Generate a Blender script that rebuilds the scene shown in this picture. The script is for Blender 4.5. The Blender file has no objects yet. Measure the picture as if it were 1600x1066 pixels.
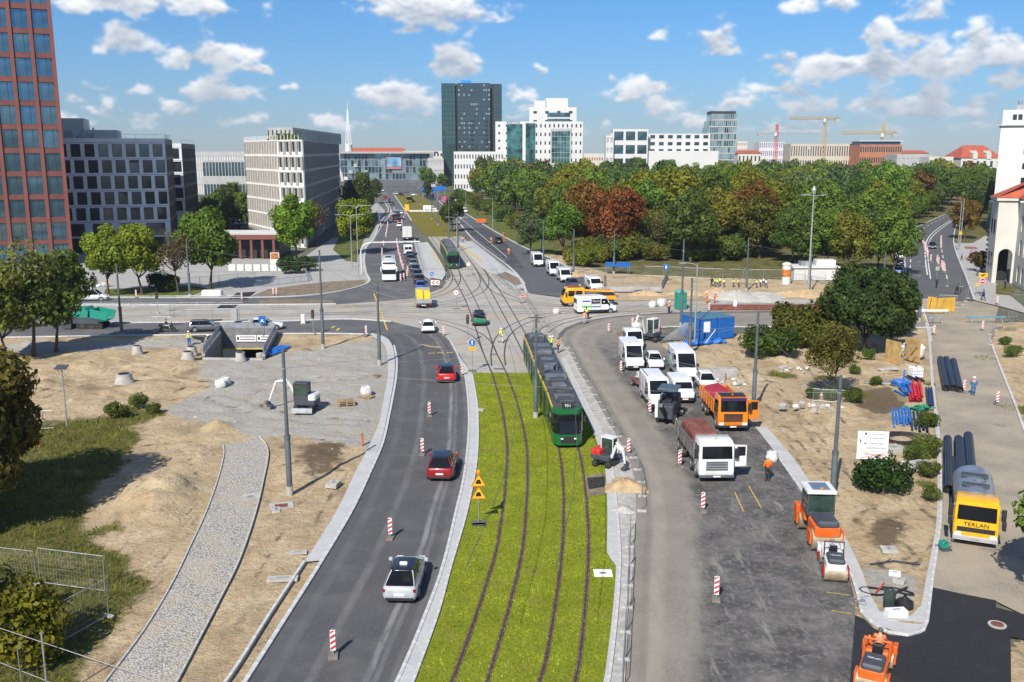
import bpy,math,random
import numpy as np
from mathutils import Vector,Matrix
from mathutils import noise as mnoise
R = math.radians
rng = random.Random(7)
sc = bpy.context.scene
COL = sc.collection
# ------------------------------------------------------------------ camera
CAM_H,PITCH,FPX = 22.5,R(11.27),1480.0
cam_d = bpy.data.cameras.new('camera')
cam_d.sensor_width = 36.0
cam_d.lens = FPX / 1600.0 * 36.0
cam_d.clip_start,cam_d.clip_end = 0.5,20000.0
cam = bpy.data.objects.new('camera',cam_d)
cam.location = (0,0,CAM_H)
cam.rotation_euler = (R(90) - PITCH,0,0)
COL.objects.link(cam)
sc.camera = cam
# ------------------------------------------------------------------ light
SUN_EL,SUN_AZ = R(41),R(22)
sun_vec = Vector((-math.sin(SUN_AZ) * math.cos(SUN_EL),-math.cos(SUN_AZ) * math.cos(SUN_EL),math.sin(SUN_EL)))
sd = bpy.data.lights.new('sun','SUN')
sd.energy,sd.angle,sd.color = 5.0,R(0.53),(1.0,0.945,0.86)
sun = bpy.data.objects.new('sun',sd)
sun.rotation_euler = sun_vec.to_track_quat('Z','Y').to_euler()
sun.location = sun_vec * 300
COL.objects.link(sun)
sc.view_settings.view_transform = 'Standard'
sc.view_settings.look = 'None'
sc.view_settings.gamma = 1.0
sc.view_settings.use_curve_mapping = False
sc.view_settings.exposure = 0.38
sc.cycles.use_denoising = True
sc.cycles.max_bounces = 6
sc.cycles.diffuse_bounces = 2
sc.cycles.glossy_bounces = 3
sc.cycles.transmission_bounces = 4
sc.cycles.transparent_max_bounces = 12
sc.cycles.caustics_reflective = False
sc.cycles.caustics_refractive = False
def ray(px,py):
 u,v = (px - 800) / FPX,(533 - py) / FPX
 return Vector((u,math.cos(PITCH) + v * math.sin(PITCH),-math.sin(PITCH) + v * math.cos(PITCH)))
def G(px,py,z=0.0):
 d = ray(px,py)
 t = (CAM_H - z) / -d.z
 return Vector((d.x * t,d.y * t,z))
def AT(px,py,Y):
 d = ray(px,py)
 t = Y / d.y
 return Vector((d.x * t,Y,CAM_H + d.z * t))
# ------------------------------------------------------------------ sky
world = bpy.data.worlds.new('World')
sc.world = world
world.use_nodes = True
wn,wl = world.node_tree.nodes,world.node_tree.links
wn.clear()
def azel(px,py):
 d = ray(px,py).normalized()
 return math.atan2(d.x,d.y),math.asin(d.z)
CLOUDS = [(190,2,150,22,1),(300,4,60,10,.9),(655,10,105,30,1),(720,28,70,22,.9),(575,-6,50,12,.8),(640,40,32,11,.9),(190,66,42,22,1),(212,72,26,12,1),
 (300,90,50,16,1),(345,90,52,20,1),(372,98,30,14,.9),(400,115,36,9,.9),(340,138,46,15,1),(355,46,28,14,.5),
 (700,112,30,16,.9),(718,95,32,24,.95),(450,137,22,8,.7),(160,136,34,8,.6),(215,144,32,9,.6),(118,162,30,13,.9),(172,162,14,12,.8),
 (150,178,60,8,.6),(285,170,32,15,.95),(225,182,60,10,.6),(570,152,40,16,.9),(610,150,50,20,.9),(640,165,48,12,.8),(650,186,45,8,.6),
 (505,193,30,12,.9),(535,200,25,12,.8),(1118,62,36,24,1),(1135,76,42,14,1),(1022,57,14,9,.6),(855,110,20,10,.8),(960,126,13,12,.9),
 (815,140,22,12,.7),(818,168,16,10,.7),(1210,104,30,16,1),(1245,110,25,10,.8),(1020,140,42,18,.85),(1050,165,48,18,.8),(985,150,30,14,.6),
 (1285,100,36,20,1),(1318,110,50,22,1),(1385,62,24,22,1),(1440,58,32,18,.8),(1375,108,70,26,1),(1470,100,70,22,.95),(1535,68,34,30,1),
 (1580,95,48,34,1),(1240,14,32,14,.75),(1310,12,34,10,.65),(1460,12,46,24,.8),(1230,140,46,14,.8),(1265,160,50,14,.75),
 (1150,160,44,14,.75),(1090,188,70,10,.6),(1375,160,46,16,.75),(1420,178,50,14,.75),(1470,150,50,16,.7),(1535,166,44,15,.9),(1560,185,34,10,.7),(1590,130,40,16,.8),
 (1290,188,60,9,.55),(1400,205,60,8,.5),(900,200,50,7,.4),(780,190,60,8,.4),(60,190,50,10,.6),(400,190,70,7,.4),(1180,196,60,9,.5),(1530,200,40,7,.5)]
SKW,SKH = 4096,1024
def cloud_map():
 r = np.random.default_rng(21)
 az = ((np.arange(SKW) + .5) / SKW - .5) * 2 * np.pi
 el = (np.arange(SKH) + .5) / SKH * np.pi / 2
 def lattice(nx,ny):
  g = r.random((ny + 2,nx)).astype(np.float32)
  x = np.arange(SKW) / SKW * nx;y = np.arange(SKH) / SKH * ny
  x0 = x.astype(int);y0 = y.astype(int);fx = (x - x0).astype(np.float32);fy = (y - y0).astype(np.float32)
  fx = fx*fx*(3-2*fx);fy = fy*fy*(3-2*fy);x1 = (x0 + 1) % nx
  top = g[y0][:,x0]*(1-fx) + g[y0][:,x1]*fx;bot = g[y0+1][:,x0]*(1-fx) + g[y0+1][:,x1]*fx
  return top*(1-fy)[:,None] + bot*fy[:,None]
 def fbm2(nx,ny,o,gain):
  t = np.zeros((SKH,SKW),np.float32);a = 1.0;tot = 0
  for k in range(o):
   t += a*lattice(nx * 2**k,ny * 2**k);tot += a;a *= gain
  return t/tot
 big = fbm2(96,36,3,.55);wx = fbm2(150,60,4,.6);wy = fbm2(150,60,4,.6);fine = fbm2(260,110,5,.62)
 A = az[None,:] + (wx - .5)*.05;E = el[:,None] + (wy - .5)*.03
 D = np.full((SKH,SKW),-.6,np.float32)
 c0 = int(SKW*(.5 - .62/(2*np.pi)));c1 = int(SKW*(.5 + .62/(2*np.pi)));r1 = int(SKH*.36/(np.pi/2))
 a_,e_ = A[:r1,c0:c1],E[:r1,c0:c1];d_ = D[:r1,c0:c1]
 for (px,py,hw,hh,st) in CLOUDS:
  if px > 980: hw,hh,st = hw*1.04,hh*1.1,st
  ca,ce = azel(px,py);w = azel(px + hw,py)[0] - ca;hgt = azel(px,py - hh)[1] - ce
  ey = (e_ - ce)/hgt;ey = np.where(ey < 0,ey*1.5,ey)
  q = (st - st*.8*np.sqrt(((a_ - ca)/(w*1.12))**2 + (ey/1.25)**2)).astype(np.float32)
  d_[:] = np.maximum(d_,q)
 gen = (big - .60)*5.0
 out = np.maximum(np.clip((np.abs(az) - .50)/.14,0,1)[None,:],np.clip((el - .17)/.08,0,1)[:,None])
 D = np.maximum(D,gen*out - (1 - out)*2)
 D += (fine - .5)*1.5
 dens = np.clip((D - .12)/.5,0,1);dens = dens*dens*(3 - 2*dens)
 body = np.clip(D - .05,0,1.2)
 sh = np.zeros_like(D)
 acc = np.zeros(SKW,np.float32)
 for j in range(SKH - 1,-1,-1):
  acc = acc*.955 + body[j]*.05;sh[j] = acc
 lit = np.exp(-sh*2.0)
 puff = np.clip(.80 + (fine - .5)*1.9 + np.gradient(fine,axis=0)*-4,.35,1.15)
 lit = np.clip(lit*puff*1.12,0,1)
 img = bpy.data.images.new('cloud_map',SKW,SKH,alpha=False,float_buffer=True,is_data=True)
 px_ = np.ones((SKH,SKW,4),np.float32);px_[...,0] = dens;px_[...,1] = lit;px_[...,2] = 0
 img.pixels.foreach_set(px_.ravel());img.update();img.pack()
 return img
tc = wn.new('ShaderNodeTexCoord')
sp = wn.new('ShaderNodeSeparateXYZ');wl.new(tc.outputs['Generated'],sp.inputs[0])
at2 = wn.new('ShaderNodeMath');at2.operation = 'ARCTAN2';wl.new(sp.outputs[0],at2.inputs[0]);wl.new(sp.outputs[1],at2.inputs[1])
asn = wn.new('ShaderNodeMath');asn.operation = 'ARCSINE';wl.new(sp.outputs[2],asn.inputs[0])
ua = wn.new('ShaderNodeMath');ua.operation = 'MULTIPLY_ADD';ua.inputs[1].default_value = 1/(2*math.pi);ua.inputs[2].default_value = .5;wl.new(at2.outputs[0],ua.inputs[0])
ue = wn.new('ShaderNodeMath');ue.operation = 'MULTIPLY';ue.inputs[1].default_value = 2/math.pi;wl.new(asn.outputs[0],ue.inputs[0])
cb = wn.new('ShaderNodeCombineXYZ');wl.new(ua.outputs[0],cb.inputs[0]);wl.new(ue.outputs[0],cb.inputs[1])
ci = wn.new('ShaderNodeTexImage');ci.image = cloud_map();ci.interpolation = 'Cubic';ci.extension = 'EXTEND';wl.new(cb.outputs[0],ci.inputs[0])
cs = wn.new('ShaderNodeSeparateColor');wl.new(ci.outputs[0],cs.inputs[0])
sky = wn.new('ShaderNodeTexSky')
sky.sky_type = 'NISHITA';sky.sun_disc = False
sky.sun_elevation = SUN_EL
sky.sun_rotation = math.atan2(sun_vec.x,sun_vec.y)
sky.altitude = 100;sky.air_density = 1.0;sky.dust_density = 0.1;sky.ozone_density = 5.0
cc = wn.new('ShaderNodeMix');cc.data_type = 'RGBA'
cc.inputs['A'].default_value = (3.0,3.8,5.0,1);cc.inputs['B'].default_value = (11.2,11.3,11.4,1)
wl.new(cs.outputs[1],cc.inputs['Factor'])
up = wn.new('ShaderNodeMapRange');up.inputs[1].default_value = 0.0;up.inputs[2].default_value = .03;up.inputs[4].default_value = .95;wl.new(sp.outputs[2],up.inputs[0])
ag = wn.new('ShaderNodeMath');ag.operation = 'MULTIPLY';wl.new(cs.outputs[0],ag.inputs[0]);wl.new(up.outputs[0],ag.inputs[1])
tint = wn.new('ShaderNodeMix');tint.data_type = 'RGBA';tint.blend_type = 'MULTIPLY';tint.inputs['Factor'].default_value = 1;wl.new(sky.outputs[0],tint.inputs['A'])
tg = wn.new('ShaderNodeMix');tg.data_type = 'RGBA';tg.inputs['A'].default_value = (.60,.72,.95,1);tg.inputs['B'].default_value = (.50,.86,1.14,1)
tf = wn.new('ShaderNodeMapRange');tf.inputs[1].default_value = 0;tf.inputs[2].default_value = .16;wl.new(sp.outputs[2],tf.inputs[0]);wl.new(tf.outputs[0],tg.inputs['Factor']);wl.new(tg.outputs['Result'],tint.inputs['B'])
mxs = wn.new('ShaderNodeMix');mxs.data_type = 'RGBA'
wl.new(ag.outputs[0],mxs.inputs['Factor']);wl.new(tint.outputs['Result'],mxs.inputs['A']);wl.new(cc.outputs['Result'],mxs.inputs['B'])
bg = wn.new('ShaderNodeBackground');bg.inputs['Strength'].default_value = 0.078
wl.new(mxs.outputs['Result'],bg.inputs['Color'])
wo = wn.new('ShaderNodeOutputWorld');wl.new(bg.outputs[0],wo.inputs[0])
# ------------------------------------------------------------------ mesh helpers
class MB:
 """collects faces of one part; build() links it as one mesh object"""
 def __init__(s): s.v,s.f = [],[]
 def add(s,vs,fs):
  b = len(s.v);s.v += [tuple(p) for p in vs];s.f += [tuple(i + b for i in q) for q in fs];return s
 def bx(s,x0,x1,y0,y1,z0,z1):
  return s.add([(x0,y0,z0),(x1,y0,z0),(x1,y1,z0),(x0,y1,z0),(x0,y0,z1),(x1,y0,z1),(x1,y1,z1),(x0,y1,z1)],
      [(0,3,2,1),(4,5,6,7),(0,1,5,4),(1,2,6,5),(2,3,7,6),(3,0,4,7)])
 def box(s,c,d,rz=0,ry=0,rx=0):
  m = Matrix.Translation(c) @ Matrix.Rotation(rz,4,'Z') @ Matrix.Rotation(ry,4,'Y') @ Matrix.Rotation(rx,4,'X')
  x,y,z = d[0]/2,d[1]/2,d[2]/2
  vs = [m @ Vector(p) for p in ((-x,-y,-z),(x,-y,-z),(x,y,-z),(-x,y,-z),(-x,-y,z),(x,-y,z),(x,y,z),(-x,y,z))]
  return s.add(vs,[(0,3,2,1),(4,5,6,7),(0,1,5,4),(1,2,6,5),(2,3,7,6),(3,0,4,7)])
 def cbox(s,x0,x1,y0,y1,z0,z1,c=.03):
  xs,ys = (x0,x0+c,x1-c,x1),(y0,y0+c,y1-c,y1)
  ring = [(xs[1],y0),(xs[2],y0),(x1,ys[1]),(x1,ys[2]),(xs[2],y1),(xs[1],y1),(x0,ys[2]),(x0,ys[1])]
  cx,cy = (x0+x1)/2,(y0+y1)/2
  inn = [(min(max(x,x0+c),x1-c),min(max(y,y0+c),y1-c)) for x,y in ring]
  inn = [(x + (0 if abs(x-cx) < 1e-6 else 0),y) for x,y in inn]
  vs = [(x,y,z0) for x,y in ring] + [(x,y,z1-c) for x,y in ring] + [(x*.0+xx,yy,z1) for (x,y),(xx,yy) in zip(ring,inn)]
  fs = [tuple(range(7,-1,-1))] + [(i,(i+1)%8,8+(i+1)%8,8+i) for i in range(8)] + [(8+i,8+(i+1)%8,16+(i+1)%8,16+i) for i in range(8)] + [tuple(range(16,24))]
  return s.add(vs,fs)
 def prism(s,pts,z0,z1):
  n = len(pts)
  return s.add([(x,y,z0) for x,y in pts] + [(x,y,z1) for x,y in pts],
   [tuple(range(n-1,-1,-1)),tuple(range(n,2*n))] + [(i,(i+1)%n,n+(i+1)%n,n+i) for i in range(n)])
 def side(s,prof,y0,y1,inset=0):
  n = len(prof)
  return s.add([(x,y0,z) for x,z in prof] + [(x,y1,z) for x,z in prof],
   [tuple(range(n)),tuple(range(2*n-1,n-1,-1))] + [(i,n+i,n+(i+1)%n,(i+1)%n) for i in range(n)])
 def tube(s,p0,p1,r,n=6,r1=None,cap=True):
  p0,p1 = Vector(p0),Vector(p1);r1 = r if r1 is None else r1
  d = (p1 - p0).normalized()
  a = d.orthogonal().normalized();b = d.cross(a)
  vs = []
  for p,q in ((p0,r),(p1,r1)):
   vs += [p + (a*math.cos(t) + b*math.sin(t))*q for t in (2*math.pi*k/n for k in range(n))]
  fs = [(i,(i+1)%n,n+(i+1)%n,n+i) for i in range(n)]
  if cap: fs += [tuple(range(n-1,-1,-1)),tuple(range(n,2*n))]
  return s.add(vs,fs)
 def path(s,pts,r,n=6):
  for a,b in zip(pts[:-1],pts[1:]): s.tube(a,b,r,n)
  return s
 def cyl(s,c,r,y0,y1,n=14):
  return s.tube((c[0],y0,c[1]),(c[0],y1,c[1]),r,n)
 def lathe(s,prof,n=12,c=(0,0,0),sx=1,sy=1):
  k = len(prof)
  vs = [(c[0]+r*math.cos(t)*sx,c[1]+r*math.sin(t)*sy,c[2]+z) for r,z in prof for t in (2*math.pi*i/n for i in range(n))]
  fs = [(j*n+i,j*n+(i+1)%n,(j+1)*n+(i+1)%n,(j+1)*n+i) for j in range(k-1) for i in range(n)]
  fs += [tuple(range(n-1,-1,-1)),tuple((k-1)*n+i for i in range(n))]
  return s.add(vs,fs)
 def loft(s,secs,close=True):
  n = len(secs[0]);b = [p for q in secs for p in q]
  fs = [(j*n+i,j*n+(i+1)%n,(j+1)*n+(i+1)%n,(j+1)*n+i) for j in range(len(secs)-1) for i in range(n)]
  if close: fs += [tuple(range(n-1,-1,-1)),tuple((len(secs)-1)*n+i for i in range(n))]
  return s.add(b,fs)
 def quad(s,a,b,c,d): return s.add([a,b,c,d],[(0,1,2,3)])
 def mesh(s,name):
  me = bpy.data.meshes.new(name);me.from_pydata(s.v,[],s.f);me.update()
  return me
 def build(s,name,mat,parent=None,smooth=False,bevel=0,loc=None,kind=None):
  me = s.mesh(name)
  if smooth: soft(me)
  return obj(name,me,mat,parent,loc,kind,bevel)
def soft(me,ang=40):
 me.shade_smooth()
 try: me.set_sharp_from_angle(angle=R(ang))
 except Exception: pass
def obj(name,me,mat,parent=None,loc=None,kind=None,bevel=0):
 o = bpy.data.objects.new(name,me);COL.objects.link(o)
 if mat is not None and not me.materials: me.materials.append(mat)
 if parent is not None: o.parent = parent
 if loc is not None: o.location = loc
 if kind: o['kind'] = kind
 if bevel:
  b = o.modifiers.new('bevel','BEVEL');b.width = bevel;b.segments = 2;b.limit_method = 'ANGLE'
 return o
def tag(o,label,cat,group=None):
 o['label'] = label;o['category'] = cat
 if group: o['group'] = group
 return o
def thing(name,label,cat,loc=(0,0,0),rz=0,group=None):
 o = bpy.data.objects.new(name,None);COL.objects.link(o)
 o.empty_display_size = .3;o.location = loc;o.rotation_euler = (0,0,rz)
 return tag(o,label,cat,group)
def kids(o): return KIDS.get(o.name,[])
def copy_tree(o,label=None,loc=None,rz=None,group=None,parent=None,scale=None):
 c = o.copy();COL.objects.link(c)
 if parent is not None: c.parent = parent
 if label: c['label'] = label
 if group: c['group'] = group
 if loc is not None: c.location = loc
 if rz is not None: c.rotation_euler = (0,0,rz)
 if scale is not None: c.scale = scale
 for ch in o.children: copy_tree(ch,parent=c)
 return c
def paint(o,col,names=None):
 if names is None or o.name.split('.')[0] in names: o.color = (*col,1)
 for ch in o.children: paint(ch,col,names)
def head(a,b):
 d = G(*b) - G(*a);return math.atan2(d.y,d.x)
def spl(pts,n,px=True):
 P = [np.array(G(*p)[:2]) if px else np.array(p[:2],float) for p in pts]
 if len(P) == 2: return [tuple(P[0] + (P[1]-P[0])*i/(n-1)) for i in range(n)]
 P = [2*P[0]-P[1]] + P + [2*P[-1]-P[-2]]
 out = []
 for i in range(1,len(P)-2):
  for k in range(16):
   t = k/16;a,b,c,d = P[i-1],P[i],P[i+1],P[i+2]
   out.append(.5*((2*b)+(-a+c)*t+(2*a-5*b+4*c-d)*t*t+(-a+3*b-3*c+d)*t**3))
 out.append(P[-2]);out = np.array(out)
 L = np.concatenate([[0],np.cumsum(np.hypot(*np.diff(out,axis=0).T))])
 s = np.linspace(0,L[-1],n)
 return list(zip(np.interp(s,L,out[:,0]),np.interp(s,L,out[:,1])))
def ribbon(name,A,B,z,mat,kind='structure',parent=None):
 n = len(A);vs = [];L = 0;vv = [0]
 for i in range(1,n):
  L += math.hypot((A[i][0]+B[i][0]-A[i-1][0]-B[i-1][0])/2,(A[i][1]+B[i][1]-A[i-1][1]-B[i-1][1])/2);vv.append(L)
 m = 4
 for a,b in zip(A,B):
  for k in range(m+1): t = k/m;vs.append((a[0]+(b[0]-a[0])*t,a[1]+(b[1]-a[1])*t,z))
 fs = [(i*(m+1)+k,i*(m+1)+k+1,(i+1)*(m+1)+k+1,(i+1)*(m+1)+k) for i in range(n-1) for k in range(m)]
 me = bpy.data.meshes.new(name);me.from_pydata(vs,[],fs)
 uv = me.uv_layers.new(name='road')
 for lp in me.loops:
  i,k = divmod(lp.vertex_index,m+1);uv.data[lp.index].uv = (k/m,vv[i])
 me.update()
 if me.polygons and me.polygons[0].normal.z < 0: me.flip_normals()
 o = obj(name,me,mat,parent)
 if kind and parent is None: o['kind'] = kind
 return o
def sheet(name,pts,z,mat,px=True,kind='structure',parent=None):
 P = [tuple(G(*p)[:2]) if px else tuple(p[:2]) for p in pts]
 me = bpy.data.meshes.new(name);me.from_pydata([(x,y,z) for x,y in P],[],[tuple(range(len(P)))]);me.update()
 if me.polygons[0].normal.z < 0: me.flip_normals()
 o = obj(name,me,mat,parent)
 if kind and parent is None: o['kind'] = kind
 return o
def offset(C,d):
 out = []
 for i,p in enumerate(C):
  a,b = C[max(0,i-1)],C[min(len(C)-1,i+1)]
  t = (b[0]-a[0],b[1]-a[1]);L = math.hypot(*t) or 1
  out.append((p[0]-t[1]/L*d,p[1]+t[0]/L*d))
 return out
# ------------------------------------------------------------------ materials
MATS = {}
def nodes_of(name):
 m = bpy.data.materials.new(name);m.use_nodes = True
 n,l = m.node_tree.nodes,m.node_tree.links
 return m,n,l,n['Principled BSDF']
def mix(n,l,fac,a,b,mode='MIX'):
 x = n.new('ShaderNodeMix');x.data_type = 'RGBA';x.blend_type = mode
 for s,v in (('Factor',fac),('A',a),('B',b)):
  if hasattr(v,'is_output'): l.new(v,x.inputs[s])
  elif s == 'Factor': x.inputs[s].default_value = v
  else: x.inputs[s].default_value = (*v[:3],1)
 return x.outputs['Result']
def noi(n,l,co,scale,detail=4,rough=.55,lo=.35,hi=.65,sc=None):
 if sc:
  m = n.new('ShaderNodeMapping');m.inputs['Scale'].default_value = sc;l.new(co,m.inputs[0]);co = m.outputs[0]
 t = n.new('ShaderNodeTexNoise');t.inputs['Scale'].default_value = scale;t.inputs['Detail'].default_value = detail;t.inputs['Roughness'].default_value = rough
 l.new(co,t.inputs['Vector'])
 r = n.new('ShaderNodeMapRange');r.inputs[1].default_value = lo;r.inputs[2].default_value = hi;l.new(t.outputs['Fac'],r.inputs[0])
 return r.outputs[0]
def bump(n,l,p,h,strength=.3,dist=.02):
 b = n.new('ShaderNodeBump');b.inputs['Strength'].default_value = strength;b.inputs['Distance'].default_value = dist
 l.new(h,b.inputs['Height']);l.new(b.outputs[0],p.inputs['Normal'])
def mt(name,col,rough=.6,metal=0,var=.15,vs=1.5,spec=.5,dirt=None,bmp=0,bs=20,emit=None,alpha=None,coat=0):
 """plain painted / cast material with slight wear"""
 if name in MATS: return MATS[name]
 m,n,l,p = nodes_of(name)
 tcn = n.new('ShaderNodeTexCoord');co = tcn.outputs['Object']
 f = noi(n,l,co,vs,5)
 c = mix(n,l,f,[x*(1-var) for x in col],[min(1,x*(1+var)) for x in col])
 if dirt:
  c = mix(n,l,noi(n,l,co,dirt[1],6,.65,.5,.72),c,dirt[0])
 l.new(c,p.inputs['Base Color'])
 p.inputs['Roughness'].default_value = rough;p.inputs['Metallic'].default_value = metal
 p.inputs['Specular IOR Level'].default_value = spec
 if coat: p.inputs['Coat Weight'].default_value = coat;p.inputs['Coat Roughness'].default_value = .08
 if bmp: bump(n,l,p,noi(n,l,co,bs,4),bmp,.02)
 if alpha is not None: p.inputs['Alpha'].default_value = alpha
 if emit: p.inputs['Emission Color'].default_value = (*col,1);p.inputs['Emission Strength'].default_value = emit
 MATS[name] = m
 return m
def obcol(name,rough=.35,coat=.6,var=.08,metal=0,spec=.5):
 """paint that takes the colour of the object it is on"""
 m,n,l,p = nodes_of(name)
 oi = n.new('ShaderNodeObjectInfo');tcn = n.new('ShaderNodeTexCoord')
 f = noi(n,l,tcn.outputs['Object'],2.5,5)
 d = mix(n,l,f,(1-var,)*3,(1+var,)*3)
 c = mix(n,l,1.0,oi.outputs['Color'],d,'MULTIPLY')
 l.new(c,p.inputs['Base Color'])
 p.inputs['Roughness'].default_value = rough;p.inputs['Metallic'].default_value = metal
 p.inputs['Coat Weight'].default_value = coat;p.inputs['Coat Roughness'].default_value = .06
 p.inputs['Specular IOR Level'].default_value = spec
 MATS[name] = m
 return m
PAINT = obcol('vehicle_paint')
MATTE = obcol('matte_colour',.7,0,.12)
CLOTH = obcol('cloth',.9,0,.15,0,.2)
def foliage(name,lo=.55,hi=1.35):
 m,n,l,p = nodes_of(name)
 oi = n.new('ShaderNodeObjectInfo');tcn = n.new('ShaderNodeTexCoord');co = tcn.outputs['Object']
 f = noi(n,l,co,.55,3)
 g = noi(n,l,co,3.5,3)
 d = mix(n,l,f,(lo,)*3,(hi,hi*.98,hi*.8))
 d2 = mix(n,l,g,(.75,.78,.8),(1.25,1.2,1.0))
 c = mix(n,l,1.0,oi.outputs['Color'],d,'MULTIPLY');c = mix(n,l,1.0,c,d2,'MULTIPLY')
 n.remove(p)
 df = n.new('ShaderNodeBsdfDiffuse');l.new(c,df.inputs[0])
 tr = n.new('ShaderNodeBsdfTranslucent')
 c2 = mix(n,l,1.0,c,(1.15,1.25,.5),'MULTIPLY');l.new(c2,tr.inputs[0])
 gl = n.new('ShaderNodeBsdfGlossy');gl.inputs['Roughness'].default_value = .45;gl.inputs[0].default_value = (.25,.28,.22,1)
 a = n.new('ShaderNodeMixShader');a.inputs[0].default_value = .3;l.new(df.outputs[0],a.inputs[1]);l.new(tr.outputs[0],a.inputs[2])
 b = n.new('ShaderNodeMixShader');b.inputs[0].default_value = .03;l.new(a.outputs[0],b.inputs[1]);l.new(gl.outputs[0],b.inputs[2])
 l.new(b.outputs[0],n['Material Output'].inputs[0])
 return m
LEAF = foliage('leaves')
BARK = mt('bark',(.085,.06,.042),.9,var=.35,vs=4,bmp=.6,bs=12)
GLASS = mt('window_glass',(.06,.075,.09),.05,metal=.55,var=.5,vs=.25,spec=.9)
GLASSB = mt('blue_window_glass',(.13,.24,.32),.04,metal=.85,var=.45,vs=.12,spec=.9)
CARGLASS = mt('vehicle_glass',(.008,.009,.011),.05,var=.2,spec=.35)
RUBBER = mt('tyre_rubber',(.018,.018,.018),.85,var=.3,dirt=((.10,.085,.065),3))
RIM = mt('wheel_rim',(.45,.46,.47),.35,metal=.7)
DARKPL = mt('dark_plastic',(.02,.021,.023),.55)
CHROME = mt('bright_metal',(.6,.6,.6),.25,metal=.9)
RED_L = mt('tail_light',(.22,.01,.01),.25)
ORANGE_L = mt('amber_light',(.8,.28,.02),.25)
HEADL = mt('headlight',(.7,.72,.74),.12,spec=.8)
PLATE = mt('number_plate',(.75,.75,.72),.5)
STEEL = mt('galvanised_steel',(.36,.38,.39),.5,metal=.55,var=.2)
POLE = mt('grey_painted_mast',(.085,.105,.112),.5,var=.15)
LAMP = mt('lamp_column',(.33,.35,.35),.5,metal=.3)
CONC = mt('concrete',(.40,.385,.355),.9,var=.18,vs=2.5,bmp=.2,dirt=((.25,.235,.21),.6))
WHITE = mt('white_paint',(.78,.78,.77),.5,var=.05)
BLACK = mt('black_paint',(.015,.015,.016),.5)
YELLOW = mt('yellow_paint',(.75,.42,.02),.5)
REDP = mt('signal_red',(.55,.03,.025),.45)
BLUEP = mt('sign_blue',(.012,.12,.42),.45)
WIRE = mt('overhead_wire',(.08,.08,.08),.6)
WIREL = mt('span_rope',(.22,.22,.22),.6)
TIMBER = mt('rough_timber',(.30,.21,.12),.85,var=.3,vs=3)
# ------------------------------------------------------------------ ground materials
def asphalt(name,base,tracks=(),dusty=None,patch=None,coarse=.12,uv=True,milled=False):
 m,n,l,p = nodes_of(name)
 tcn = n.new('ShaderNodeTexCoord');co = tcn.outputs['Object']
 c = mix(n,l,noi(n,l,co,.22,5),[x*.85 for x in base],[x*1.18 for x in base])
 c = mix(n,l,noi(n,l,co,9,5,.7,.42,.6),c,[x*1.35 for x in base])
 if dusty: c = mix(n,l,noi(n,l,co,dusty[1],6,.62,dusty[2],dusty[3]),c,dusty[0])
 if patch: c = mix(n,l,noi(n,l,co,patch[1],5,.6,patch[2],patch[3]),c,patch[0])
 if uv and tracks:
  u = n.new('ShaderNodeUVMap');s = n.new('ShaderNodeSeparateXYZ');l.new(u.outputs[0],s.inputs[0])
  wob = noi(n,l,co,.12,2,.5,0,1)
  for (uc,w,col,k) in tracks:
   d = n.new('ShaderNodeMath');d.operation = 'MULTIPLY_ADD';d.inputs[1].default_value = .05;d.inputs[2].default_value = -.025 - uc
   l.new(wob,d.inputs[0])
   e = n.new('ShaderNodeMath');l.new(s.outputs[0],e.inputs[0]);l.new(d.outputs[0],e.inputs[1])
   a = n.new('ShaderNodeMath');a.operation = 'ABSOLUTE';l.new(e.outputs[0],a.inputs[0])
   r = n.new('ShaderNodeMapRange');r.interpolation_type = 'SMOOTHSTEP';r.inputs[1].default_value = w;r.inputs[2].default_value = w*.25
   r.inputs[4].default_value = k;l.new(a.outputs[0],r.inputs[0])
   nz = noi(n,l,co,1.3,6,.7,.3,.62,(1,.25,1))
   q = n.new('ShaderNodeMath');q.operation = 'MULTIPLY';l.new(r.outputs[0],q.inputs[0]);l.new(nz,q.inputs[1])
   c = mix(n,l,q.outputs[0],c,col)
 if milled:
  dk = mix(n,l,noi(n,l,co,.5,6,.65,.40,.70),(.058,.056,.054),(.165,.155,.137))
  dk = mix(n,l,noi(n,l,co,2.6,8,.8,.50,.66),dk,(.20,.19,.17));dk = mix(n,l,noi(n,l,co,1.2,7,.75,.54,.66,(1,.18,1)),dk,(.23,.215,.19))
  dk = mix(n,l,noi(n,l,co,.14,4,.6,.55,.70),dk,(.042,.041,.041))
  def ramp(src,k,a,b,amp,o=1.0):
   q = n.new('ShaderNodeMath');q.operation = 'MULTIPLY_ADD';q.inputs[1].default_value = amp;l.new(noi(n,l,co,k,5,.65,0,1),q.inputs[0]);l.new(src,q.inputs[2])
   r = n.new('ShaderNodeMapRange');r.interpolation_type = 'SMOOTHSTEP';r.inputs[1].default_value = a;r.inputs[2].default_value = b;l.new(q.outputs[0],r.inputs[0]);return r.outputs[0]
  f1 = ramp(s.outputs[0],.45,.31,.46,.14);f2 = ramp(s.outputs[1],.3,84,70,6)
  f = n.new('ShaderNodeMath');f.operation = 'MULTIPLY';l.new(f1,f.inputs[0]);l.new(f2,f.inputs[1])
  c = mix(n,l,f.outputs[0],c,dk)
 l.new(c,p.inputs['Base Color'])
 p.inputs['Roughness'].default_value = .82
 bump(n,l,p,noi(n,l,co,14,6,.8,.2,.8),coarse,.02)
 MATS[name] = m
 return m
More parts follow.
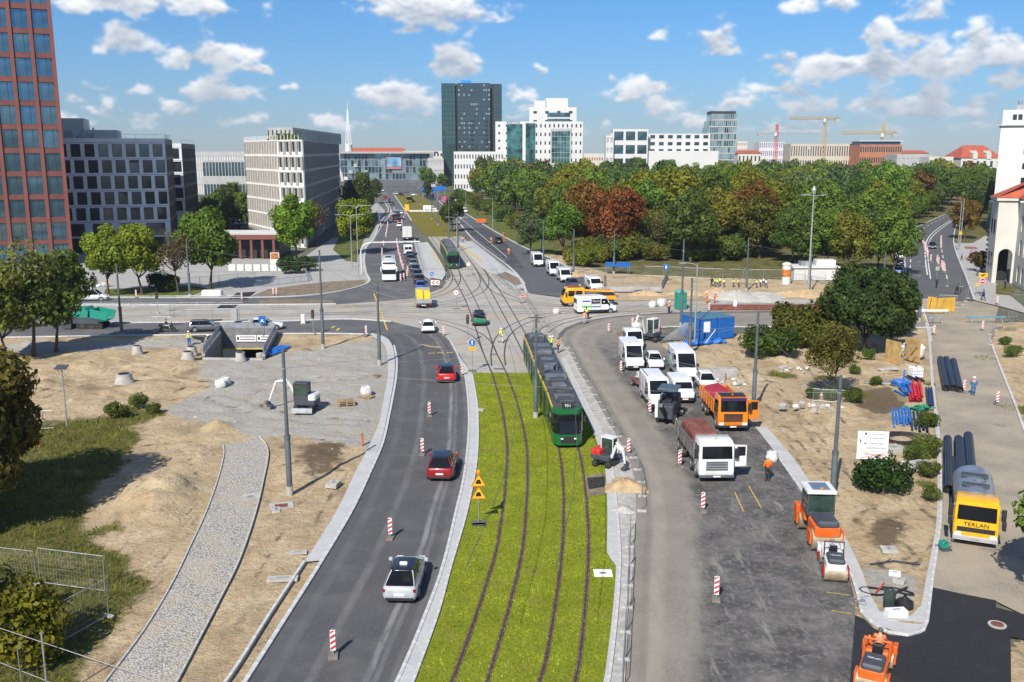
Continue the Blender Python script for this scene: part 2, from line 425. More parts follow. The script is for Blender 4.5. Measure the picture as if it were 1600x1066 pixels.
ROAD = asphalt('asphalt_worn',(.068,.067,.067),[(.42,.05,(.20,.195,.185),.55),(.78,.035,(.33,.33,.32),.55),(.84,.03,(.30,.30,.29),.3),(.16,.06,(.13,.13,.128),.6),(.96,.05,(.17,.165,.155),.5)],dusty=((.115,.113,.11),.5,.5,.75))
ROADX = asphalt('asphalt_junction',(.085,.085,.086),uv=False,dusty=((.17,.165,.155),.25,.48,.75))
ROADF = asphalt('asphalt_boulevard',(.075,.077,.08),uv=False,dusty=((.125,.125,.123),.2,.5,.8))
ROADS = asphalt('asphalt_sandy',(.18,.162,.135),[(.12,.06,(.31,.275,.22),.8),(.30,.045,(.29,.26,.21),.7),(.07,.03,(.13,.12,.10),.4)],dusty=((.27,.24,.19),.35,.45,.75),milled=True)
ROADD = asphalt('asphalt_dark_milled',(.05,.05,.051),uv=False,dusty=((.165,.158,.145),.35,.55,.74),patch=((.028,.028,.029),.16,.52,.66))
ROADN = asphalt('asphalt_fresh',(.014,.0145,.016),uv=False,dusty=((.035,.035,.036),.8,.55,.8),coarse=.25)
ROADR = asphalt('asphalt_dusty_lane',(.235,.205,.16),uv=False,dusty=((.37,.31,.225),.22,.40,.66),patch=((.15,.14,.125),.5,.6,.8))
def concrete_slabs(name,col,joint=4.5):
 m,n,l,p = nodes_of(name)
 co = n.new('ShaderNodeTexCoord').outputs['Object']
 c = mix(n,l,noi(n,l,co,.3,5),[x*.86 for x in col],[x*1.12 for x in col])
 c = mix(n,l,noi(n,l,co,1.6,6,.7,.52,.78),c,[x*.72 for x in col])
 c = mix(n,l,noi(n,l,co,.12,6,.65,.47,.66),c,(.37,.31,.225))
 l.new(c,p.inputs['Base Color']);p.inputs['Roughness'].default_value = .9
 bump(n,l,p,noi(n,l,co,12,5),.12,.02)
 MATS[name] = m
 return m
SLAB = concrete_slabs('track_concrete',(.36,.345,.31))
def pavers(name,col,bw=.22,mortar=.018,dark=.6,rot=0):
 m,n,l,p = nodes_of(name)
 tcn = n.new('ShaderNodeTexCoord');mp = n.new('ShaderNodeMapping');mp.inputs['Rotation'].default_value = (0,0,rot);l.new(tcn.outputs['Object'],mp.inputs[0])
 b = n.new('ShaderNodeTexBrick');b.inputs['Scale'].default_value = 1;b.inputs['Brick Width'].default_value = bw;b.inputs['Row Height'].default_value = bw*.5
 b.inputs['Mortar Size'].default_value = mortar*.5
 b.inputs['Color1'].default_value = (*[x*.9 for x in col],1);b.inputs['Color2'].default_value = (*[x*1.1 for x in col],1);b.inputs['Mortar'].default_value = (*[x*dark for x in col],1)
 l.new(mp.outputs[0],b.inputs['Vector'])
 co = tcn.outputs['Object']
 c = mix(n,l,noi(n,l,co,.5,5,.6,.4,.75),b.outputs['Color'],[x*.78 for x in col])
 l.new(c,p.inputs['Base Color']);p.inputs['Roughness'].default_value = .85
 bump(n,l,p,noi(n,l,co,7,6,.8),.25,.02)
 MATS[name] = m
 return m
def cobbles():
 m,n,l,p = nodes_of('rough_cobbles')
 co = n.new('ShaderNodeTexCoord').outputs['Object']
 v = n.new('ShaderNodeTexVoronoi');v.inputs['Scale'].default_value = 10;l.new(co,v.inputs['Vector'])
 sx = n.new('ShaderNodeSeparateColor');l.new(v.outputs['Color'],sx.inputs[0])
 c = mix(n,l,sx.outputs[0],(.34,.325,.295),(.56,.54,.50))
 r = n.new('ShaderNodeMapRange');r.inputs[1].default_value = .35;r.inputs[2].default_value = .75;l.new(v.outputs['Distance'],r.inputs[0])
 c = mix(n,l,r.outputs[0],c,(.20,.185,.155))
 c = mix(n,l,noi(n,l,co,.5,5,.6,.45,.75),c,(.42,.36,.26))
 l.new(c,p.inputs['Base Color']);p.inputs['Roughness'].default_value = .9
 iv = n.new('ShaderNodeMath');iv.operation = 'SUBTRACT';iv.inputs[0].default_value = 1;l.new(v.outputs['Distance'],iv.inputs[1]);bump(n,l,p,iv.outputs[0],.9,.05)
 return m
PAV = pavers('granite_setts',(.50,.50,.49))
PAVG = pavers('grey_pavers',(.40,.39,.365),.3)
PAVC = cobbles()
PAVR = pavers('red_pavers',(.27,.135,.10),.2)
KERB = mt('granite_kerb',(.50,.50,.49),.75,var=.14,vs=3,bmp=.12)
EDGE = mt('concrete_edging',(.47,.46,.44),.85,var=.15,vs=2)
def turf(name,a,b,brown,k=.55,bs=16):
 m,n,l,p = nodes_of(name)
 co = n.new('ShaderNodeTexCoord').outputs['Object']
 c = mix(n,l,noi(n,l,co,.7,6,.7),a,b)
 c = mix(n,l,noi(n,l,co,6,6,.75,.3,.7),c,[x*.55 for x in a])
 c = mix(n,l,noi(n,l,co,.45,6,.7,k,k+.2),c,brown)
 l.new(c,p.inputs['Base Color']);p.inputs['Roughness'].default_value = .95;p.inputs['Specular IOR Level'].default_value = .1
 bump(n,l,p,noi(n,l,co,bs,6,.8,.2,.8),.8,.06)
 MATS[name] = m
 return m
TURF = turf('track_turf',(.24,.295,.022),(.33,.365,.042),(.26,.21,.06),.55)
TURFY = turf('dry_track_turf',(.23,.20,.03),(.19,.19,.03),(.24,.17,.05),.5)
LAWN = turf('park_lawn',(.085,.105,.024),(.135,.15,.04),(.20,.15,.08),.44,6)
VERGE = turf('verge_grass',(.10,.14,.025),(.17,.19,.05),(.22,.18,.10),.5,8)
SOIL = mt('brown_soil',(.20,.155,.105),.95,var=.3,vs=.8,bmp=.5,bs=6,dirt=((.13,.10,.07),.9))
CITY = turf('far_ground',(.13,.14,.10),(.19,.19,.16),(.23,.21,.18),.5,.5)
def bare():
 m,n,l,p = nodes_of('bare_ground')
 co = n.new('ShaderNodeTexCoord').outputs['Object']
 def at(nm):
  a = n.new('ShaderNodeAttribute');a.attribute_name = nm;return a.outputs['Fac']
 sand = mix(n,l,noi(n,l,co,.35,6,.6),(.43,.315,.18),(.57,.45,.285))
 sand = mix(n,l,noi(n,l,co,2.6,6,.7,.5,.74),sand,(.25,.19,.12))
 sand = mix(n,l,noi(n,l,co,1.1,6,.75,.55,.70,(1,.22,1)),sand,(.27,.205,.13))
 sand = mix(n,l,noi(n,l,co,1.4,6,.75,.57,.72,(.3,1,1)),sand,(.55,.48,.37))
 sand = mix(n,l,noi(n,l,co,.16,5,.6,.55,.72),sand,(.22,.165,.105))
 sand = mix(n,l,noi(n,l,co,.5,6,.7,.6,.72),sand,(.56,.47,.34))
 sand = mix(n,l,noi(n,l,co,11,3,.7,.62,.7),sand,(.52,.46,.37))
 grav = mix(n,l,noi(n,l,co,6,6,.8,.3,.7),(.27,.255,.225),(.50,.48,.43))
 grav = mix(n,l,noi(n,l,co,.5,6,.65,.5,.75),grav,(.38,.31,.21))
 gr = mix(n,l,noi(n,l,co,.9,6,.7),(.105,.115,.026),(.25,.215,.075))
 gr = mix(n,l,noi(n,l,co,5,5,.7,.3,.7),gr,(.085,.085,.025))
 gr = mix(n,l,noi(n,l,co,.35,6,.7,.54,.72),gr,(.27,.215,.11))
 def blend(c,nm,other,k=.9):
  z = n.new('ShaderNodeMath');z.operation = 'MULTIPLY_ADD';z.inputs[1].default_value = 1;l.new(at(nm),z.inputs[0])
  nz = noi(n,l,co,k,6,.7,.2,.8)
  h = n.new('ShaderNodeMath');h.operation = 'MULTIPLY_ADD';h.inputs[1].default_value = .9;h.inputs[2].default_value = -.45;l.new(nz,h.inputs[0])
  l.new(h.outputs[0],z.inputs[2])
  r = n.new('ShaderNodeMapRange');r.inputs[1].default_value = .38;r.inputs[2].default_value = .62;l.new(z.outputs[0],r.inputs[0])
  return mix(n,l,r.outputs[0],c,other)
 c = blend(sand,'gravel',grav,.5)
 c = blend(c,'mud',(.155,.115,.072),.6)
 c = blend(c,'grass',gr,.8)
 l.new(c,p.inputs['Base Color']);p.inputs['Roughness'].default_value = .95;p.inputs['Specular IOR Level'].default_value = .15
 h1 = noi(n,l,co,1.7,6,.72,0,1);h2 = noi(n,l,co,9,5,.75,0,1)
 ad = n.new('ShaderNodeMath');ad.operation = 'MULTIPLY_ADD';ad.inputs[1].default_value = .35;l.new(h2,ad.inputs[0]);l.new(h1,ad.inputs[2])
 bump(n,l,p,ad.outputs[0],.85,.3)
 return m
BARE = bare()
# ------------------------------------------------------------------ ground sheets
PX0,PX1,PY0,PY1 = -41.0,-24.0,101.0,128.0
gm = MB();B9 = 3000
for (x0,x1,y0,y1) in ((-B9,PX0,-B9,B9),(PX1,B9,-B9,B9),(PX0,PX1,-B9,PY0),(PX0,PX1,PY1,B9)):
 gm.quad((x0,y0,-.12),(x1,y0,-.12),(x1,y1,-.12),(x0,y1,-.12))
gm.build('ground',CITY,kind='structure')
LL = [(372,1080),(400,1036),(450,957),(500,878),(547,799),(575,740),(595,693),(605,650),(611,620),(616,590),(617,563),(613,541),(603,528),(585,522)]
LS = [(345,1080),(373,1040),(425,957),(476,880),(524,803),(555,740),(577,697),(592,662),(600,622),(606,590),(606,570),(604,548),(597,536),(580,527)]
RR = [(613,1080),(622,1064),(660,974),(692,886),(713,799),(725,745),(732,683),(732,633),(727,590),(715,555),(704,534),(695,523)]
RS = [(640,1080),(647,1064),(685,959),(705,886),(730,799),(745,720),(747,658),(745,628),(738,586),(733,578),(727,570),(716,555)]
N = 110
a,b = spl(LL,N),spl(RR,N)
left_road = ribbon('road',a,b,.02,ROAD)
# right-hand road: from the fence to the parked plant
F1 = [(978,1080),(982,980),(988,900),(989,860),(994,790),(988,735),(968,690),(945,650),(920,606),(900,572),(884,543),(878,527),(893,513),(925,503),(964,496),(1045,491),(1180,489),(1320,488),(1460,488)]
F2 = [(1330,1080),(1334,1000),(1334,930),(1310,860),(1262,780),(1216,716),(1180,670),(1120,618),(1075,575),(1043,548),(1025,530),(1014,520),(1020,514),(1036,511),(1070,510),(1120,510),(1180,511),(1320,512),(1460,512)]
right_road = ribbon('road',spl(F1,N),spl(F2,N),.021,ROADS)
# junction, cross street and boulevard
sheet('cross_road',[(-300,471),(0,467),(170,466),(381,466),(460,464),(520,458),(560,449),(577,440),(572,427),(569,410),(570,397),(573,386),(585,372),(592,352),(600,340),(607,328),(600,315),(596,301),(592,288),(588,280),
  (598,280),(604,291),(615,304),(628,324),(640,345),(647,372),(652,395),(662,427),(690,450),(712,440),(720,470),(830,470),(900,470),(1460,470),(1460,490),(1180,490),(1045,492),(964,497),(925,504),(893,514),(875,527),(800,560),(716,556),(704,534),(695,523),(690,560),(617,560),(613,541),(603,528),(585,522),(470,521),(190,524),(0,527),(-300,531)],.012,ROADX)
sheet('boulevard_road',[(822,457),(815,440),(797,419),(775,402),(755,387),(737,372),(722,354),(702,329),(682,312),(660,299),(650,290),(636,280),(628,272),(640,270),(655,278),(670,287),(700,314),(725,332),(760,354),(800,377),(830,392),(860,404),(895,422),(925,440),(968,464),(900,468)],.014,ROADF)
sheet('boulevard_crossing',[(604,301),(606,297),(720,296),(735,300)],.03,ROADF)
sheet('viaduct_road',[(588,281),(575,268),(560,258),(600,258),(640,256),(668,262),(700,280),(690,292),(640,292),(606,292)],.02,ROADX)
slab = sheet('track_slab',[(-300,480),(0,478),(400,477),(525,476),(600,471),(650,466),(690,451),(705,432),(700,415),(690,400),(668,370),(722,370),(742,388),(764,408),(786,432),(807,451),(830,459),(872,465),(960,471),(1200,469),(1460,467),
  (1460,484),(1200,486),(1045,488.5),(964,494),(910,502),(882,513),(872,523),(884,548),(905,583),(738,583),(726,570),(715,556),(703,534),(690,521),(655,513),(612,503),(537,499),(400,503),(0,506),(-300,509)],.022,SLAB)
# lawn between the tram rails
TL = [(640,1080),(647,1064),(685,959),(705,886),(730,799),(745,720),(748,658),(746,628),(738,583)]
TR = [(940,1080),(944,1064),(957,960),(962,880),(949,850),(949,800),(946,740),(935,700),(918,655),(893,600),(884,583)]
turf_o = ribbon('track_lawn',spl(TL,90),spl(TR,90),.024,TURF)
sheet('track_lawn',[(616,305),(630,325),(643,345),(655,358),(667,370),(716,370),(695,345),(664,308),(640,301)],.026,TURFY)
sheet('verge',[(670,287),(668,283),(690,283),(760,330),(800,352),(846,374),(880,398),(850,398),(800,376),(760,353),(725,331),(700,313)],.014,VERGE)
# pavements
sheet('pavement',[(-300,470),(0,466.5),(170,465.5),(381,465.5),(460,463.5),(520,457.5),(560,448.5),(577,440),(571,427),(568,410),(569,397),(572,386),(584,372),(591,352),(602,330),(588,315),(575,330),(540,370),(520,372),(470,405),(380,404),(120,398),(-300,440)],.006,PAVG)
sheet('dug_soil',[(390,464),(420,452),(470,445),(520,440),(572,437),(570,446),(540,452),(500,459),(455,463.2)],.02,SOIL)
sheet('verge',[(160,465),(165,452),(230,449),(300,446),(330,452),(300,462),(240,465.2)],.016,VERGE)
sheet('verge',[(520,390),(530,370),(560,345),(590,330),(590,345),(570,372),(562,392),(558,410),(540,408)],.016,VERGE)
sheet('planted_soil',[(405,475.5),(405,469),(455,467.5),(520,470),(525,475)],.03,SOIL)
sheet('pavement',[(702,534),(716,556),(726,571),(736,584),(734,590),(745,640),(747,680),(733,683),(731,633),(726,590),(714,555)],.0225,PAV)
sheet('tram_platform',[(650,381),(667,379),(680,398),(694,425),(690,437),(668,433),(662,427),(652,395)],.14,PAV)
sheet('tram_platform',[(718,380),(738,377),(790,418),(815,436),(821,444),(818,451),(806,452),(781,430),(755,419)],.14,PAV)
sheet('planted_soil',[(776,430),(790,426),(810,436),(815,445),(806,448)],.16,SOIL)
sheet('park_lawn',[(700,300),(725,318),(800,352),(846,374),(905,420),(950,433),(1100,438),(1290,436),(1410,432),(1416,378),(1424,360),(1480,333),(1520,318),(1700,312),(1700,266),(690,266)],.0,LAWN)
sheet('dirt_lot',[(830,392),(862,392),(905,414),(950,427),(1110,434),(1290,440),(1412,436),(1440,465),(1460,470),(1200,469),(960,470),(925,440),(880,414)],.01,BARE)
# side street
sheet('side_street',[(1416,440),(1413,400),(1414,381),(1421,362),(1442,351),(1477,335),(1510,322),(1530,318),(1520,326),(1501,341),(1494,353),(1490,374),(1494,395),(1510,435),(1523,470),(1440,470)],.02,ROADF)
sheet('pavement',[(1524,470),(1511,435),(1495,395),(1491,380),(1520,380),(1540,368),(1560,400),(1552,440),(1600,480),(1640,500),(1560,478)],.016,PAVG)
sheet('verge',[(1491,380),(1492,362),(1502,341),(1526,322),(1560,330),(1548,362),(1520,380)],.018,LAWN)
sheet('dusty_lane',[(1440,470),(1523,471),(1560,480),(1547,533),(1561,570),(1586,633),(1612,700),(1700,860),(1700,960),(1597,960),(1556,940),(1456,918),(1467,850),(1474,790),(1471,720),(1466,645),(1461,595),(1456,533),(1450,500),(1448,485)],.016,ROADR)
sheet('fresh_asphalt',[(1336,962),(1350,968),(1366,983),(1390,993),(1417,996),(1440,990),(1449,980),(1455,918),(1500,928),(1556,939),(1556,950),(1597,960),(1640,975),(1640,1012),(1597,1000),(1579,996),(1580,1080),(1327,1080)],.03,ROADN)
# footpath of rough cobbles with edging
PL = [(155,1080),(167,1064),(225,986),(270,911),(300,849),(323,799),(342,745),(350,710),(349,696)]
PR = [(268,1080),(278,1064),(342,941),(375,874),(400,800),(413,745),(419,713),(416,696),(405,683)]
ribbon('footpath',spl(PL,60),spl(PR,60),.02,PAVC)
# sett strips along the kerbs
ribbon('kerb_strip',spl(LS[3:],70),spl(LL[3:],70),.075,PAV)
ribbon('kerb_strip',spl(RR,70),spl(RS,70),.075,PAV)
SL = [(1340,930),(1347,959),(1362,974),(1387,989),(1417,994),(1440,988),(1447,978),(1450,961),(1456,911),(1465,849),(1470,799),(1469,720),(1464,645),(1459,595),(1454,533),(1449,505)]
SI = [(1352,912),(1366,944),(1375,957),(1390,963),(1415,965),(1430,962),(1437,955),(1440,945),(1447,905),(1458,849),(1464,799),(1464,720),(1459,645),(1454,595),(1450,533),(1445,505)]
ribbon('kerb_strip',spl(SL,60),spl(SI,60),.06,PAV)
S2 = [(1180,668),(1216,715),(1258,775),(1298,835),(1328,895),(1340,930)]
S3 = [(1198,668),(1238,715),(1278,773),(1316,832),(1345,890),(1355,920)]
ribbon('kerb_strip',spl(S2,40),spl(S3,40),.061,PAV)
# concrete strip under the fence and white kerb beside the lawn
W1 = [(940,1080),(944,1064),(957,960),(962,880),(949,870),(949,800),(946,740),(937,705),(918,655),(893,600),(876,560)]
W2 = [(948,1080),(952,1064),(964,960),(969,880),(968,850),(964,795),(957,735),(945,690),(926,650),(900,598),(882,560)]
ribbon('kerb_strip',spl(W1,60),spl(W2,60),.08,PAV)
ribbon('fence_footing_strip',spl(W2,60),spl([(976,1080),(980,1000),(988,900),(990,850),(994,790),(988,735),(968,690),(945,650),(920,606),(886,545)],60),.05,CONC)
# yellow temporary lines, parking marks, lane dashes
YL = mt('yellow_road_paint',(.62,.42,.06),.7,var=.25,vs=6)
WL = mt('white_road_paint',(.62,.62,.6),.7,var=.2,vs=6)
def strip(px,w,mat,z,name,n=10):
 c = spl(px,n);ribbon(name,offset(c,-w/2),offset(c,w/2),z,mat)
for p in ([(669,552.5),(679,552)],[(683,552),(693,551.5)],[(697,551.5),(708,551)]): strip(p,.3,YL,.027,'road_marking',2)
strip([(584,459),(595,488),(605,516)],.2,YL,.028,'road_marking')
strip([(518,513),(523,510)],.3,YL,.026,'road_marking',2);strip([(526,517),(530,513)],.3,YL,.026,'road_marking',2)
strip([(1446,502),(1440,480)],.2,YL,.03,'road_marking',2)
for p in ([(1148,770),(1162,800)],[(1170,760),(1190,795)],[(1292,926),(1327,931)],[(1300,955),(1330,960)]): strip(p,.06,YL,.031,'road_marking',2)
strip([(1449,430),(1446,405),(1446,385),(1452,370),(1466,357),(1488,343)],.25,WL,.026,'road_marking',24)
strip([(1454,436),(1450,405),(1450,385),(1456,371),(1470,358),(1490,344)],.2,WL,.026,'road_marking',24)
c = spl([(1421,440),(1423,405),(1425,382),(1432,366),(1448,354),(1478,338)],37)
for i in range(0,36,2): ribbon('road_marking',offset(c[i:i+2],-.1),offset(c[i:i+2],.1),.026,WL)
c = spl([(1480,436),(1474,405),(1470,380),(1472,368)],17)
for i in range(0,16,2): ribbon('road_marking',offset(c[i:i+2],-.1),offset(c[i:i+2],.1),.026,WL)
for (x,y) in ((1435,409),(1435,431)): strip([(x-3,y),(x+5,y)],.25,WL,.027,'road_marking',2)
strip([(692,318),(745,362),(792,402)],.15,WL,.028,'road_marking')
for q in range(7): strip([(640+q*6,283+q*4.5),(643+q*6,285+q*4.6)],.3,WL,.04,'road_marking',2)
for q in range(8):
 strip([(655+q*9,287+q*7.6),(658+q*9,290+q*7.6)],.25,WL,.028,'road_marking',2)
strip([(583,377),(597,352),(611,330),(604,314)],.2,WL,.028,'road_marking')
# ------------------------------------------------------------------ near bare ground with heaps and hollows
def poly_xy(pts): return np.array([tuple(G(*p)[:2]) for p in pts])
def sdist(P,poly):
 x,y = P[:,0],P[:,1];ins = np.zeros(len(P),bool);d2 = np.full(len(P),1e18)
 n = len(poly)
 for i in range(n):
  ax,ay = poly[i];bx,by = poly[(i+1)%n]
  ex,ey = bx-ax,by-ay;L = ex*ex+ey*ey+1e-12
  t = np.clip(((x-ax)*ex+(y-ay)*ey)/L,0,1)
  d2 = np.minimum(d2,(x-ax-t*ex)**2+(y-ay-t*ey)**2)
  c = (ay > y) != (by > y)
  with np.errstate(divide='ignore',invalid='ignore'):
   ins ^= c & (x < (bx-ax)*(y-ay)/(by-ay+1e-12)+ax)
 d = np.sqrt(d2)
 return np.where(ins,-d,d)
XA,XB,YA,YB,ST = -92,100,27,126,.42
gx,gy = np.meshgrid(np.arange(XA,XB,ST),np.arange(YA,YB,ST))
PTS = np.stack([gx.ravel(),gy.ravel()],1)
hard = np.full(len(PTS),1e9)
def arr(c): return np.array(c)
for poly in (arr(spl(LS,40) + spl(RS,40)[::-1]),poly_xy(PL + PR[::-1]),poly_xy(TL + TR[::-1]),
    arr(spl(W1,30) + spl(F1,60)[::-1]),arr(spl(F1,80) + spl(F2,80)[::-1]),arr(spl(S2,20) + spl(S3,20)[::-1]),arr(spl(SL,30) + spl(SI,30)[::-1]),
    poly_xy([(1440,470),(1560,478),(1547,533),(1561,570),(1586,633),(1612,700),(1700,860),(1700,960),(1597,1080),(1327,1080),(1336,962),(1366,983),(1417,996),(1449,980),(1467,850),(1471,720),(1456,533)]),
    poly_xy([(-300,466),(1460,466),(1460,512),(1180,512),(1030,512),(870,530),(700,540),(600,528),(470,521),(190,524),(-300,531)]),
    poly_xy([(314,562),(343,520),(434,520),(416,563)]),poly_xy([(700,520),(900,500),(884,548),(905,583),(738,583),(715,556)])):
 hard = np.minimum(hard,sdist(PTS,poly))
msk = np.clip((hard - .1) / 2.2,0,1)
def fbm(P,s,o):
 return np.array([mnoise.fractal((x*s+o,y*s-o,0),1.0,2.0,4) for x,y in P])
near = np.where(hard > .05)[0]
h = np.full(len(PTS),-.07)
hb = np.zeros(len(PTS));hb[near] = fbm(PTS[near],.16,3.3)*.24 + fbm(PTS[near],.6,9.1)*.13
for (px,py,r,hh) in ((262,772,2.7,1.25),(240,795,1.8,.5),(340,668,1.2,.55),(140,575,3.5,.5),(60,600,4,.5),(100,610,4,-.35),(300,560,3,.3),(1225,565,2.0,.5),(1180,590,2.5,.35),(1290,650,2.2,.45),(1240,640,2,-.2),(1320,640,1.6,.4),(1390,830,1.8,.25),(1380,620,2.5,-.25),(1100,530,2,.35),(60,540,3,.5),(180,560,4,.35),(30,760,5,.5),(120,720,4,.35)):
 c = G(px,py);d = np.hypot(PTS[:,0]-c.x,PTS[:,1]-c.y)
 hb += hh*np.exp(-(d/r)**2*1.4)*(1 + .25*np.sin(d*4+px))
def rut(pts):
 c = spl(pts,40);d2 = np.full(len(PTS),1e9)
 for (ax,ay),(bx,by) in zip(c[:-1],c[1:]):
  ex,ey = bx-ax,by-ay;t = np.clip(((PTS[:,0]-ax)*ex+(PTS[:,1]-ay)*ey)/(ex*ex+ey*ey),0,1);d2 = np.minimum(d2,(PTS[:,0]-ax-t*ex)**2+(PTS[:,1]-ay-t*ey)**2)
 d = np.sqrt(d2);return np.exp(-((d-.95)/.30)**2)
RUT = np.zeros(len(PTS))
for q_ in ([(0,640),(120,600),(250,590),(330,600)],[(20,600),(150,610),(240,625),(320,600)],[(60,570),(200,575),(310,600),(420,590)],[(240,700),(300,700),(330,760),(290,860),(200,980)],[(450,720),(470,690),(520,700),(560,720)],[(430,900),(480,800),(520,740)],[(1200,600),(1260,680),(1320,760),(1400,860)],[(1240,560),(1300,660),(1350,700),(1440,800)],[(1150,560),(1220,640),(1280,740)],[(1360,820),(1400,790),(1440,820),(1400,880)],[(380,640),(450,600),(560,590)],[(340,620),(440,650),(560,660)]): RUT = np.maximum(RUT,rut(q_))
hb -= RUT*.13
h = np.maximum(h + msk*(.13 + hb),-.09)
def zone(pts,soft=1.6):
 return np.clip(.5 - sdist(PTS,poly_xy(pts))/(2*soft),0,1)
grass = np.maximum(zone([(-500,1200),(-500,690),(0,690),(60,662),(130,652),(215,650),(228,680),(195,725),(150,775),(130,815),(150,850),(215,865),(235,905),(205,965),(175,985),(120,1060),(90,1150)],1.1),
    .8*zone([(150,660),(200,640),(255,640),(260,650),(220,670)],.8))
for (px,py,r) in ((1440,705,1.6),(1430,660,1.2),(1330,615,2.0),(1290,590,1.2),(1450,760,1.0),(1455,600,.8),(1370,600,.8),(160,830,1.2),(1540,560,1.2),(1590,640,1.5),(1220,588,1.5),(1590,545,1.4)):
 c = G(px,py);d = np.hypot(PTS[:,0]-c.x,PTS[:,1]-c.y);grass = np.maximum(grass,np.clip(1.15 - d/r*.6,0,1))
grass = grass*np.clip(.86 + .55*np.where(np.abs(hb) < 9,np.sin(PTS[:,0]*.9+np.sin(PTS[:,1]*.6)*2)*.35+hb,0),.35,1.1)
gravel = np.maximum(zone([(318,562),(420,555),(600,528),(612,560),(607,610),(590,668),(574,700),(520,695),(450,678),(400,686),(345,664),(280,655),(255,642),(330,605),(310,585)],1.2),
    np.maximum(.7*zone([(0,540),(200,532),(330,524),(330,545),(200,548),(0,560)],1),.75*zone([(1315,840),(1350,880),(1440,900),(1440,945),(1380,960),(1360,930)],.6)))
mud = np.maximum(.85*zone([(1330,610),(1395,605),(1420,640),(1380,650),(1335,640)],.8),.8*zone([(1345,830),(1400,800),(1420,830),(1390,870)],.8))
mud = np.maximum(mud,RUT*.52)
mud = np.maximum(mud,.75*zone([(460,715),(480,690),(545,690),(530,735),(480,745)],.8))
nx = len(np.arange(XA,XB,ST));ny = len(np.arange(YA,YB,ST))
idx = np.arange(nx*ny).reshape(ny,nx)
q = np.stack([idx[:-1,:-1],idx[:-1,1:],idx[1:,1:],idx[1:,:-1]],-1).reshape(-1,4)
pit = sdist(PTS,poly_xy([(318,560),(345,524),(431,524),(412,561)]))
keep = ~((hard[q] < -1.2).all(1) & ((pit[q] > 6).all(1))) & ~(pit[q] < .1).any(1)
q = q[keep]
def mesh_np(name,V,F):
 me = bpy.data.meshes.new(name);k = F.shape[1]
 me.vertices.add(len(V));me.vertices.foreach_set('co',np.ascontiguousarray(V,dtype=np.float32).ravel())
 me.loops.add(F.size);me.loops.foreach_set('vertex_index',np.ascontiguousarray(F,dtype=np.int32).ravel())
 me.polygons.add(len(F));me.polygons.foreach_set('loop_start',np.arange(0,F.size,k,dtype=np.int32))
 me.update(calc_edges=True);me.validate()
 return me
me = mesh_np('bare_ground',np.c_[PTS,h],q)
for nm,arr_ in (('grass',grass),('gravel',gravel),('mud',mud)):
 at_ = me.attributes.new(nm,'FLOAT','POINT');at_.data.foreach_set('value',arr_.astype(np.float32))
me.shade_smooth()
obj('bare_ground',me,BARE,kind='structure')
HARR = h;HG = h.reshape(ny,nx)
def hz(x,y):
 i,j = int((y-YA)/ST),int((x-XA)/ST)
 return float(HG[i,j]) if 0 <= i < ny and 0 <= j < nx else 0.0
def GH(px,py):
 p = G(px,py);p.z = max(0,hz(p.x,p.y)) if hz(p.x,p.y) > -.05 else .02
 return p
# grass blades: nobody could count them
def blades(name,P,hmin,hmax,col,label,w=.012,lean=.5,seed=1):
 r = np.random.default_rng(seed);n = len(P)
 a = r.uniform(0,2*np.pi,n);hh = r.uniform(hmin,hmax,n);ww = w*(1+2*r.random(n))*hh/hmax
 dx,dy = np.cos(a),np.sin(a);lx,ly = r.normal(0,lean,n)*hh,r.normal(0,lean,n)*hh
 V = np.empty((n,3,3));V[:,0] = np.c_[P[:,0]-dx*ww,P[:,1]-dy*ww,P[:,2]];V[:,1] = np.c_[P[:,0]+dx*ww,P[:,1]+dy*ww,P[:,2]]
 V[:,2] = np.c_[P[:,0]+lx,P[:,1]+ly,P[:,2]+hh]
 me = mesh_np(name,V.reshape(-1,3),np.arange(n*3).reshape(n,3))
 o = obj(name,me,LEAF,kind='stuff');o.color = (*col,1);o['label'] = label;o['category'] = 'grass'
 return o
nr = np.random.default_rng(5)
tl,tr_ = np.array(spl(TL,400)),np.array(spl(TR,400))
k = nr.integers(0,400,60000);t = nr.random(60000)*.98+.01
P = tl[k]*(1-t)[:,None] + tr_[k]*t[:,None];P += nr.normal(0,.1,P.shape)
blades('track_grass',np.c_[P,np.full(len(P),.02)],.03,.09,(.29,.345,.034),'short bright grass growing between the tram rails',.02,.8)
gi = np.where(grass > .55)[0];sel = gi[nr.integers(0,len(gi),40000)]
jit = nr.uniform(-.25,.25,(len(sel),2))
blades('wild_grass',np.c_[PTS[sel]+jit,h[sel]-.02],.12,.42,(.16,.175,.04),'tall wild grass and weeds on the unpaved lots',.02,.45,2)
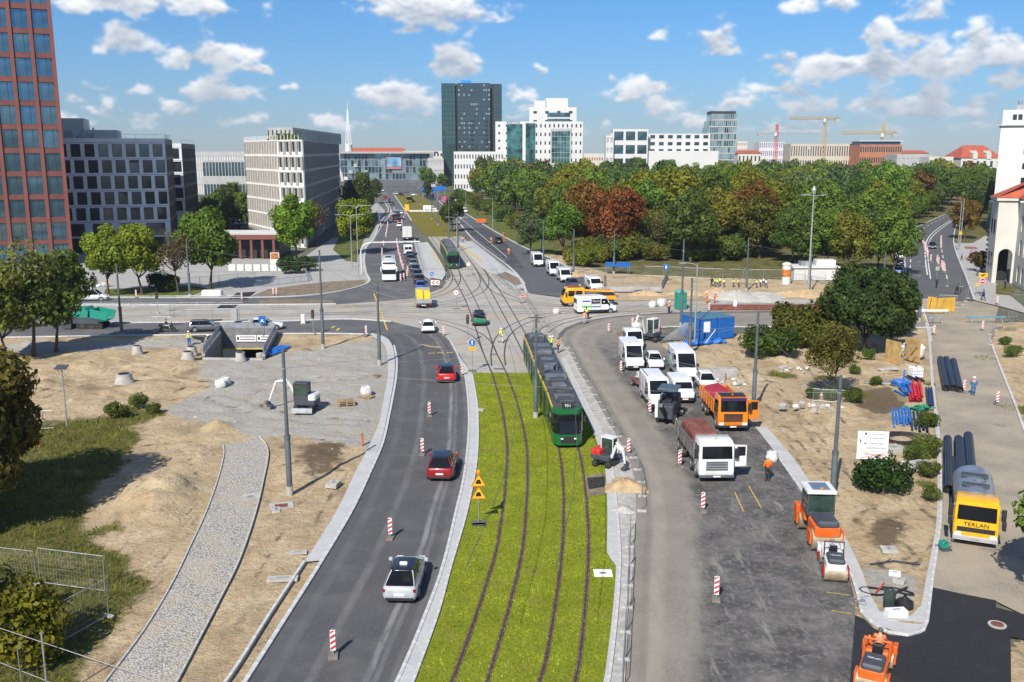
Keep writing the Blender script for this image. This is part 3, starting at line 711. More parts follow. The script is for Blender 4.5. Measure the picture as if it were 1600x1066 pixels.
# ------------------------------------------------------------------ kerb stones
def kerb(pts,w,hgt,pitch,z0,n=400,mat=KERB,px=True,single=False):
 c = spl(pts,n,px);L = sum(math.dist(a,b) for a,b in zip(c[:-1],c[1:]));k = max(1,int(L/pitch))
 c = spl(pts,k+1,px)
 root = None
 if single:
  m = MB()
  o1,o2 = offset(c,-w/2),offset(c,w/2)
  m.loft([[(a[0],a[1],z0),(b[0],b[1],z0),(b[0],b[1],z0+hgt),(a[0],a[1],z0+hgt)] for a,b in zip(o1,o2)])
  return m.build('kerb',mat,kind='structure')
 root = bpy.data.objects.new('kerb',None);COL.objects.link(root);root['kind'] = 'structure'
 root.location = (c[0][0],c[0][1],z0)
 me = MB().cbox(-.5,.5,-w/2,w/2,0,hgt,.015).mesh('kerb_stone');me.materials.append(mat)
 for i in range(k):
  a,b = c[i],c[i+1];d = math.dist(a,b)
  o = obj('kerb_stone',me,None,root,((a[0]+b[0])/2-c[0][0],(a[1]+b[1])/2-c[0][1],rng.uniform(-.006,.006)))
  o.rotation_euler = (0,0,math.atan2(b[1]-a[1],b[0]-a[0]));o.scale = (d-.03,1,1)
 return root
kerb([(x+3,y) for x,y in LL[:-2]],.22,.13,1.0,0)
kerb(LS[:4],.16,.16,1.0,.02)
kerb(RR[:-1],.18,.12,1.0,0)
kerb(RS[:-3],.14,.13,1.0,0)
kerb(PL,.09,.11,1.0,0,mat=EDGE);kerb(PR,.09,.11,1.0,0,mat=EDGE)
kerb(S2[1:],.16,.12,1.0,0);kerb(SL[:13],.16,.12,1.0,0)
kerb(W2,.14,.14,1.0,0)
for line,w in (([(1455,533),(1449,505),(1440,480)],.2),([(1522,468),(1510,435),(1494,395),(1490,374),(1494,353),(1501,341)],.25),([(1547,533),(1561,570),(1586,633),(1612,700),(1700,860)],.2),
   ([(585,523),(470,522),(190,525),(0,528),(-300,532)],.3),([(381,465.5),(460,463.5),(520,457.5),(560,448.5),(577,440),(572,427),(569,410),(570,397),(573,386),(585,372),(592,352),(600,340),(607,328),(600,315)],.4),
   ([(-300,470),(0,466.5),(170,465.5),(381,465.5)],.35),([(1460,512.5),(1180,511.5),(1060,511),(1030,512.5)],.2),([(0,506),(400,503),(537,499),(612,503)],.35),([(0,477.5),(400,476.5),(525,475.5)],.35),
   ([(647,372),(652,395),(662,427),(672,436)],.3),([(822,457),(815,440),(797,419),(755,387),(737,372),(722,354),(702,329),(682,312)],.4),([(925,440),(895,422),(860,404),(830,392),(800,377),(760,354),(725,332),(700,314)],.4),
   ([(616,305),(630,325),(643,345)],.4),([(1416,438),(1413,400),(1414,381),(1421,362),(1442,351),(1477,335)],.3),([(690,437),(694,425),(680,398),(667,379)],.35),([(718,380),(755,419),(781,430),(806,452)],.35)):
 kerb(line,w,.13,1.5,0,single=True)
# platform blocks (edges of the raised stops)
for pts in ([(650,381),(667,379),(680,398),(694,425),(690,437),(668,433),(662,427),(652,395)],[(718,380),(738,377),(790,418),(815,436),(821,444),(818,451),(806,452),(781,430),(755,419)]):
 MB().prism([tuple(G(*p)[:2]) for p in pts],0,.135).build('platform_edge',KERB,kind='structure')
for pts in ([(721,386),(752,410),(754,409),(723,385)],[(674,392),(686,413),(688,413),(676,392)]):
 sheet('road_marking',pts,.15,YL)
# ------------------------------------------------------------------ tram rails
RAILM = mt('rail_steel',(.10,.085,.075),.45,metal=.6,var=.25,vs=4)
RUST = mt('rusty_rail_bed',(.115,.062,.042),.95,var=.35,vs=5,bmp=.6,bs=15,dirt=((.20,.16,.10),2.5))
RFILL = mt('rail_joint_filler',(.085,.082,.076),.9,var=.2)
def rails(px,n,bed,z,px_is=True,gauge=1.505):
 c = spl(px,n)
 for s in (-1,1):
  e = offset(c,s*gauge/2)
  if bed:
   w = .12
   r = np.random.default_rng(int(px[0][0]) + s)
   wa = [w*(.8+.4*r.random()) for _ in e]
   o1 = [(p[0],p[1]) for p in offset(e,-w)];o2 = [(p[0],p[1]) for p in offset(e,w)]
   ribbon('rail_bed',o1,o2,z,RUST)
   ww,zz,hh = .035,z-.01,.035
  else:
   ribbon('rail_groove',offset(e,-.085),offset(e,.085),z,RFILL)
   ww,zz,hh = .035,z-.01,.014
  m = MB();m.loft([[(a[0],a[1],zz),(b[0],b[1],zz),(b[0],b[1],zz+hh),(a[0],a[1],zz+hh)] for a,b in zip(offset(e,-ww),offset(e,ww))])
  m.build('rail',RAILM,kind='structure')
T1 = [(728,1080),(734.5,1064),(756,1000),(777,932),(795.5,861),(803.5,799),(807,758),(808,708),(804,673),(795,630),(780,583)]
T2 = [(866,1080),(871.5,1064),(880.5,1024),(889,962),(896,899),(899.5,844),(899,799),(898,773),(895,740),(889,705),(878,672),(860,630),(842,583)]
rails(T1,120,True,.05);rails(T2,120,True,.05)
rails([(780,583),(769,560),(761,540),(753,515),(736,472),(722,445),(710,422),(697,398),(676,368)],60,False,.030)
rails([(842,583),(828,553),(814,526),(794,490),(772,452),(754,426),(736,402),(714,374)],60,False,.030)
for j,px in enumerate(([(-300,488),(0,485),(400,483),(560,479),(700,478),(860,481),(1000,479),(1200,476),(1460,473)],[(-300,499),(0,496),(400,493),(560,489),(700,487),(850,489),(1000,486),(1200,482),(1460,479)],
   [(766,553),(755,532),(735,518),(700,506),(660,498),(610,493),(560,490.5),(500,491)],[(697,398),(709,420),(713,437),(704,451),(680,462),(640,470),(590,476),(540,480)],
   [(736,402),(753,427),(757,443),(748,456),(720,468),(680,476),(620,483),(560,488)],[(779,572),(778,550),(785,527),(806,509),(841,496),(890,487),(960,482),(1040,480)],
   [(835,568),(836,545),(845,524),(868,507),(911,496),(960,490),(1040,485)],[(753,427),(770,450),(800,466),(850,476),(920,479)])):
 rails(px,60,False,.0305+.0006*j)
rails([(676,368),(667,356),(654,339),(640,318),(628,303)],30,False,.035);rails([(714,374),(690,352),(672,337),(652,316),(638,303)],30,False,.035)
for (x0,y0,x1,y1) in ((765,554,778,554),(771,577,787,577),(706,431,718,431),(708,440,720,440),(752,430,762,430),(712,452,724,453)):
 strip([(x0,y0),(x1,y1)],.5,RFILL,.036,'track_drain',2)
# ------------------------------------------------------------------ buildings
BRICKR = mt('red_brown_cladding',(.17,.052,.040),.6,var=.10,vs=.25)
BRICKR2 = mt('red_brown_spandrel',(.145,.043,.034),.6,var=.22,vs=.35)
PANELG = mt('pale_grey_panel',(.62,.65,.69),.45,var=.08,vs=.3)
PANELD = mt('black_panel',(.022,.023,.026),.5,var=.25,vs=.4)
PANELW = mt('white_stone_panel',(.76,.75,.71),.65,var=.06,vs=.4)
PANELT = mt('taupe_fin',(.34,.315,.28),.6,var=.12,vs=.6)
PANELS = mt('silver_cladding',(.36,.36,.35),.5,var=.1,vs=.5)
FWHITE = mt('white_render',(.60,.595,.575),.7,var=.04,vs=.1)
FCREAM = mt('cream_render',(.57,.555,.50),.8,var=.06,vs=.3,dirt=((.55,.52,.44),.2))
FGREY = mt('grey_render',(.40,.40,.39),.75,var=.1,vs=.2)
FBEIGE = mt('beige_stone',(.50,.45,.37),.75,var=.08,vs=.2)
FBRICK = mt('orange_brick',(.40,.16,.08),.8,var=.15,vs=.5)
TILE = mt('red_roof_tile',(.38,.085,.042),.8,var=.2,vs=.7,bmp=.4,bs=3)
ROOFD = mt('roof_felt',(.20,.20,.20),.9,var=.2,vs=.3)
ROOFL = mt('pale_roof',(.55,.54,.51),.85,var=.12,vs=.2)
DGLASS = mt('dark_tower_glass',(.075,.15,.18),.05,metal=.6,var=.9,vs=.13,spec=.8)
GREENGL = mt('green_glass',(.05,.16,.16),.06,metal=.5,var=.8,vs=.2,spec=.8)
LGLASS = mt('light_glass',(.20,.30,.33),.08,metal=.3,var=.4,vs=.1,spec=.8)
DARKF = mt('dark_frame',(.03,.033,.037),.5)
_winmesh = {}
def wmesh(kind,w,h,d,mat):
 k = (kind,round(w,2),round(h,2),mat.name)
 if k not in _winmesh:
  m = MB()
  if kind == 'pane': m.bx(0,w,0,.05,0,h)
  else:
   t = .09
   m.bx(0,w,-.04,.09,0,t);m.bx(0,w,-.04,.09,h-t,h);m.bx(0,t,-.04,.09,t,h-t);m.bx(w-t,w,-.04,.09,t,h-t)
   if kind == 'frame2': m.bx(w*.62-.04,w*.62+.04,-.04,.09,t,h-t)
  me = m.mesh(kind);me.materials.append(mat);_winmesh[k] = me
 return _winmesh[k]
def facade(root,p0,p1,z0,z1,rows,wall,glass,t=.35,frame=None,framemat=None,wname='wall',inset=None):
 """p0 to p1 seen from outside left to right; rows = [(z_low, z_high, [(u0, u1), ...])]"""
 p0,p1 = Vector(p0[:2]),Vector(p1[:2]);d = p1 - p0;W = d.length;rz = math.atan2(d.y,d.x)
 base = Vector((p0.x,p0.y,0)) - Vector(root.location)
 m = MB();z = z0
 for (a,b,ops) in sorted(rows,key=lambda r: r[0]):
  if a - z > .001: m.bx(0,W,0,t,z,a)
  u = 0
  for (u0,u1) in ops:
   if u0 - u > .001: m.bx(u,u0,0,t,a,b)
   u = u1
  if W - u > .001: m.bx(u,W,0,t,a,b)
  z = b
 if z1 - z > .001: m.bx(0,W,0,t,z,z1)
 w = m.build(wname,wall,root,loc=base);w.rotation_euler = (0,0,rz)
 rot = Matrix.Rotation(rz,4,'Z');ins = t*.8 if inset is None else inset
 for (a,b,ops) in rows:
  for (u0,u1) in ops:
   loc = base + rot @ Vector((u0,ins,a))
   if frame:
    o = obj('window',wmesh(frame,u1-u0,b-a,0,framemat or DARKF),None,root,loc);o.rotation_euler = (0,0,rz)
    o.rotation_euler = (rng.gauss(0,.01),0,rz+rng.gauss(0,.012))
    obj('pane',wmesh('pane',u1-u0,b-a,0,glass),None,o,(0,.03,0))
   else:
    o = obj('window',wmesh('pane',u1-u0,b-a,0,glass),None,root,loc);o.rotation_euler = (rng.gauss(0,.008),0,rz+rng.gauss(0,.01))
 return W
def grid(W,z0,fh,nf,nc,wr=.6,hr=.6,zoff=.25,x0=0,x1=None):
 x1 = W if x1 is None else x1;p = (x1-x0)/nc
 return [(z0+k*fh+fh*zoff,z0+k*fh+fh*(zoff+hr),[(x0+(i+.5-wr/2)*p,x0+(i+.5+wr/2)*p) for i in range(nc)]) for k in range(nf)]
def core(root,pts,z0,z1,mat,roof=ROOFL,name='core',inset=.3,parapet=.5):
 c = Vector((sum(p[0] for p in pts)/len(pts),sum(p[1] for p in pts)/len(pts)))
 P = []
 for p in pts:
  v = Vector(p[:2]) - c;L = v.length;P.append(tuple(c + v*(1 - inset*1.6/L) - Vector(root.location[:2])))
 MB().prism(P,z0,z1-.35).build(name,mat,root)
 MB().prism(P,z1-.34,z1-.2).build('roof',roof,root)
def px_x(px,Y): return AT(px,300,Y).x
def block(name,label,cat,px0,px1,Y,ytop,nf,nc,wall,glass,wr=.55,hr=.5,depth=16,zoff=.3,ybase=None,roof=ROOFL,sidecols=0,z0=None,group=None):
 x0,x1 = AT(px0,ytop,Y).x,AT(px1,ytop,Y).x;z1 = AT(800,ytop,Y).z
 zb = 0 if z0 is None else z0
 root = thing(name,label,cat,(x0,Y,0),0,group)
 W = x1-x0;fh = (z1-zb)/nf
 facade(root,(x0,Y),(x1,Y),zb,z1,grid(W,zb,fh,nf,nc,wr,hr,zoff),wall,glass)
 if sidecols:
  if x0 > 0: facade(root,(x0,Y+depth),(x0,Y+.36),zb,z1,grid(depth-.4,zb,fh,nf,sidecols,wr,hr,zoff),wall,glass)
  else: facade(root,(x1,Y+.36),(x1,Y+depth),zb,z1,grid(depth-.4,zb,fh,nf,sidecols,wr,hr,zoff),wall,glass)
 core(root,[(x0,Y+.1),(x1,Y+.1),(x1,Y+depth),(x0,Y+depth)],zb,z1,wall,roof,inset=.4)
 return root,x0,x1,z1
# A: red-brown tower
def tower_a():
 Y1 = 193.0;x1 = AT(112,400,Y1).x;an = R(19);W = 40.0
 p1 = Vector((x1,Y1));p0 = p1 - Vector((math.cos(an),math.sin(an)))*W
 root = thing('office_tower','tall red-brown office tower with a grid of large square windows','tower',(p1.x,p1.y,0))
 fh,z0 = 4.55,1.2;nf = 11;nb = 11;p = W/nb
 rows = []
 for k in range(nf):
  a = z0 + 3.2 + k*fh;rows.append((a+.75,a+fh-.25,[(i*p+.28,(i+1)*p-.28) for i in range(nb)]))
 rows.insert(0,(z0-.6,z0+3.1,[(i*p+.3,(i+1)*p-.3) for i in range(nb)]))
 facade(root,p0,p1,0,z0+3.2+nf*fh+1,rows,BRICKR2,GLASSB,t=.5,frame='frame2',inset=.42)
 top = z0+3.2+nf*fh+1.2
 m = MB()
 for i in range(nb+1): m.bx(i*p-.34,i*p+.34,-.28,.0,0,top)
 o = m.build('pier',BRICKR,root,loc=Vector((p0.x,p0.y,0))-Vector(root.location));o.rotation_euler = (0,0,an)
 nrm = Vector((-math.sin(an),math.cos(an)))
 nrm = Vector((-.47,.883));q0,q1 = p0 + nrm*15,p1 + nrm*15
 facade(root,p1 + nrm*.52,q1,0,top,grid(14.4,4.4,fh,nf,8,.8,.78,.16),BRICKR,GLASSB,t=.5)
 core(root,[p0+nrm*.3,p1+nrm*.3,q1,q0],0,top,PANELD,inset=.5)
tower_a()
# B: dark office block and its rear wing
def office_b(name,label,p1,W,an,L,z1,nf,cols,side_cols,z0=3.2,narrow=.72):
 d = Vector((math.cos(an),math.sin(an)));nrm = Vector((-math.sin(an),math.cos(an)))
 p0 = p1 - d*W;q1 = p1 + nrm*L;q0 = p0 + nrm*L
 root = thing(name,label,'office building',(p1.x,p1.y,0))
 fh = (z1-z0-1.0)/nf;p = W/cols
 rows = []
 for k in range(nf):
  a = z0 + k*fh;off = (.06 if k % 2 else .24)
  if k == 0: ops = [(i*2*p+.5,i*2*p+2*p*.80) for i in range(cols//2)]
  else: ops = [((i+off)*p,(i+off+narrow)*p) for i in range(cols)]
  ops = [(u0,min(u1,W-.25)) for u0,u1 in ops if u0 < W-.6]
  rows.append((a+.42,a+fh-.28,ops))
 facade(root,p0,p1,z0,z1,rows,PANELG,GLASS,t=.3,frame='frame')
 side = []
 ps = (L-.4)/side_cols
 for k in range(nf):
  a = z0 + k*fh;off = .1 if k % 2 else .3
  side.append((a+.5,a+fh-.3,[((i+off)*ps,(i+off+.55)*ps) for i in range(side_cols)]))
 facade(root,p1 + nrm*.32,q1,z0,z1,side,PANELD,GLASS,t=.3)
 core(root,[p0+nrm*.1,p1+nrm*.1,q1,q0],z0,z1,PANELD,ROOFL)
 # joints between the panels
 m = MB()
 for k in range(1,nf+1): m.bx(0,W,-.03,.0,z0+k*fh-.03,z0+k*fh+.03)
 o = m.build('panel_joint',PANELD,root,loc=Vector((p0.x,p0.y,0))-Vector(root.location));o.rotation_euler = (0,0,an)
 # recessed ground floor
 r0,r1,r2,r3 = [tuple(v - Vector(root.location[:2])) for v in (p0+nrm*2,p1+nrm*2-d*2,q1-d*2,q0)]
 MB().prism([r0,r1,r2,r3],0,z0).build('ground_floor',PANELD,root)
 for i in range(4):
  c = p1 - d*(1+i*6) + nrm*.8 - Vector(root.location[:2]);MB().bx(c.x-.3,c.x+.3,c.y-.3,c.y+.3,0,z0).build('column',PANELG,root)
 # parapet rail
 m = MB()
 for (e0,e1) in ((p0,p1),(p1,q1)):
  e0 = e0 - Vector(root.location[:2]);e1 = e1 - Vector(root.location[:2]);k = int((e1-e0).length/2)
  m.tube((e0.x,e0.y,z1+.9),(e1.x,e1.y,z1+.9),.04,4)
  for i in range(k+1):
   q = e0 + (e1-e0)*i/k;m.tube((q.x,q.y,z1),(q.x,q.y,z1+.9),.03,4)
 m.build('roof_rail',STEEL,root)
 return root,p0,p1,q0,q1,d,nrm
p1 = Vector((AT(266,345,222).x,222.0))
B,b0,b1,b2,b3,bd,bn = office_b('office_block','dark glass office block with staggered pale grey panels behind street trees',p1,52,R(16),27,25.6,6,18,11)
c = b1 - bd*12 + bn*9 - Vector(B.location[:2])
for (u0,u1,zt) in ((-42,-4,30.2),(-4,3,27.6)):
 a_ = b1 + bd*(-14+u0) + bn*8 - Vector(B.location[:2])
 m = MB();m.box((a_.x + bd.x*(u1-u0)/2 + bn.x*5,a_.y + bd.y*(u1-u0)/2 + bn.y*5,(25.4+zt)/2),(u1-u0,10,zt-25.4),R(16))
 m.build('roof_plant_room',ROOFL if u1 > 0 else FCREAM,B)
m = MB();
for k in range(7):
 a_ = b1 + bd*(-30+k*2.3) + bn*4 - Vector(B.location[:2]);s_ = 1+.4*math.sin(k*2.1)
 m.box((a_.x,a_.y,25.3+s_*.7),(1.5,1.3,s_*1.4),R(16));m.tube((a_.x,a_.y,26),(a_.x+.8,a_.y+.3,27+s_),.2,6)
m.build('roof_plant',STEEL,B)
p1 = Vector((AT(291,345,256).x,256.0))
office_b('office_block','narrower grey and black office wing just behind the dark block',p1,9,R(12),32,24.8,6,3,12)
# C: white office with taupe fins
def office_c():
 P = [Vector((AT(386,300,257).x,257)),Vector((AT(437,300,232).x,232)),Vector((AT(475,300,227).x,227)),Vector((AT(531,300,330).x,330))]
 root = thing('office_block','white office building with thin vertical fins and angled corner','office building',(P[2].x,P[2].y,0))
 z0,z1,nf = .0,25.3,7;fh = z1/nf
 for fi,(a,b,nc) in enumerate(((P[0],P[1],13),(P[1],P[2],4),(P[2],P[3],34))):
  W = (b-a).length;p = W/nc;rows = []
  if fi == 2: a = a + (b-a).normalized()*.37;W -= .37;p = W/nc
  for k in range(nf):
   off = (.12,.38,.2,.45,.28,.08,.33)[k]
   wr = (.42,.62,.52)[fi]
   if fi == 2 and k == 1: continue
   ops = [((i+off*.9)*p,min((i+off*.9+wr)*p,W-.1)) for i in range(nc)]
   rows.append((k*fh+.55 if fi != 1 else k*fh+.9,(k+1)*fh-.35,ops))
  if fi == 2: rows = [r for r in rows if r[0] > 3.2]
  facade(root,a,b,0 if fi != 2 else 7.2,z1,[r for r in rows if fi != 2 or r[0] > 7.2],PANELW if fi != 2 else PANELS,GLASS if fi else mt('dark_pane',(.03,.035,.04),.1),t=.4)
  m = MB()
  for k in range(nf):
   if fi == 2 and k < 2: continue
   off = (.12,.38,.2,.45,.28,.08,.33)[k];wr = (.42,.62,.52)[fi]
   for i in range(nc):
    u = (i+off*.9+wr)*p
    if u < W-.3: m.bx(u,u+(.22 if fi == 0 else (.75 if fi == 1 else .5)),-.26,-.003,k*fh+.4,(k+1)*fh-.2)
    m.bx((i+off*.9)*p-.12,(i+off*.9)*p,-.2,-.003,k*fh+.4,(k+1)*fh-.2)
  d = b-a;o = m.build('fin',PANELT,root,loc=Vector((a.x,a.y,0))-Vector(root.location));o.rotation_euler = (0,0,math.atan2(d.y,d.x))
  m = MB()
  for k in range(1,nf+1):
   if fi == 2 and k < 2: continue
   m.bx(0,W,-.1,-.002,k*fh-.18,k*fh+.1)
  o = m.build('floor_band',PANELW if fi != 2 else PANELS,root,loc=Vector((a.x,a.y,0))-Vector(root.location));o.rotation_euler = (0,0,math.atan2(d.y,d.x))
  if fi == 2:
   for i in range(1,18):
    o = MB().bx(i*W/18-.4,i*W/18+.4,.2,.9,0,7.2).build('column',PANELS,root,loc=Vector((a.x,a.y,0))-Vector(root.location));o.rotation_euler = (0,0,math.atan2(d.y,d.x))
 back = [Vector((P[3].x-14,P[3].y+3)),Vector((P[0].x+2,P[0].y+40))]
 core(root,[P[0],P[1],P[2],P[3]]+back,7.3,z1,PANELD,ROOFL,inset=1.0)
 core(root,[P[0],P[1],P[2]+Vector((-4,3)),P[3]+Vector((-5,-2))]+back,0,7.3,PANELD,ROOFL,inset=1.0,name='ground_floor')
 rl = Vector(root.location[:2])
 A = Vector((AT(418,220,246).x,246));Bp = Vector((AT(458,220,243).x,243));Cp = Vector((AT(532,214,331).x+.2,331));Dp = Vector((Cp.x-26,Cp.y));Ep = Vector((A.x-3,A.y+30))
 for a,b,nc in ((A,Bp,6),(Bp,Cp,32)):
  W = (b-a).length
  facade(root,a,b,25.2,28.6,[(25.6,28.0,[((i+.15)*W/nc,(i+.45)*W/nc) for i in range(nc)])],PANELS,GLASS,t=.3,wname='penthouse_wall')
 MB().prism([tuple(v-rl) for v in (A+Vector((.3,.4)),Bp+Vector((-.4,.4)),Cp+Vector((-.5,0)),Dp,Ep)],25.2,28.45).build('penthouse',PANELS,root)
 m = MB()
 for k in range(9):
  q = A + Vector((2+k*.9,8)) - rl;m.tube((q.x,q.y,28.4),(q.x,q.y,29.3+(k%3)*.5),.05,4)
 m.build('roof_aerial',STEEL,root)
 m = MB()
 for a,b in ((P[0],P[1]),(P[1],P[2])):
  k = int((b-a).length/1.2)
  for i in range(k): q = a+(b-a)*i/k-rl;m.bx(q.x-.05,q.x+.05,q.y-.05,q.y+.05,25.3,26.5)
 m.build('roof_rail',PANELW,root)
 # roof planting
 for q in ((AT(436,217,238).x,238),(AT(455,217,238).x,238)):
  m = MB()
  for i in range(160):
   v = Vector((rng.gauss(0,1.1),rng.gauss(0,.5),abs(rng.gauss(0,.5))));s_ = .18
   m.quad(v+Vector((-s_,0,-s_)),v+Vector((s_,rng.uniform(-s_,s_),-s_)),v+Vector((s_,0,s_)),v+Vector((-s_,rng.uniform(-s_,s_),s_)))
  o = m.build('roof_planting',LEAF,root,loc=(q[0]-rl.x,q[1]-rl.y,25.5));o.color = (.09,.12,.03,1)
office_c()
# pavilion with brown columns in front of C
def pavilion():
 x0,x1,Y = AT(398,390,203).x,AT(432,390,203).x,203
 r = thing('pavilion','low flat pavilion with red-brown columns and dark bays beside the fin building','pavilion',(x0,Y,0))
 W = x1-x0
 MB().bx(-14,W,0,14,4.6,5.1).build('roof',ROOFL,r)
 MB().bx(-14,W,-.1,-.004,4.2,5.2).build('fascia',BRICKR,r)
 MB().bx(-14,W,2.5,13,0,4.6).build('wall',PANELD,r)
 for i in range(8):
  MB().bx(-13+i*2.4,-12.5+i*2.4,.1,.6,0,4.6).build('column',BRICKR,r)
pavilion()
# D: pale exhibition halls between B and C
block('exhibition_hall','low white hall with glass front between the two office blocks','hall',316,386,420,251,2,14,PANELS,DGLASS,.8,.62,30)
block('office_block','pale grey striped block on the skyline left of the white fin building','office building',300,388,520,237,3,22,FGREY,FWHITE,.5,.5,20,zoff=.2)
# G: dark glass high-rise
def tower_g():
 Y = 650.0;xs = [AT(p,250,Y).x for p in (691,712,716,766,772,784)];z1 = AT(800,130,Y).z
 r = thing('high_rise','dark blue glass high-rise with a blue sign on its roof','tower',(xs[2],Y,0))
 nf = 22;fh = z1/nf
 for (a,b,nc,zz,yo,wr) in ((xs[0],xs[1],4,z1,1.5,.8),(xs[1],xs[2],1,z1-1.5,4,.5),(xs[2],xs[3],13,z1,0,.84),(xs[3],xs[4],1,z1-1.5,4,.5),(xs[4],xs[5],3,z1-1.0,2.5,.8)):
  facade(r,(a,Y+yo),(b,Y+yo),0,zz,[(k*zz/nf+.45,(k+1)*zz/nf-.25,[((i+.5-wr/2)*(b-a)/nc,(i+.5+wr/2)*(b-a)/nc) for i in range(nc)]) for k in range(nf)],DARKF,DGLASS if (nc != 4) else GREENGL,t=.3)
 core(r,[(xs[0],Y+3.5),(xs[5],Y+3.5),(xs[5],Y+26),(xs[0],Y+26)],0,z1,PANELD,ROOFD,inset=.1)
 facade(r,(xs[0],Y+26),(xs[0],Y+1.5),0,z1,[],PANELD,DGLASS)
 m = MB()
 for k in range(2,15):
  for u in (.40,.84): m.bx((xs[3]-xs[2])*u,(xs[3]-xs[2])*(u+.07),-.9,-.01,k*fh,k*fh+1.1)
 m.build('balcony',DARKF,r)
 lit = mt('pale_blind',(.20,.27,.28),.4)
 for k in range(nf):
  for i in range(13):
   if rng.random() < (.25 if k > 8 else .15):
    u = (i+.3)*(xs[3]-xs[2])/13;MB().bx(u,u+1.3,.18,.22,k*fh+1.1,k*fh+2.3).build('blind',lit,r)
 t = MB().bx(2,9,5,5.5,z1-.1,z1+2.2).build('roof_sign',mt('bright_blue_sign',(.02,.25,.65),.4),r)
tower_g()
# H: low white building in front of it
r,x0,x1,z1 = block('office_block','low plain white office with three rows of small windows below the dark high-rise','office building',709,787,560,237,4,17,FWHITE,GLASS,.42,.42,20,ybase=280)
def text(body,size,name,mat,parent,loc,rot,ext=.005,sx=1):
 cu = bpy.data.curves.new('t','FONT');cu.body = body;cu.size = size;cu.extrude = ext;cu.align_x = 'CENTER';cu.align_y = 'CENTER';cu.resolution_u = 2
 t = bpy.data.objects.new('t',cu);COL.objects.link(t)
 me = bpy.data.meshes.new_from_object(t);bpy.data.objects.remove(t);bpy.data.curves.remove(cu)
 me.materials.clear();me.materials.append(mat)
 o = obj(name,me,None,parent,loc);o.rotation_euler = rot;o.scale = (sx,1,1)
 return o
SIGNB = mt('navy_lettering',(.01,.03,.16),.5)
# I: white bank with green glass and stepped tower behind
r,x0,x1,z1 = block('bank_building','white bank building with green glass strips and logo lettering','office building',774,821,600,190,9,4,FWHITE,GLASS,.25,.3,24)
W = x1-x0
MB().bx(W*.38,W*.9,-.25,-.004,z1*.28,z1-1.5).build('glass_front',GREENGL,r)
text('ARKOSA',2.2,'lettering',SIGNB,r,(W*.6,-.08,z1-.6),(R(90),0,0),.05)
r,x0,x1,z1 = block('bank_building','white block with square windows around one big green glass bay','office building',821,911,585,190,8,13,FWHITE,GLASS,.34,.4,26)
W = x1-x0
MB().bx(.1,W*.17,-.3,-.004,.5,z1-1).build('glass_strip',GREENGL,r)
MB().bx(W*.44,W*.80,-.5,-.004,z1*.36,z1*.90).build('bay_frame',FGREY,r)
for i in range(6):
 for k in range(6):
  MB().bx(W*(.46+i*.053),W*(.46+i*.053)+W*.048,-.62,-.52,z1*(.40+k*.078),z1*(.40+k*.078)+z1*.07).build('window',GREENGL,r)
r2,y0,y1,z2 = block('stepped_tower','white upper tower block with balcony bands behind the bank','tower',827,901,630,168,9,4,FWHITE,GLASS,.3,.3,20)
W = y1-y0
for k in range(4):
 MB().bx(W*.38,W*.86,-.3,-.004,z2*(.66+k*.075),z2*(.66+k*.075)+z2*.05).build('balcony_window',DGLASS,r2)
for (a,b,yt) in ((835,854,157),(853,888,153)):
 MB().bx(AT(a,yt,630).x-y0,AT(b,yt,630).x-y0,4,14,z2-.3,AT(800,yt,630).z).build('roof_block',FWHITE,r2)
m = MB()
for a in (846,855,871,881): q = AT(a,153,630).x-y0;m.tube((q,8,z2+4),(q,8,z2+9),.08,4)
m.build('aerial',STEEL,r2)
# J: white terraced flats
r,x0,x1,z1 = block('apartment_block','white terraced apartment block with deep square balconies above the park trees','apartment block',958,1013,500,202,5,3,FWHITE,DGLASS,.8,.66,16,zoff=.17,sidecols=3)
r,x0,x1,z1 = block('apartment_block','long white apartment wing with paired balcony openings','apartment block',1013,1110,505,209,9,7,FWHITE,DGLASS,.55,.5,16)
MB().bx(-2,(x1-x0)+4,-3,-.4,0,AT(800,236,505).z).build('terrace_wall',FWHITE,r)
block('apartment_block','small white end wing with stacked balconies at the left of the terraced flats','apartment block',947,959,498,212,6,2,FWHITE,FGREY,.6,.5,12)
# K: stepped glass tower
def tower_k():
 Y = 640.0;r = thing('glass_tower','stepped blue-green glass office tower leaning out over the white flats','tower',(AT(1120,230,Y).x,Y,0));X0 = r.location.x
 n = 11;y0s,y1s = 240,178;ztop = AT(800,178,Y).z
 prof = [1090,1090,1090,1092,1095,1096,1099,1102,1106,1108,1112]
 for k in range(n):
  za,zb = (ztop*k/n,ztop*(k+1)/n)
  a = AT(prof[k],200,Y).x-X0;b = AT(1151-(n-k)*.5+2,200,Y).x-X0;nc = 14
  MB().bx(a,b,.25,18,za,zb-.02).build('storey',LGLASS,r)
  m = MB();m.bx(a,b,0,.24,za,za+.7)
  for i in range(nc+1): m.bx(a+(b-a)*i/nc-.1,a+(b-a)*i/nc+.1,0,.24,za+.7,zb-.04)
  m.build('mullion',FGREY,r)
  for i in range(nc):
   if rng.random() < .35: MB().bx(a+(b-a)*i/nc+.2,a+(b-a)*(i+1)/nc-.2,.12,.22,za+.8,zb-.3).build('pane',DGLASS,r)
 MB().bx(AT(1112,178,Y).x-X0,AT(1151,178,Y).x-X0,2,16,ztop,ztop+1.8).build('plant_screen',DARKF,r)
tower_k()
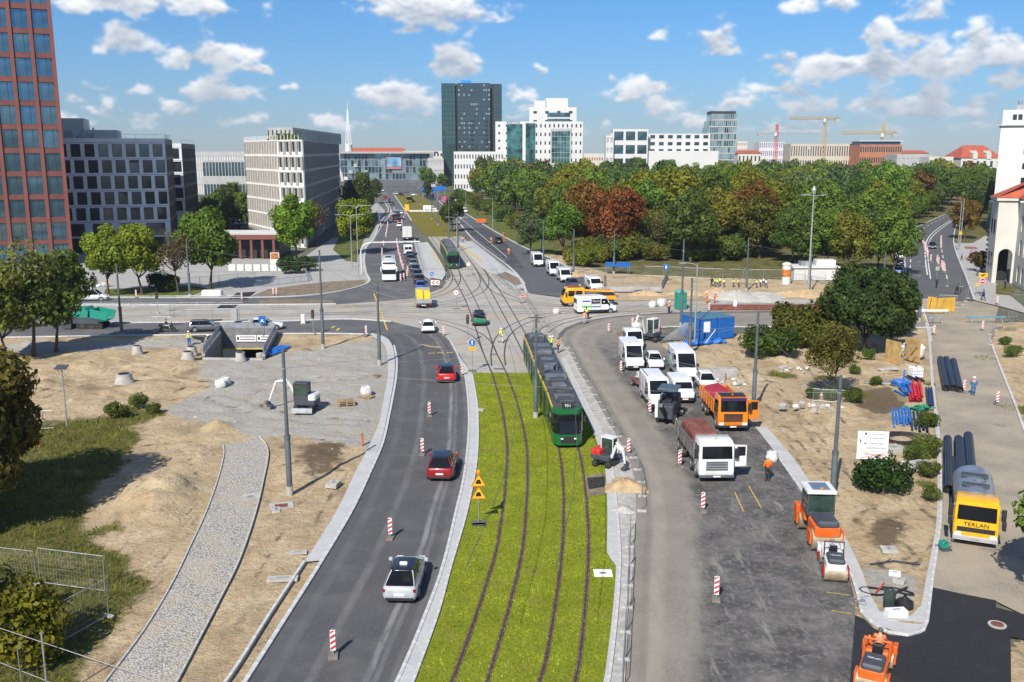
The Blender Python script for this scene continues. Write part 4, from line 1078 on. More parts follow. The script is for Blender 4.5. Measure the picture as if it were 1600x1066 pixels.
# skyline pieces on the right
block('apartment_tower','small pale yellow housing tower on the skyline right of the glass tower','tower',1152,1168,900,221,6,5,FCREAM,FBRICK,.5,.4,14)
block('office_block','white block with violet stripes under the red and white crane','office building',1187,1226,720,222,5,13,FWHITE,mt('violet_panel',(.14,.10,.30),.5),.45,.6,20)
block('hotel','long beige hotel with narrow vertical windows behind the park','hotel',1236,1334,640,225,3,26,FBEIGE,GLASS,.42,.7,20,zoff=.15,roof=ROOFD)
r,x0,x1,z1 = block('office_block','orange brick block with a dark blue glazed top floor on the skyline','office building',1344,1410,620,226,4,18,FBRICK,DGLASS,.6,.5,20)
MB().bx(1,x1-x0-1,1,18,z1-.3,z1+2).build('top_floor',mt('blue_top_floor',(.02,.06,.12),.3),r)
MB().bx(-.5,x1-x0+.5,0,19,z1+2,z1+2.5).build('roof_slab',FWHITE,r)
block('market_hall','low grey-roofed hall on the skyline beside the orange brick block','hall',1402,1458,560,241,2,8,FGREY,FGREY,.5,.5,20)
block('townhouse','cream town house with white-framed windows at the park edge','house',1452,1490,520,245,2,6,FCREAM,GLASS,.5,.5,14)
block('townhouse','pale house with reddish roof right of the bank below the skyline','house',912,947,700,240,3,9,FCREAM,TILE,.5,.3,14)
def gabled(name,label,px0,px1,Y,yeave,yridge,wall,roof,depth=14,dormers=0,nc=6,nf=3):
 x0,x1 = AT(px0,yeave,Y).x,AT(px1,yeave,Y).x;ze,zr = AT(800,yeave,Y).z,AT(800,yridge,Y).z
 r = thing(name,label,'house',(x0,Y,0));W = x1-x0
 facade(r,(x0,Y),(x1,Y),0,ze,grid(W,0,ze/nf,nf,nc,.4,.5),wall,GLASS)
 MB().bx(.1,W-.1,.36,depth,0,ze).build('core',wall,r)
 h = (zr-ze)
 m = MB();m.add([(-.4,-.4,ze),(W+.4,-.4,ze),(W+.4,depth+.4,ze),(-.4,depth+.4,ze),(h*.8,depth/2,zr),(W-h*.8,depth/2,zr)],[(0,1,5,4),(1,2,5),(2,3,4,5),(3,0,4),(0,3,2,1)])
 rf = m.build('roof',roof,r)
 for k in range(dormers):
  u = W*(k+1)/(dormers+1)
  m = MB();m.prism([(u-1.2,-.4),(u+1.2,-.4),(u+1.2,depth/2),(u-1.2,depth/2)],ze-.5,ze+2.2)
  m.add([(u-1.3,-.45,ze+2.2),(u+1.3,-.45,ze+2.2),(u,-.45,ze+4),(u,depth/2,ze+4)],[(0,1,2),(1,3,2),(0,2,3)])
  m.build('gable',wall,r)
 return r
gabled('palace','stone building with steep red tiled roof and ornate gable on the right skyline',1502,1566,520,247,227,FCREAM,TILE,22,2)
gabled('townhouse','long red tiled roof behind the station hall',535,635,1000,240,231,FCREAM,TILE,20,0,14,4)
gabled('townhouse','low house with red tiled roof beside the orange brick skyline block',1410,1452,700,240,235,FCREAM,TILE,14)
gabled('townhouse','small red roofed house under the yellow skyline tower',1153,1190,690,240,235,FCREAM,TILE,14)
# N: cream building with red roof and tall white tower at the right edge
def right_house():
 d = Vector((.285,.958)).normalized();nrm = Vector((-d.y,d.x))
 c = G(1581,443);c = Vector((c.x,c.y))
 r = thing('civic_building','cream public building with red tiled roof and tall arched portal','building',(c.x,c.y,0))
 ze = 14.0
 q = c - d*55
 W = 55
 rows = []
 for (za,zb) in ((.8,3.4),(5.2,7.8),(9.3,12.0)): rows.append((za,zb,[(W-(k+1)*3.1-1.2,W-(k+1)*3.1+.3) for k in range(16)][::-1]))
 facade(r,c,q,0,ze,[(a,b,[(W-v,W-u) for (u,v) in ops][::-1]) for a,b,ops in rows],FCREAM,GLASS,t=.45,frame='frame',framemat=WHITE)
 rl = Vector(r.location[:2])
 back = [c - nrm*16,q - nrm*16]
 core(r,[c - nrm*.3,q - nrm*.3,back[1],back[0]],0,ze,FCREAM,TILE,inset=.3)
 # portal block standing forward of the front
 pw,pl = 3.3,6.0
 a0,a1 = c + nrm*pw - d*0,c - d*0
 f0,f1 = c + nrm*pw,c + nrm*.0
 m = MB()
 zt = 14.3
 def lp(u,v): w = c + nrm*u + d*v - rl;return (w.x,w.y)
 m.prism([lp(pw,0.0),lp(pw,pl),lp(pw-.5,pl),lp(pw-.5,0.0)][::-1],0,zt)
 arch = [(0,0),(.55,0),(.55,4.6)]
 m.prism([lp(pw-.501,0),lp(2.6,0),lp(2.6,.8),lp(pw-.501,.8)],0,zt)
 m.prism([lp(2.599,0),lp(.0,0),lp(.0,.8),lp(2.599,.8)],6.0,zt)
 m.prism([lp(.35,0),lp(.0,0),lp(.0,.8),lp(.35,.8)],0,6.0)
 pts = [(2.6,6.0)] + [(1.475+1.125*math.cos(t),4.9+1.1*math.sin(t)) for t in (math.pi*k/8 for k in range(9))] + [(.35,6.0)]
 P0 = [Vector((*lp(u,0.0),z)) for u,z in pts];P1 = [Vector((*lp(u,.8),z)) for u,z in pts]
 m.add(P0+P1,[tuple(range(len(P0))),tuple(range(2*len(P0)-1,len(P0)-1,-1))] + [(i,i+len(P0),(i+1)%len(P0)+len(P0),(i+1)%len(P0)) for i in range(len(P0))])
 m.build('portal',FCREAM,r)
 MB().prism([lp(pw-.5,.81),lp(.05,.81),lp(.05,pl),lp(pw-.5,pl)],6.2,zt-.1).build('portal_core',FCREAM,r)
 MB().prism([lp(pw-.5,5),lp(.05,5),lp(.05,5.4),lp(pw-.5,5.4)],0,6.2).build('doorway',PANELD,r)
 m = MB()
 for k in range(2):
  w = c + nrm*(pw+.004) + d*(1.8+k*2.2) - rl
  m.box((w.x,w.y,4.0),(1.1,.08,2.4),math.atan2(d.y,d.x));m.box((w.x,w.y,9.8),(1.1,.08,2.4),math.atan2(d.y,d.x))
 m.build('window',GLASS,r)
 # cornice and roof
 m = MB();m.prism([lp(pw+.4,-.4),lp(-.3,-.4),lp(-.3,-55),lp(-16.5,-55),lp(-16.5,pl),lp(pw+.4,pl)],14.3,14.8);m.build('cornice',FCREAM,r)
 m = MB()
 e = [Vector((*lp(pw+.5,-.5),14.8)),Vector((*lp(.4,-.5),14.8)),Vector((*lp(.4,-55),14.8)),Vector((*lp(-16.8,-55),14.8)),Vector((*lp(-16.8,pl),14.8)),Vector((*lp(pw+.5,pl),14.8))]
 t0,t1,t2 = Vector((*lp(-8,4),21.0)),Vector((*lp(-8,-50),21.0)),Vector((*lp(-8,pl-5),21.0))
 m.add(e+[t0,t1,t2],[(0,1,6),(1,2,7,6),(2,3,7),(3,4,8,6,7),(4,5,8),(5,0,6,8)])
 m.build('roof',TILE,r)
 for k in range(9):
  t = (k+.5)/9
  m = MB();a_ = e[1].lerp(t0,t);b_ = e[2].lerp(t1,t);m.tube(a_+Vector((0,0,.03)),b_+Vector((0,0,.03)),.05,4);m.build('tile_course',TILE,r)
 w = c + nrm*(-1) - d*10 - rl
 MB().box((w.x,w.y,18.2),(1.2,1.2,3.0)).build('chimney',FBRICK,r)
 # bluish glass box on the far end of the portal
 w = c + nrm*(pw-1.6) + d*(pl+3) - rl
 MB().box((w.x,w.y,11.5),(5,2.4,4.5),math.atan2(d.y,d.x)).build('glass_bay',LGLASS,r)
 for k in range(9):
  MB().box((w.x,w.y,1.2+k*.9),(5,2.0,.35),math.atan2(d.y,d.x)).build('louvre',FGREY,r)
right_house()
def right_tower():
 Y = 262.0;x0 = AT(1559,250,Y).x;z1 = AT(800,172,Y).z
 r = thing('white_tower_block','tall plain white tower block behind the red roofed building','tower',(x0,Y,0))
 facade(r,(x0,Y),(x0+30,Y),0,z1-4.2,[(z,z+1.6,[(6,8.5),(13,16)]) for z in (14.2,18.0,22.0,26.0)],FWHITE,GLASS,t=.4)
 facade(r,(x0,Y+26),(x0,Y+.41),0,z1-4.2,[(z,z+1.5,[(3,5),(10,12),(17,19)]) for z in (18.0,22.0,26.0)],FWHITE,GLASS,t=.4)
 MB().bx(.5,30,.45,25,0,z1-4.3).build('core',FWHITE,r)
 MB().bx(-.6,30,-.6,26,z1-4.2,z1-3.9).build('cornice',FGREY,r)
 facade(r,(x0+.2,Y+.2),(x0+30,Y+.2),z1-3.9,z1,[(z1-2.7,z1-1.2,[(2.4,3.4),(3.7,4.7),(6.3,7.3),(9,10)])],FWHITE,GLASS,t=.4)
 MB().bx(.25,30,.65,25,z1-3.9,z1-.2).build('attic',FWHITE,r)
 r.rotation_euler = (0,0,R(-27.5))
 m = MB();m.bx(3,6,3,6,z1-.2,z1+1.4);m.bx(7,12,3,8,z1-.2,z1+2.2);m.tube((4,4,z1+1),(4,4,z1+2.5),.5,8);m.build('roof_plant',STEEL,r)
right_tower()
# E/F: spire and station hall
def spire():
 Y = 820.0;c = AT(545,238,Y);r = thing('lattice_spire','slender white lattice spire on a round tower by the station','spire',(c.x,Y,0))
 zb,zt = AT(800,226,Y).z,AT(800,170,Y).z
 MB().lathe([(3.4,0),(3.4,zb-4),(3.0,zb-3.9),(3.0,zb),(1.8,zb+.5)],20).build('round_tower',FWHITE,r,smooth=True)
 m = MB();n = 9
 for k in range(n):
  t0,t1 = k/n,(k+1)/n;r0,r1 = 2.4*(1-t0)+.15,2.4*(1-t1)+.15;z0,z1 = zb+(zt-zb)*t0,zb+(zt-zb)*t1
  for i in range(4):
   a,b = i*math.pi/2,(i+1)*math.pi/2
   m.tube((r0*math.cos(a),r0*math.sin(a),z0),(r1*math.cos(a),r1*math.sin(a),z1),.22,4)
   m.tube((r0*math.cos(a),r0*math.sin(a),z0),(r1*math.cos(b),r1*math.sin(b),z1),.14,4)
   m.tube((r1*math.cos(a),r1*math.sin(a),z1),(r1*math.cos(b),r1*math.sin(b),z1),.14,4)
 m.tube((0,0,zt-1),(0,0,zt+5),.16,4);m.build('lattice',WHITE,r)
spire()
def station():
 Y = 760.0;x0,x1 = AT(532,250,Y).x,AT(690,250,Y).x;r = thing('station_hall','long glass station hall with flat roof and coloured billboard','station',(x0,Y,0));W = x1-x0
 zr = AT(800,240,Y).z;
 MB().bx(-2,W*.93,-4,40,zr,zr+1.5).build('roof',PANELS,r)
 MB().bx(.3,W*.88,.6,38,0,zr-.05).build('core',LGLASS,r)
 nc,nr_ = 26,4
 m = MB()
 for i in range(nc+1): m.bx(W*.88*i/nc-.15,W*.88*i/nc+.15,0,.5,0,zr)
 for k in range(nr_): m.bx(0,W*.88,0,.45,1+k*(zr-1)/nr_,1.4+k*(zr-1)/nr_)
 m.build('mullion',STEEL,r)
 for i in range(nc):
  for k in range(nr_):
   g = GLASSB if rng.random() < .5 else LGLASS
   u = W*.88/nc;h_ = (zr-1)/nr_
   MB().bx(u*i+.2,u*(i+1)-.2,.2,.4,1.5+k*h_,.9+(k+1)*h_).build('pane',g,r)
 b = MB().bx(W*.46,W*.60,-1.2,-.8,11.5,zr-3).build('billboard',mt('billboard_blue',(.16,.34,.52),.5,var=.5,vs=.15),r)
 MB().bx(W*.455,W*.605,-1.0,-.4,9.5,zr-2.7).build('billboard_frame',mt('billboard_red',(.34,.13,.12),.5,var=.3,vs=.3),r)
 for k in range(5): MB().bx(W*(.03+.05*k),W*(.03+.05*k)+3,-1,-.2,1+k%3*5,3.5+k%3*5).build('shop_sign',(FWHITE,FGREY,PANELS)[k%3],r)
 # white arch rising at the left end
 m = MB();pts = [Vector((-4+16*math.sin(t*.9),-60,22*math.cos(t*.95))) for t in (math.pi/2*k/12 for k in range(13))]
 m.path(pts,1.0,6);m.build('arch',FWHITE,r)
station()
block('platform_hall','grey shed with ribbon roofs beside the station glass front','hall',668,693,640,247,3,5,FGREY,FGREY,.8,.4,20)
block('low_depot','long low pale building on the skyline right of the station','building',630,692,1000,236,3,12,FCREAM,GLASS,.5,.4,14)
# tower cranes
def crane(px,ytop,Y,jib_l,jib_r,ml,mj,label,tip=0):
 c = AT(px,238,Y);z = AT(800,ytop,Y).z
 r = thing('tower_crane',label,'crane',(c.x,Y,0))
 def lattice(m,a,b,w,n,th):
  a,b = Vector(a),Vector(b);d = (b-a).normalized();u = d.orthogonal().normalized()*w;v = d.cross(u)
  cs = [u+v,u-v,-u-v,v-u]
  for k in range(n):
   p,q = a.lerp(b,k/n),a.lerp(b,(k+1)/n)
   for i in range(4):
    m.tube(p+cs[i],q+cs[i],th,4,cap=False);m.tube(p+cs[i],q+cs[(i+1)%4],th*.8,4,cap=False)
 m = MB();lattice(m,(0,0,0),(0,0,z),.9,16,.15);m.build('mast',ml,r)
 m = MB();lattice(m,(-jib_l,0,z-1),(0,0,z-1),.75,14,.13);m.build('jib',mj,r)
 m = MB();lattice(m,(0,0,z-1),(jib_r,0,z-1),.75,5,.13);m.build('counter_jib',mj,r)
 MB().box((jib_r-1.5,0,z-2.4),(3,1.6,2.6)).build('counterweight',CONC,r)
 MB().box((-1.2,-1.2,z-2.6),(1.6,1.6,2.2)).build('cab',FWHITE,r)
 if tip:
  m = MB();lattice(m,(0,0,z),(0,0,z+tip),.6,4,.2);m.tube((0,0,z+tip),(-jib_l*.7,0,z-.4),.1,4);m.tube((0,0,z+tip),(jib_r*.8,0,z-.4),.1,4);m.build('apex',ml,r)
CRY = mt('crane_yellow',(.50,.34,.12),.6);CRR = mt('crane_red',(.50,.09,.08),.6);CRW = mt('crane_white',(.62,.55,.55),.6)
crane(1287,182,640,24,9,CRY,CRY,'tallest yellow tower crane above the beige hotel')
crane(1212,204,660,-32,-10,CRR,CRW,'red and white tower crane at the left of the cranes',4)
crane(1378,205,640,28,9,CRY,CRY,'yellow tower crane with pointed apex in front of the orange brick block',5)
# ------------------------------------------------------------------ trees
def crown_mesh(name,seed,Rx,Hh,nb,nl,size,br=(.26,.42),fill=.9,flat=1.0):
 r = np.random.default_rng(seed);V = []
 C = []
 for i in range(nb):
  while True:
   u = r.normal(size=3);u /= np.linalg.norm(u)
   if u[2] > -.75: break
  k = r.uniform(.35,.80)
  rad = Rx*r.uniform(*br)
  C.append((np.array([u[0]*Rx*k,u[1]*Rx*k,Hh/2*(1+u[2]*k)]),rad))
 cs = np.array([c for c,_ in C]);rs = np.array([q for _,q in C])
 per = np.maximum(8,(nl*rs**2/np.sum(rs**2)).astype(int))
 out = []
 for c,rad,n in zip(cs,rs,per):
  d = r.normal(size=(n,3));d /= np.linalg.norm(d,axis=1)[:,None]
  p = c + d*rad*np.array([1,1,flat])*r.uniform(.72,1.08,(n,1))
  nn = d + r.normal(0,.45,(n,3));nn /= np.linalg.norm(nn,axis=1)[:,None]
  a = np.cross(nn,r.normal(size=(n,3)));a /= np.linalg.norm(a,axis=1)[:,None];b = np.cross(nn,a)
  s = size*r.uniform(.6,1.3,(n,1))
  out.append(np.stack([p-a*s,p-b*s*.62+nn*s*.12,p+a*s,p+b*s*.62+nn*s*.12],1))
 V = np.concatenate(out).reshape(-1,3)
 me = mesh_np(name,V,np.arange(len(V)).reshape(-1,4));me.materials.append(LEAF)
 return me,C
def trunk_mesh(name,seed,C,h0,r0,n_limb=6,lean=.3,twigs=False):
 r = random.Random(seed);m = MB();top = Vector((r.uniform(-lean,lean),r.uniform(-lean,lean),h0))
 p = Vector((0,0,-.2));k = 4;pts = [p]
 for i in range(1,k+1): pts.append(Vector((top.x*i/k + r.uniform(-.06,.06),top.y*i/k + r.uniform(-.06,.06),h0*i/k)))
 for i in range(k): m.tube(pts[i],pts[i+1],r0*(1.25 if i == 0 else 1-.12*i),8,r0*(1-.12*(i+1)))
 for c,rad in r.sample(C,min(n_limb,len(C))):
  e = Vector((c[0],c[1],c[2]+h0*.75));mid = top.lerp(e,.5) + Vector((0,0,-.25*rad))
  m.tube(top,mid,r0*.45,5,r0*.28);m.tube(mid,e,r0*.28,5,r0*.08)
  if twigs:
   for j in range(7):
    f = e + Vector((r.gauss(0,.7),r.gauss(0,.7),abs(r.gauss(.5,.6))))*rad;m.tube(mid.lerp(e,r.random()),f,r0*.10,3,r0*.03)
 me = m.mesh(name);soft(me,60);me.materials.append(BARK)
 return me
KIND = {}
def make_kind(key,Rx,Hh,h0,nb,nl,size,r0,seeds,**kw):
 L = []
 limb = kw.pop('limb',6);tw = kw.pop('twigs',False)
 for s in seeds:
  cm,C = crown_mesh('crown',s,Rx,Hh,nb,nl,size,**kw)
  L.append((cm,trunk_mesh('trunk',s,C,h0,r0,limb,twigs=tw),h0))
 KIND[key] = L
make_kind('park',6.3,14.5,2.4,46,7600,.36,.34,(1,2,3,4,5,6),br=(.2,.38))
make_kind('far',6.2,13.5,3.0,34,2600,.6,.34,(11,12,13),br=(.2,.38))
make_kind('street',3.9,8.8,2.3,46,11000,.23,.2,(21,22,23),br=(.2,.36))
make_kind('sparse',3.4,7.4,3.2,40,1500,.18,.17,(31,32),br=(.2,.4),limb=22,twigs=True)
make_kind('big',5.2,10.0,1.6,60,24000,.22,.3,(41,42),br=(.18,.33))
make_kind('bush',2.0,2.3,.3,22,3600,.13,.08,(51,52,53),br=(.26,.45))
make_kind('narrow',2.2,8.5,1.5,30,3600,.26,.16,(61,62),br=(.3,.5))
make_kind('sapling',2.3,4.4,2.0,28,3600,.11,.08,(71,),br=(.2,.36),limb=14,twigs=True)
def tree(kind,p,s,col,label,group=None,rz=None,v=None,name='tree',cat='tree',sz=None):
 L = KIND[kind];cm,tm,h0 = L[v % len(L)] if v is not None else rng.choice(L)
 r = thing(name,label,cat,(p[0],p[1],p[2] if len(p) > 2 else 0),rng.uniform(0,6.28) if rz is None else rz,group)
 r.scale = (s,s,s*(sz or 1))
 obj('trunk',tm,None,r)
 c = obj('crown',cm,None,r,(0,0,h0*.72));c.color = (*[x*rng.uniform(.92,1.08)*(1.45 if max(col) < .156 and col[1] < .125 and group is None and col not in (DG,MG,OL) else 1) for x in col],1)
 return r
DG,MG,OL,YG,BR,SG,BG = (.088,.142,.04),(.125,.195,.04),(.185,.20,.034),(.16,.20,.025),(.205,.078,.03),(.115,.16,.08),(.19,.265,.03)
# park wood
GRP = 'trees of the dense park wood'
LAB = {0:'deep green broad tree in the dense park wood',1:'mid green rounded tree in the dense park wood',2:'olive and yellowing tree in the dense park wood',3:'orange-brown autumn tree in the dense park wood',4:'greyish green tree in the dense park wood'}
SPEC = [tuple(G(*q)[:2]) for q in ((965,402),(828,398),(1025,402),(1122,400),(1186,404),(880,400),(1060,398))]
pts = []
lb = [tuple(G(*p)[:2]) for p in ((905,408),(860,384),(810,358),(760,332),(720,306),(690,288),(672,276))]
rb = [tuple(G(*p)[:2]) for p in ((1404,424),(1406,396),(1406,378),(1412,360),(1436,348),(1470,334),(1500,322),(1560,305))]
def xb(B,y):
 ys = [q[1] for q in B];xs = [q[0] for q in B];return float(np.interp(y,ys,xs))
rr_ = random.Random(3)
cand = 0
while cand < 9000:
 cand += 1
 y = 196 + 330*rr_.random()**1.25
 x = rr_.uniform(-75,260)
 if x < xb(lb,y)+5 or x > xb(rb,y)-4: continue
 if y < 206 and (x > 62 or x < 20): continue
 if any((x-a)**2+(y-b)**2 < 64 for a,b in SPEC): continue
 if abs(x-SPEC[0][0]) < 5 and y < 225: continue
 sp_ = 8.2 + (y-196)*.016
 if any((x-a)**2+(y-b)**2 < sp_*sp_ for a,b,*_ in pts): continue
 pts.append((x,y))
pts = sorted(pts,key=lambda q: q[1])[:290]
for i,(x,y) in enumerate(pts):
 t = rr_.random();c = 0 if t < .30 else 1 if t < .58 else 2 if t < .88 else 4 if t < .965 else 3
 col = (DG,MG,OL,(.17,.105,.025),SG)[c];kk = rr_.uniform(.8,1.25);col = tuple(x*kk for x in col) if y > 215 else col
 s = rr_.uniform(.84,1.2)*(1.0 if y < 420 else 1.08)
 if y < 215: s *= .95
 tree('park' if y < 330 else 'far',(x,y),s,col,LAB[c],GRP,sz=rr_.uniform(.9,1.06))
# trees one can single out along the park edge
tree('park',G(965,404),1.0,BR,'rust-brown chestnut standing out at the front of the park',v=0,sz=1.0)
tree('park',G(828,398),.62,SG,'pale silvery green tree above the parked white vans',v=2)
tree('sparse',G(1025,402),1.15,(.13,.12,.045),'thin half-bare tree in front of the park beside the rust-brown one',v=0)
tree('park',G(1122,400),.95,OL,'olive green oak with low branches at the lawn edge',v=3)
tree('park',G(1186,404),.85,(.075,.085,.018),'dark olive tree over the mown park lawn',v=4)
tree('park',G(880,400),.75,MG,'bushy mid green tree behind the parked vans by the fence',v=5)
tree('park',G(1060,398),.85,DG,'dark green tree right of the thin half-bare one',v=1)
for i,p in enumerate(((895,415),(915,418),(935,410))):
 tree('bush',G(*p),1.5,OL,('weedy bush at the left of the park slope','weedy bush in the middle of the park slope','weedy bush below the rust-brown chestnut')[i],'bushes on the park slope',name='bush',cat='bush')
for i,p in enumerate(((1290,425),(1330,430),(1370,425),(1395,430),(1250,422))):
 tree('park',G(*p),.78,(MG,OL,DG,MG,DG)[i],('mid green tree behind the white kiosk roofs','olive tree behind the big tree on the sand lot','dark tree left of the side street','mid green tree at the corner of the side street','dark tree behind the tall floodlight mast')[i],v=i)
for i in range(16):
 tree('bush',G(905+i*16.5,402+rng.uniform(-3,7)),rng.uniform(1.2,2.3),(DG,OL,MG)[i%3],'undergrowth bush along the front of the park wood','undergrowth along the park front',name='bush',cat='bush')
# street trees on the left
ST_ = [('street',(170,462),1.12,BG,'bright green street tree, first of the four on the verge',0),('street',(222,460),1.15,BG,'bright green street tree, second of the four on the verge',1),
 ('sparse',(279,458),1.12,(.10,.085,.05),'half-bare brownish tree between two green street trees',1),('street',(328,452),1.38,(.115,.18,.035),'large dense green street tree by the tall mast',2),
 ('street',(463,412),1.4,(.15,.225,.028),'round bright green tree before the white fin building',0),('street',(556,398),1.25,(.19,.255,.028),'yellow-green tree beside the boulevard lamp posts',1),
 ('park',(558,352),1.0,(.05,.075,.026),'big grey-green willow-like tree behind the yellow-green one',1),('sparse',(492,385),1.2,(.10,.075,.055),'bare brownish tree at the corner of the fin building',0),
 ('park',(585,318),.7,(.05,.075,.026),'smaller grey-green tree further up the boulevard',2)]
for k,p,s,col,lab,v in ST_: tree(k,G(*p),s,col,lab,v=v)
tree('street',G(88,552),1.2,(.10,.155,.03),'dark green tree at the left street edge beside the asphalt paver',v=2)
tree('sparse',G(52,560),1.4,(.15,.165,.065),'thin grey-leaved tree with bare twigs at the left street edge',v=0)
tree('street',G(12,566),1.12,(.15,.155,.04),'olive brown tree at the left frame edge over the street',v=1)
tree('big',G(-55,820),1.08,(.085,.075,.022),'brownish chestnut at the left edge of the picture over the grass',v=0)
tree('big',G(-190,870),.9,MG,'green tree outside the left edge that shades the grass lot',v=1)
tree('big',G(-170,740),.9,MG,'tall green tree left of the shaded sand bank',v=0)
tree('street',G(1700,965),.9,MG,'tree beyond the right edge shading the sandy lane',v=0)
# right lot
tree('big',G(1352,552),1.0,(.035,.062,.02),'large spreading dark green tree on the sand lot by the side street',v=0,sz=.98)
tree('big',G(1392,528),.70,(.085,.10,.018),'yellowish green tree behind the large dark one',v=1)
tree('big',G(1315,520),.62,(.09,.10,.018),'olive tree left behind the large dark one',v=0)
for p,s,col,lab in (((1188,560),1.35,(.05,.075,.018),'rounded green bush on the sand lot'),((1238,540),1.9,(.075,.082,.016),'large olive bush beside the big tree'),((1222,560),1.25,(.04,.065,.018),'low dark green bush in front of the olive one'),
   ((1275,545),1.5,(.08,.095,.02),'yellowish bush against the big tree'),((1377,768),1.02,(.025,.05,.016),'small dark green bush under the white direction sign'),((1305,560),1.3,(.055,.085,.02),'green bush at the foot of the big tree'),
   ((1537,425),1.5,(.085,.06,.02),'brown-green clipped hedge bush by the civic building'),((18,1040),1.25,(.16,.15,.02),'yellow-green bush at the lower left fence'),((-30,1000),1.2,(.06,.08,.02),'dark bush at the lower left corner'),
   ((1445,712),.6,(.14,.17,.045),'tall pale weeds by the kerb below the coiled hoses'),((1432,722),.5,(.13,.16,.045),'tall pale weeds beside the white sack'),((1452,745),.45,(.12,.15,.04),'small weeds at the lane kerb'),((1450,668),.5,(.11,.15,.04),'weeds beside the black pipe bundle'),
   ((1455,782),.35,(.12,.15,.04),'weeds nearest the yellow tank lorry'),((1270,622),.4,(.09,.13,.03),'weeds at the left foot of the thin young tree'),((1333,632),.5,(.09,.13,.03),'weeds at the right foot of the thin young tree'),((1300,625),.45,(.08,.12,.03),'weeds around the trunk of the thin young tree'),((1367,602),.35,(.10,.14,.04),'lone tuft of weeds on the sand'),((1335,585),.35,(.10,.14,.04),'tuft of weeds behind the thin young tree'),((1358,565),.45,(.08,.12,.03),'weeds behind the timber trench frame'),((1582,560),.5,(.08,.11,.03),'weeds on the verge right of the lane'),((1570,540),.4,(.08,.11,.03),'small weeds on the verge by the far right'),
   ((215,640),.5,(.08,.12,.025),'green weeds on the sand bank edge'),((185,655),.55,(.08,.11,.025),'green weeds beside the solar lamp'),((240,648),.35,(.09,.13,.025),'small weeds at the gravel edge'),((250,455),1.2,(.03,.05,.02),'dark hedge between the street trees'),((262,456),1.1,(.035,.055,.02),'dark hedge right part between the street trees'),((455,428),1.3,(.03,.06,.02),'dark shrubs under the round bright tree'),((480,424),1.1,(.035,.06,.02),'dark low shrub by the ramp railing')):
 tree('bush',GH(*p) if p[1] > 520 else G(*p),s,col,lab,name='bush',cat='bush')
tree('sapling',GH(1302,622),1.25,(.115,.125,.03),'thin young tree with sparse yellow leaves on the sand lot',v=0)
# along the side street
tree('park',G(1507,374),.72,(.13,.085,.025),'brown-orange tree on the grass by the side street',v=1)
for p,s,col,lab,v in (((1530,352),.95,DG,'dark green tree behind the brown-orange one',2),((1545,335),1.0,DG,'dark tree before the white tower',3),((1520,330),1.1,MG,'tall green tree closing the side street',4),((1495,322),1.05,MG,'green tree at the far bend of the side street',5),((1560,345),.8,OL,'olive tree beside the civic building',0)):
 tree('park',G(*p),s,col,lab,v=v)
tree('street',G(1451,340),.95,(.09,.14,.02),'light green young tree on the verge of the side street',v=0)
tree('street',G(1430,352),.9,MG,'green young tree at the side street bend',v=1)
# far green: between the offices, round the station, behind the wood
for i,(px,Y,s,c) in enumerate(((345,262,.55,DG),(360,300,.6,MG),(372,280,.6,DG),(335,330,.6,MG),(350,370,.7,DG),(378,340,.6,MG),(365,420,.7,MG),(340,460,.8,DG),(322,300,.6,DG))):
 tree('far',(AT(px,300,Y).x,Y),s,c,'tree among the car park greenery between the two office blocks','car park trees between the offices')
for i,(px,Y,s) in enumerate(((635,900,1.0),(645,905,1.1),(652,890,.9),(664,640,.9),(672,600,.7),(690,560,.7),(915,760,.9),(925,780,.9),(935,770,1.0),(1490,640,.9),(1470,600,.8),(560,700,.6),(570,690,.6),(1420,560,.8),(1440,560,.9),(1545,480,1.0),(1600,480,1.1),(1640,480,1.1))):
 tree('far',(AT(px,260,Y).x,Y),s,(DG,MG)[i%2],'distant green tree on the skyline','distant skyline trees')
tree('narrow',(AT(863,262,515).x,515),1.2,(.03,.045,.025),'dark spruce in front of the white bank',v=0,sz=1.3)
tree('narrow',(AT(668,285,455).x,455),1.0,(.035,.06,.02),'slim tree beside the station approach',v=1)
for i,(px,py,s) in enumerate(((706,362,1.0),(702,352,.7))):
 tree('street',G(px,py),s,(.045,.075,.02),('dark green tree on the boulevard median','smaller tree behind it on the boulevard median')[i],v=i)
for i in range(12):
 p = (712+i*11.5,317+i*5.6);q = G(p[0]+6,p[1]-4)
 tree('bush',q,rng.uniform(1.3,2.2),(DG,MG,OL)[i%3],'low shrub along the foot of the park wood by the boulevard','shrubs along the boulevard side of the park',name='bush',cat='bush')
# ------------------------------------------------------------------ vehicles (x forward, y left, z up; root on the ground under the middle)
_cache = {}
def cm(key,fn):
 if key not in _cache: _cache[key] = fn()
 return _cache[key]
def cobj(key,name,fn,mat,parent,loc=None,smooth=False,col=None):
 def mk():
  b = fn();me = b.mesh(name)
  if smooth: soft(me,40 if smooth is True else smooth)
  me.materials.append(mat);return me
 o = obj(name,cm(key,mk),None,parent,loc)
 if col is not None: o.color = (*col,1)
 return o
def wheel(root,x,y,r,w,rim=RIM):
 s = 1 if y > 0 else -1
 o = cobj(('tyre',r,w),'wheel',lambda: MB().add(*ring_wheel(r,w)),RUBBER,root,(x,y,r),True)
 q = cobj(('rim',r,w,rim.name),'rim',lambda: MB().tube((0,-.02,0),(0,.02,0),r*.62,14).tube((0,-.04,0),(0,.04,0),r*.2,8),rim,o,(0,s*w*.48,0))
 return o
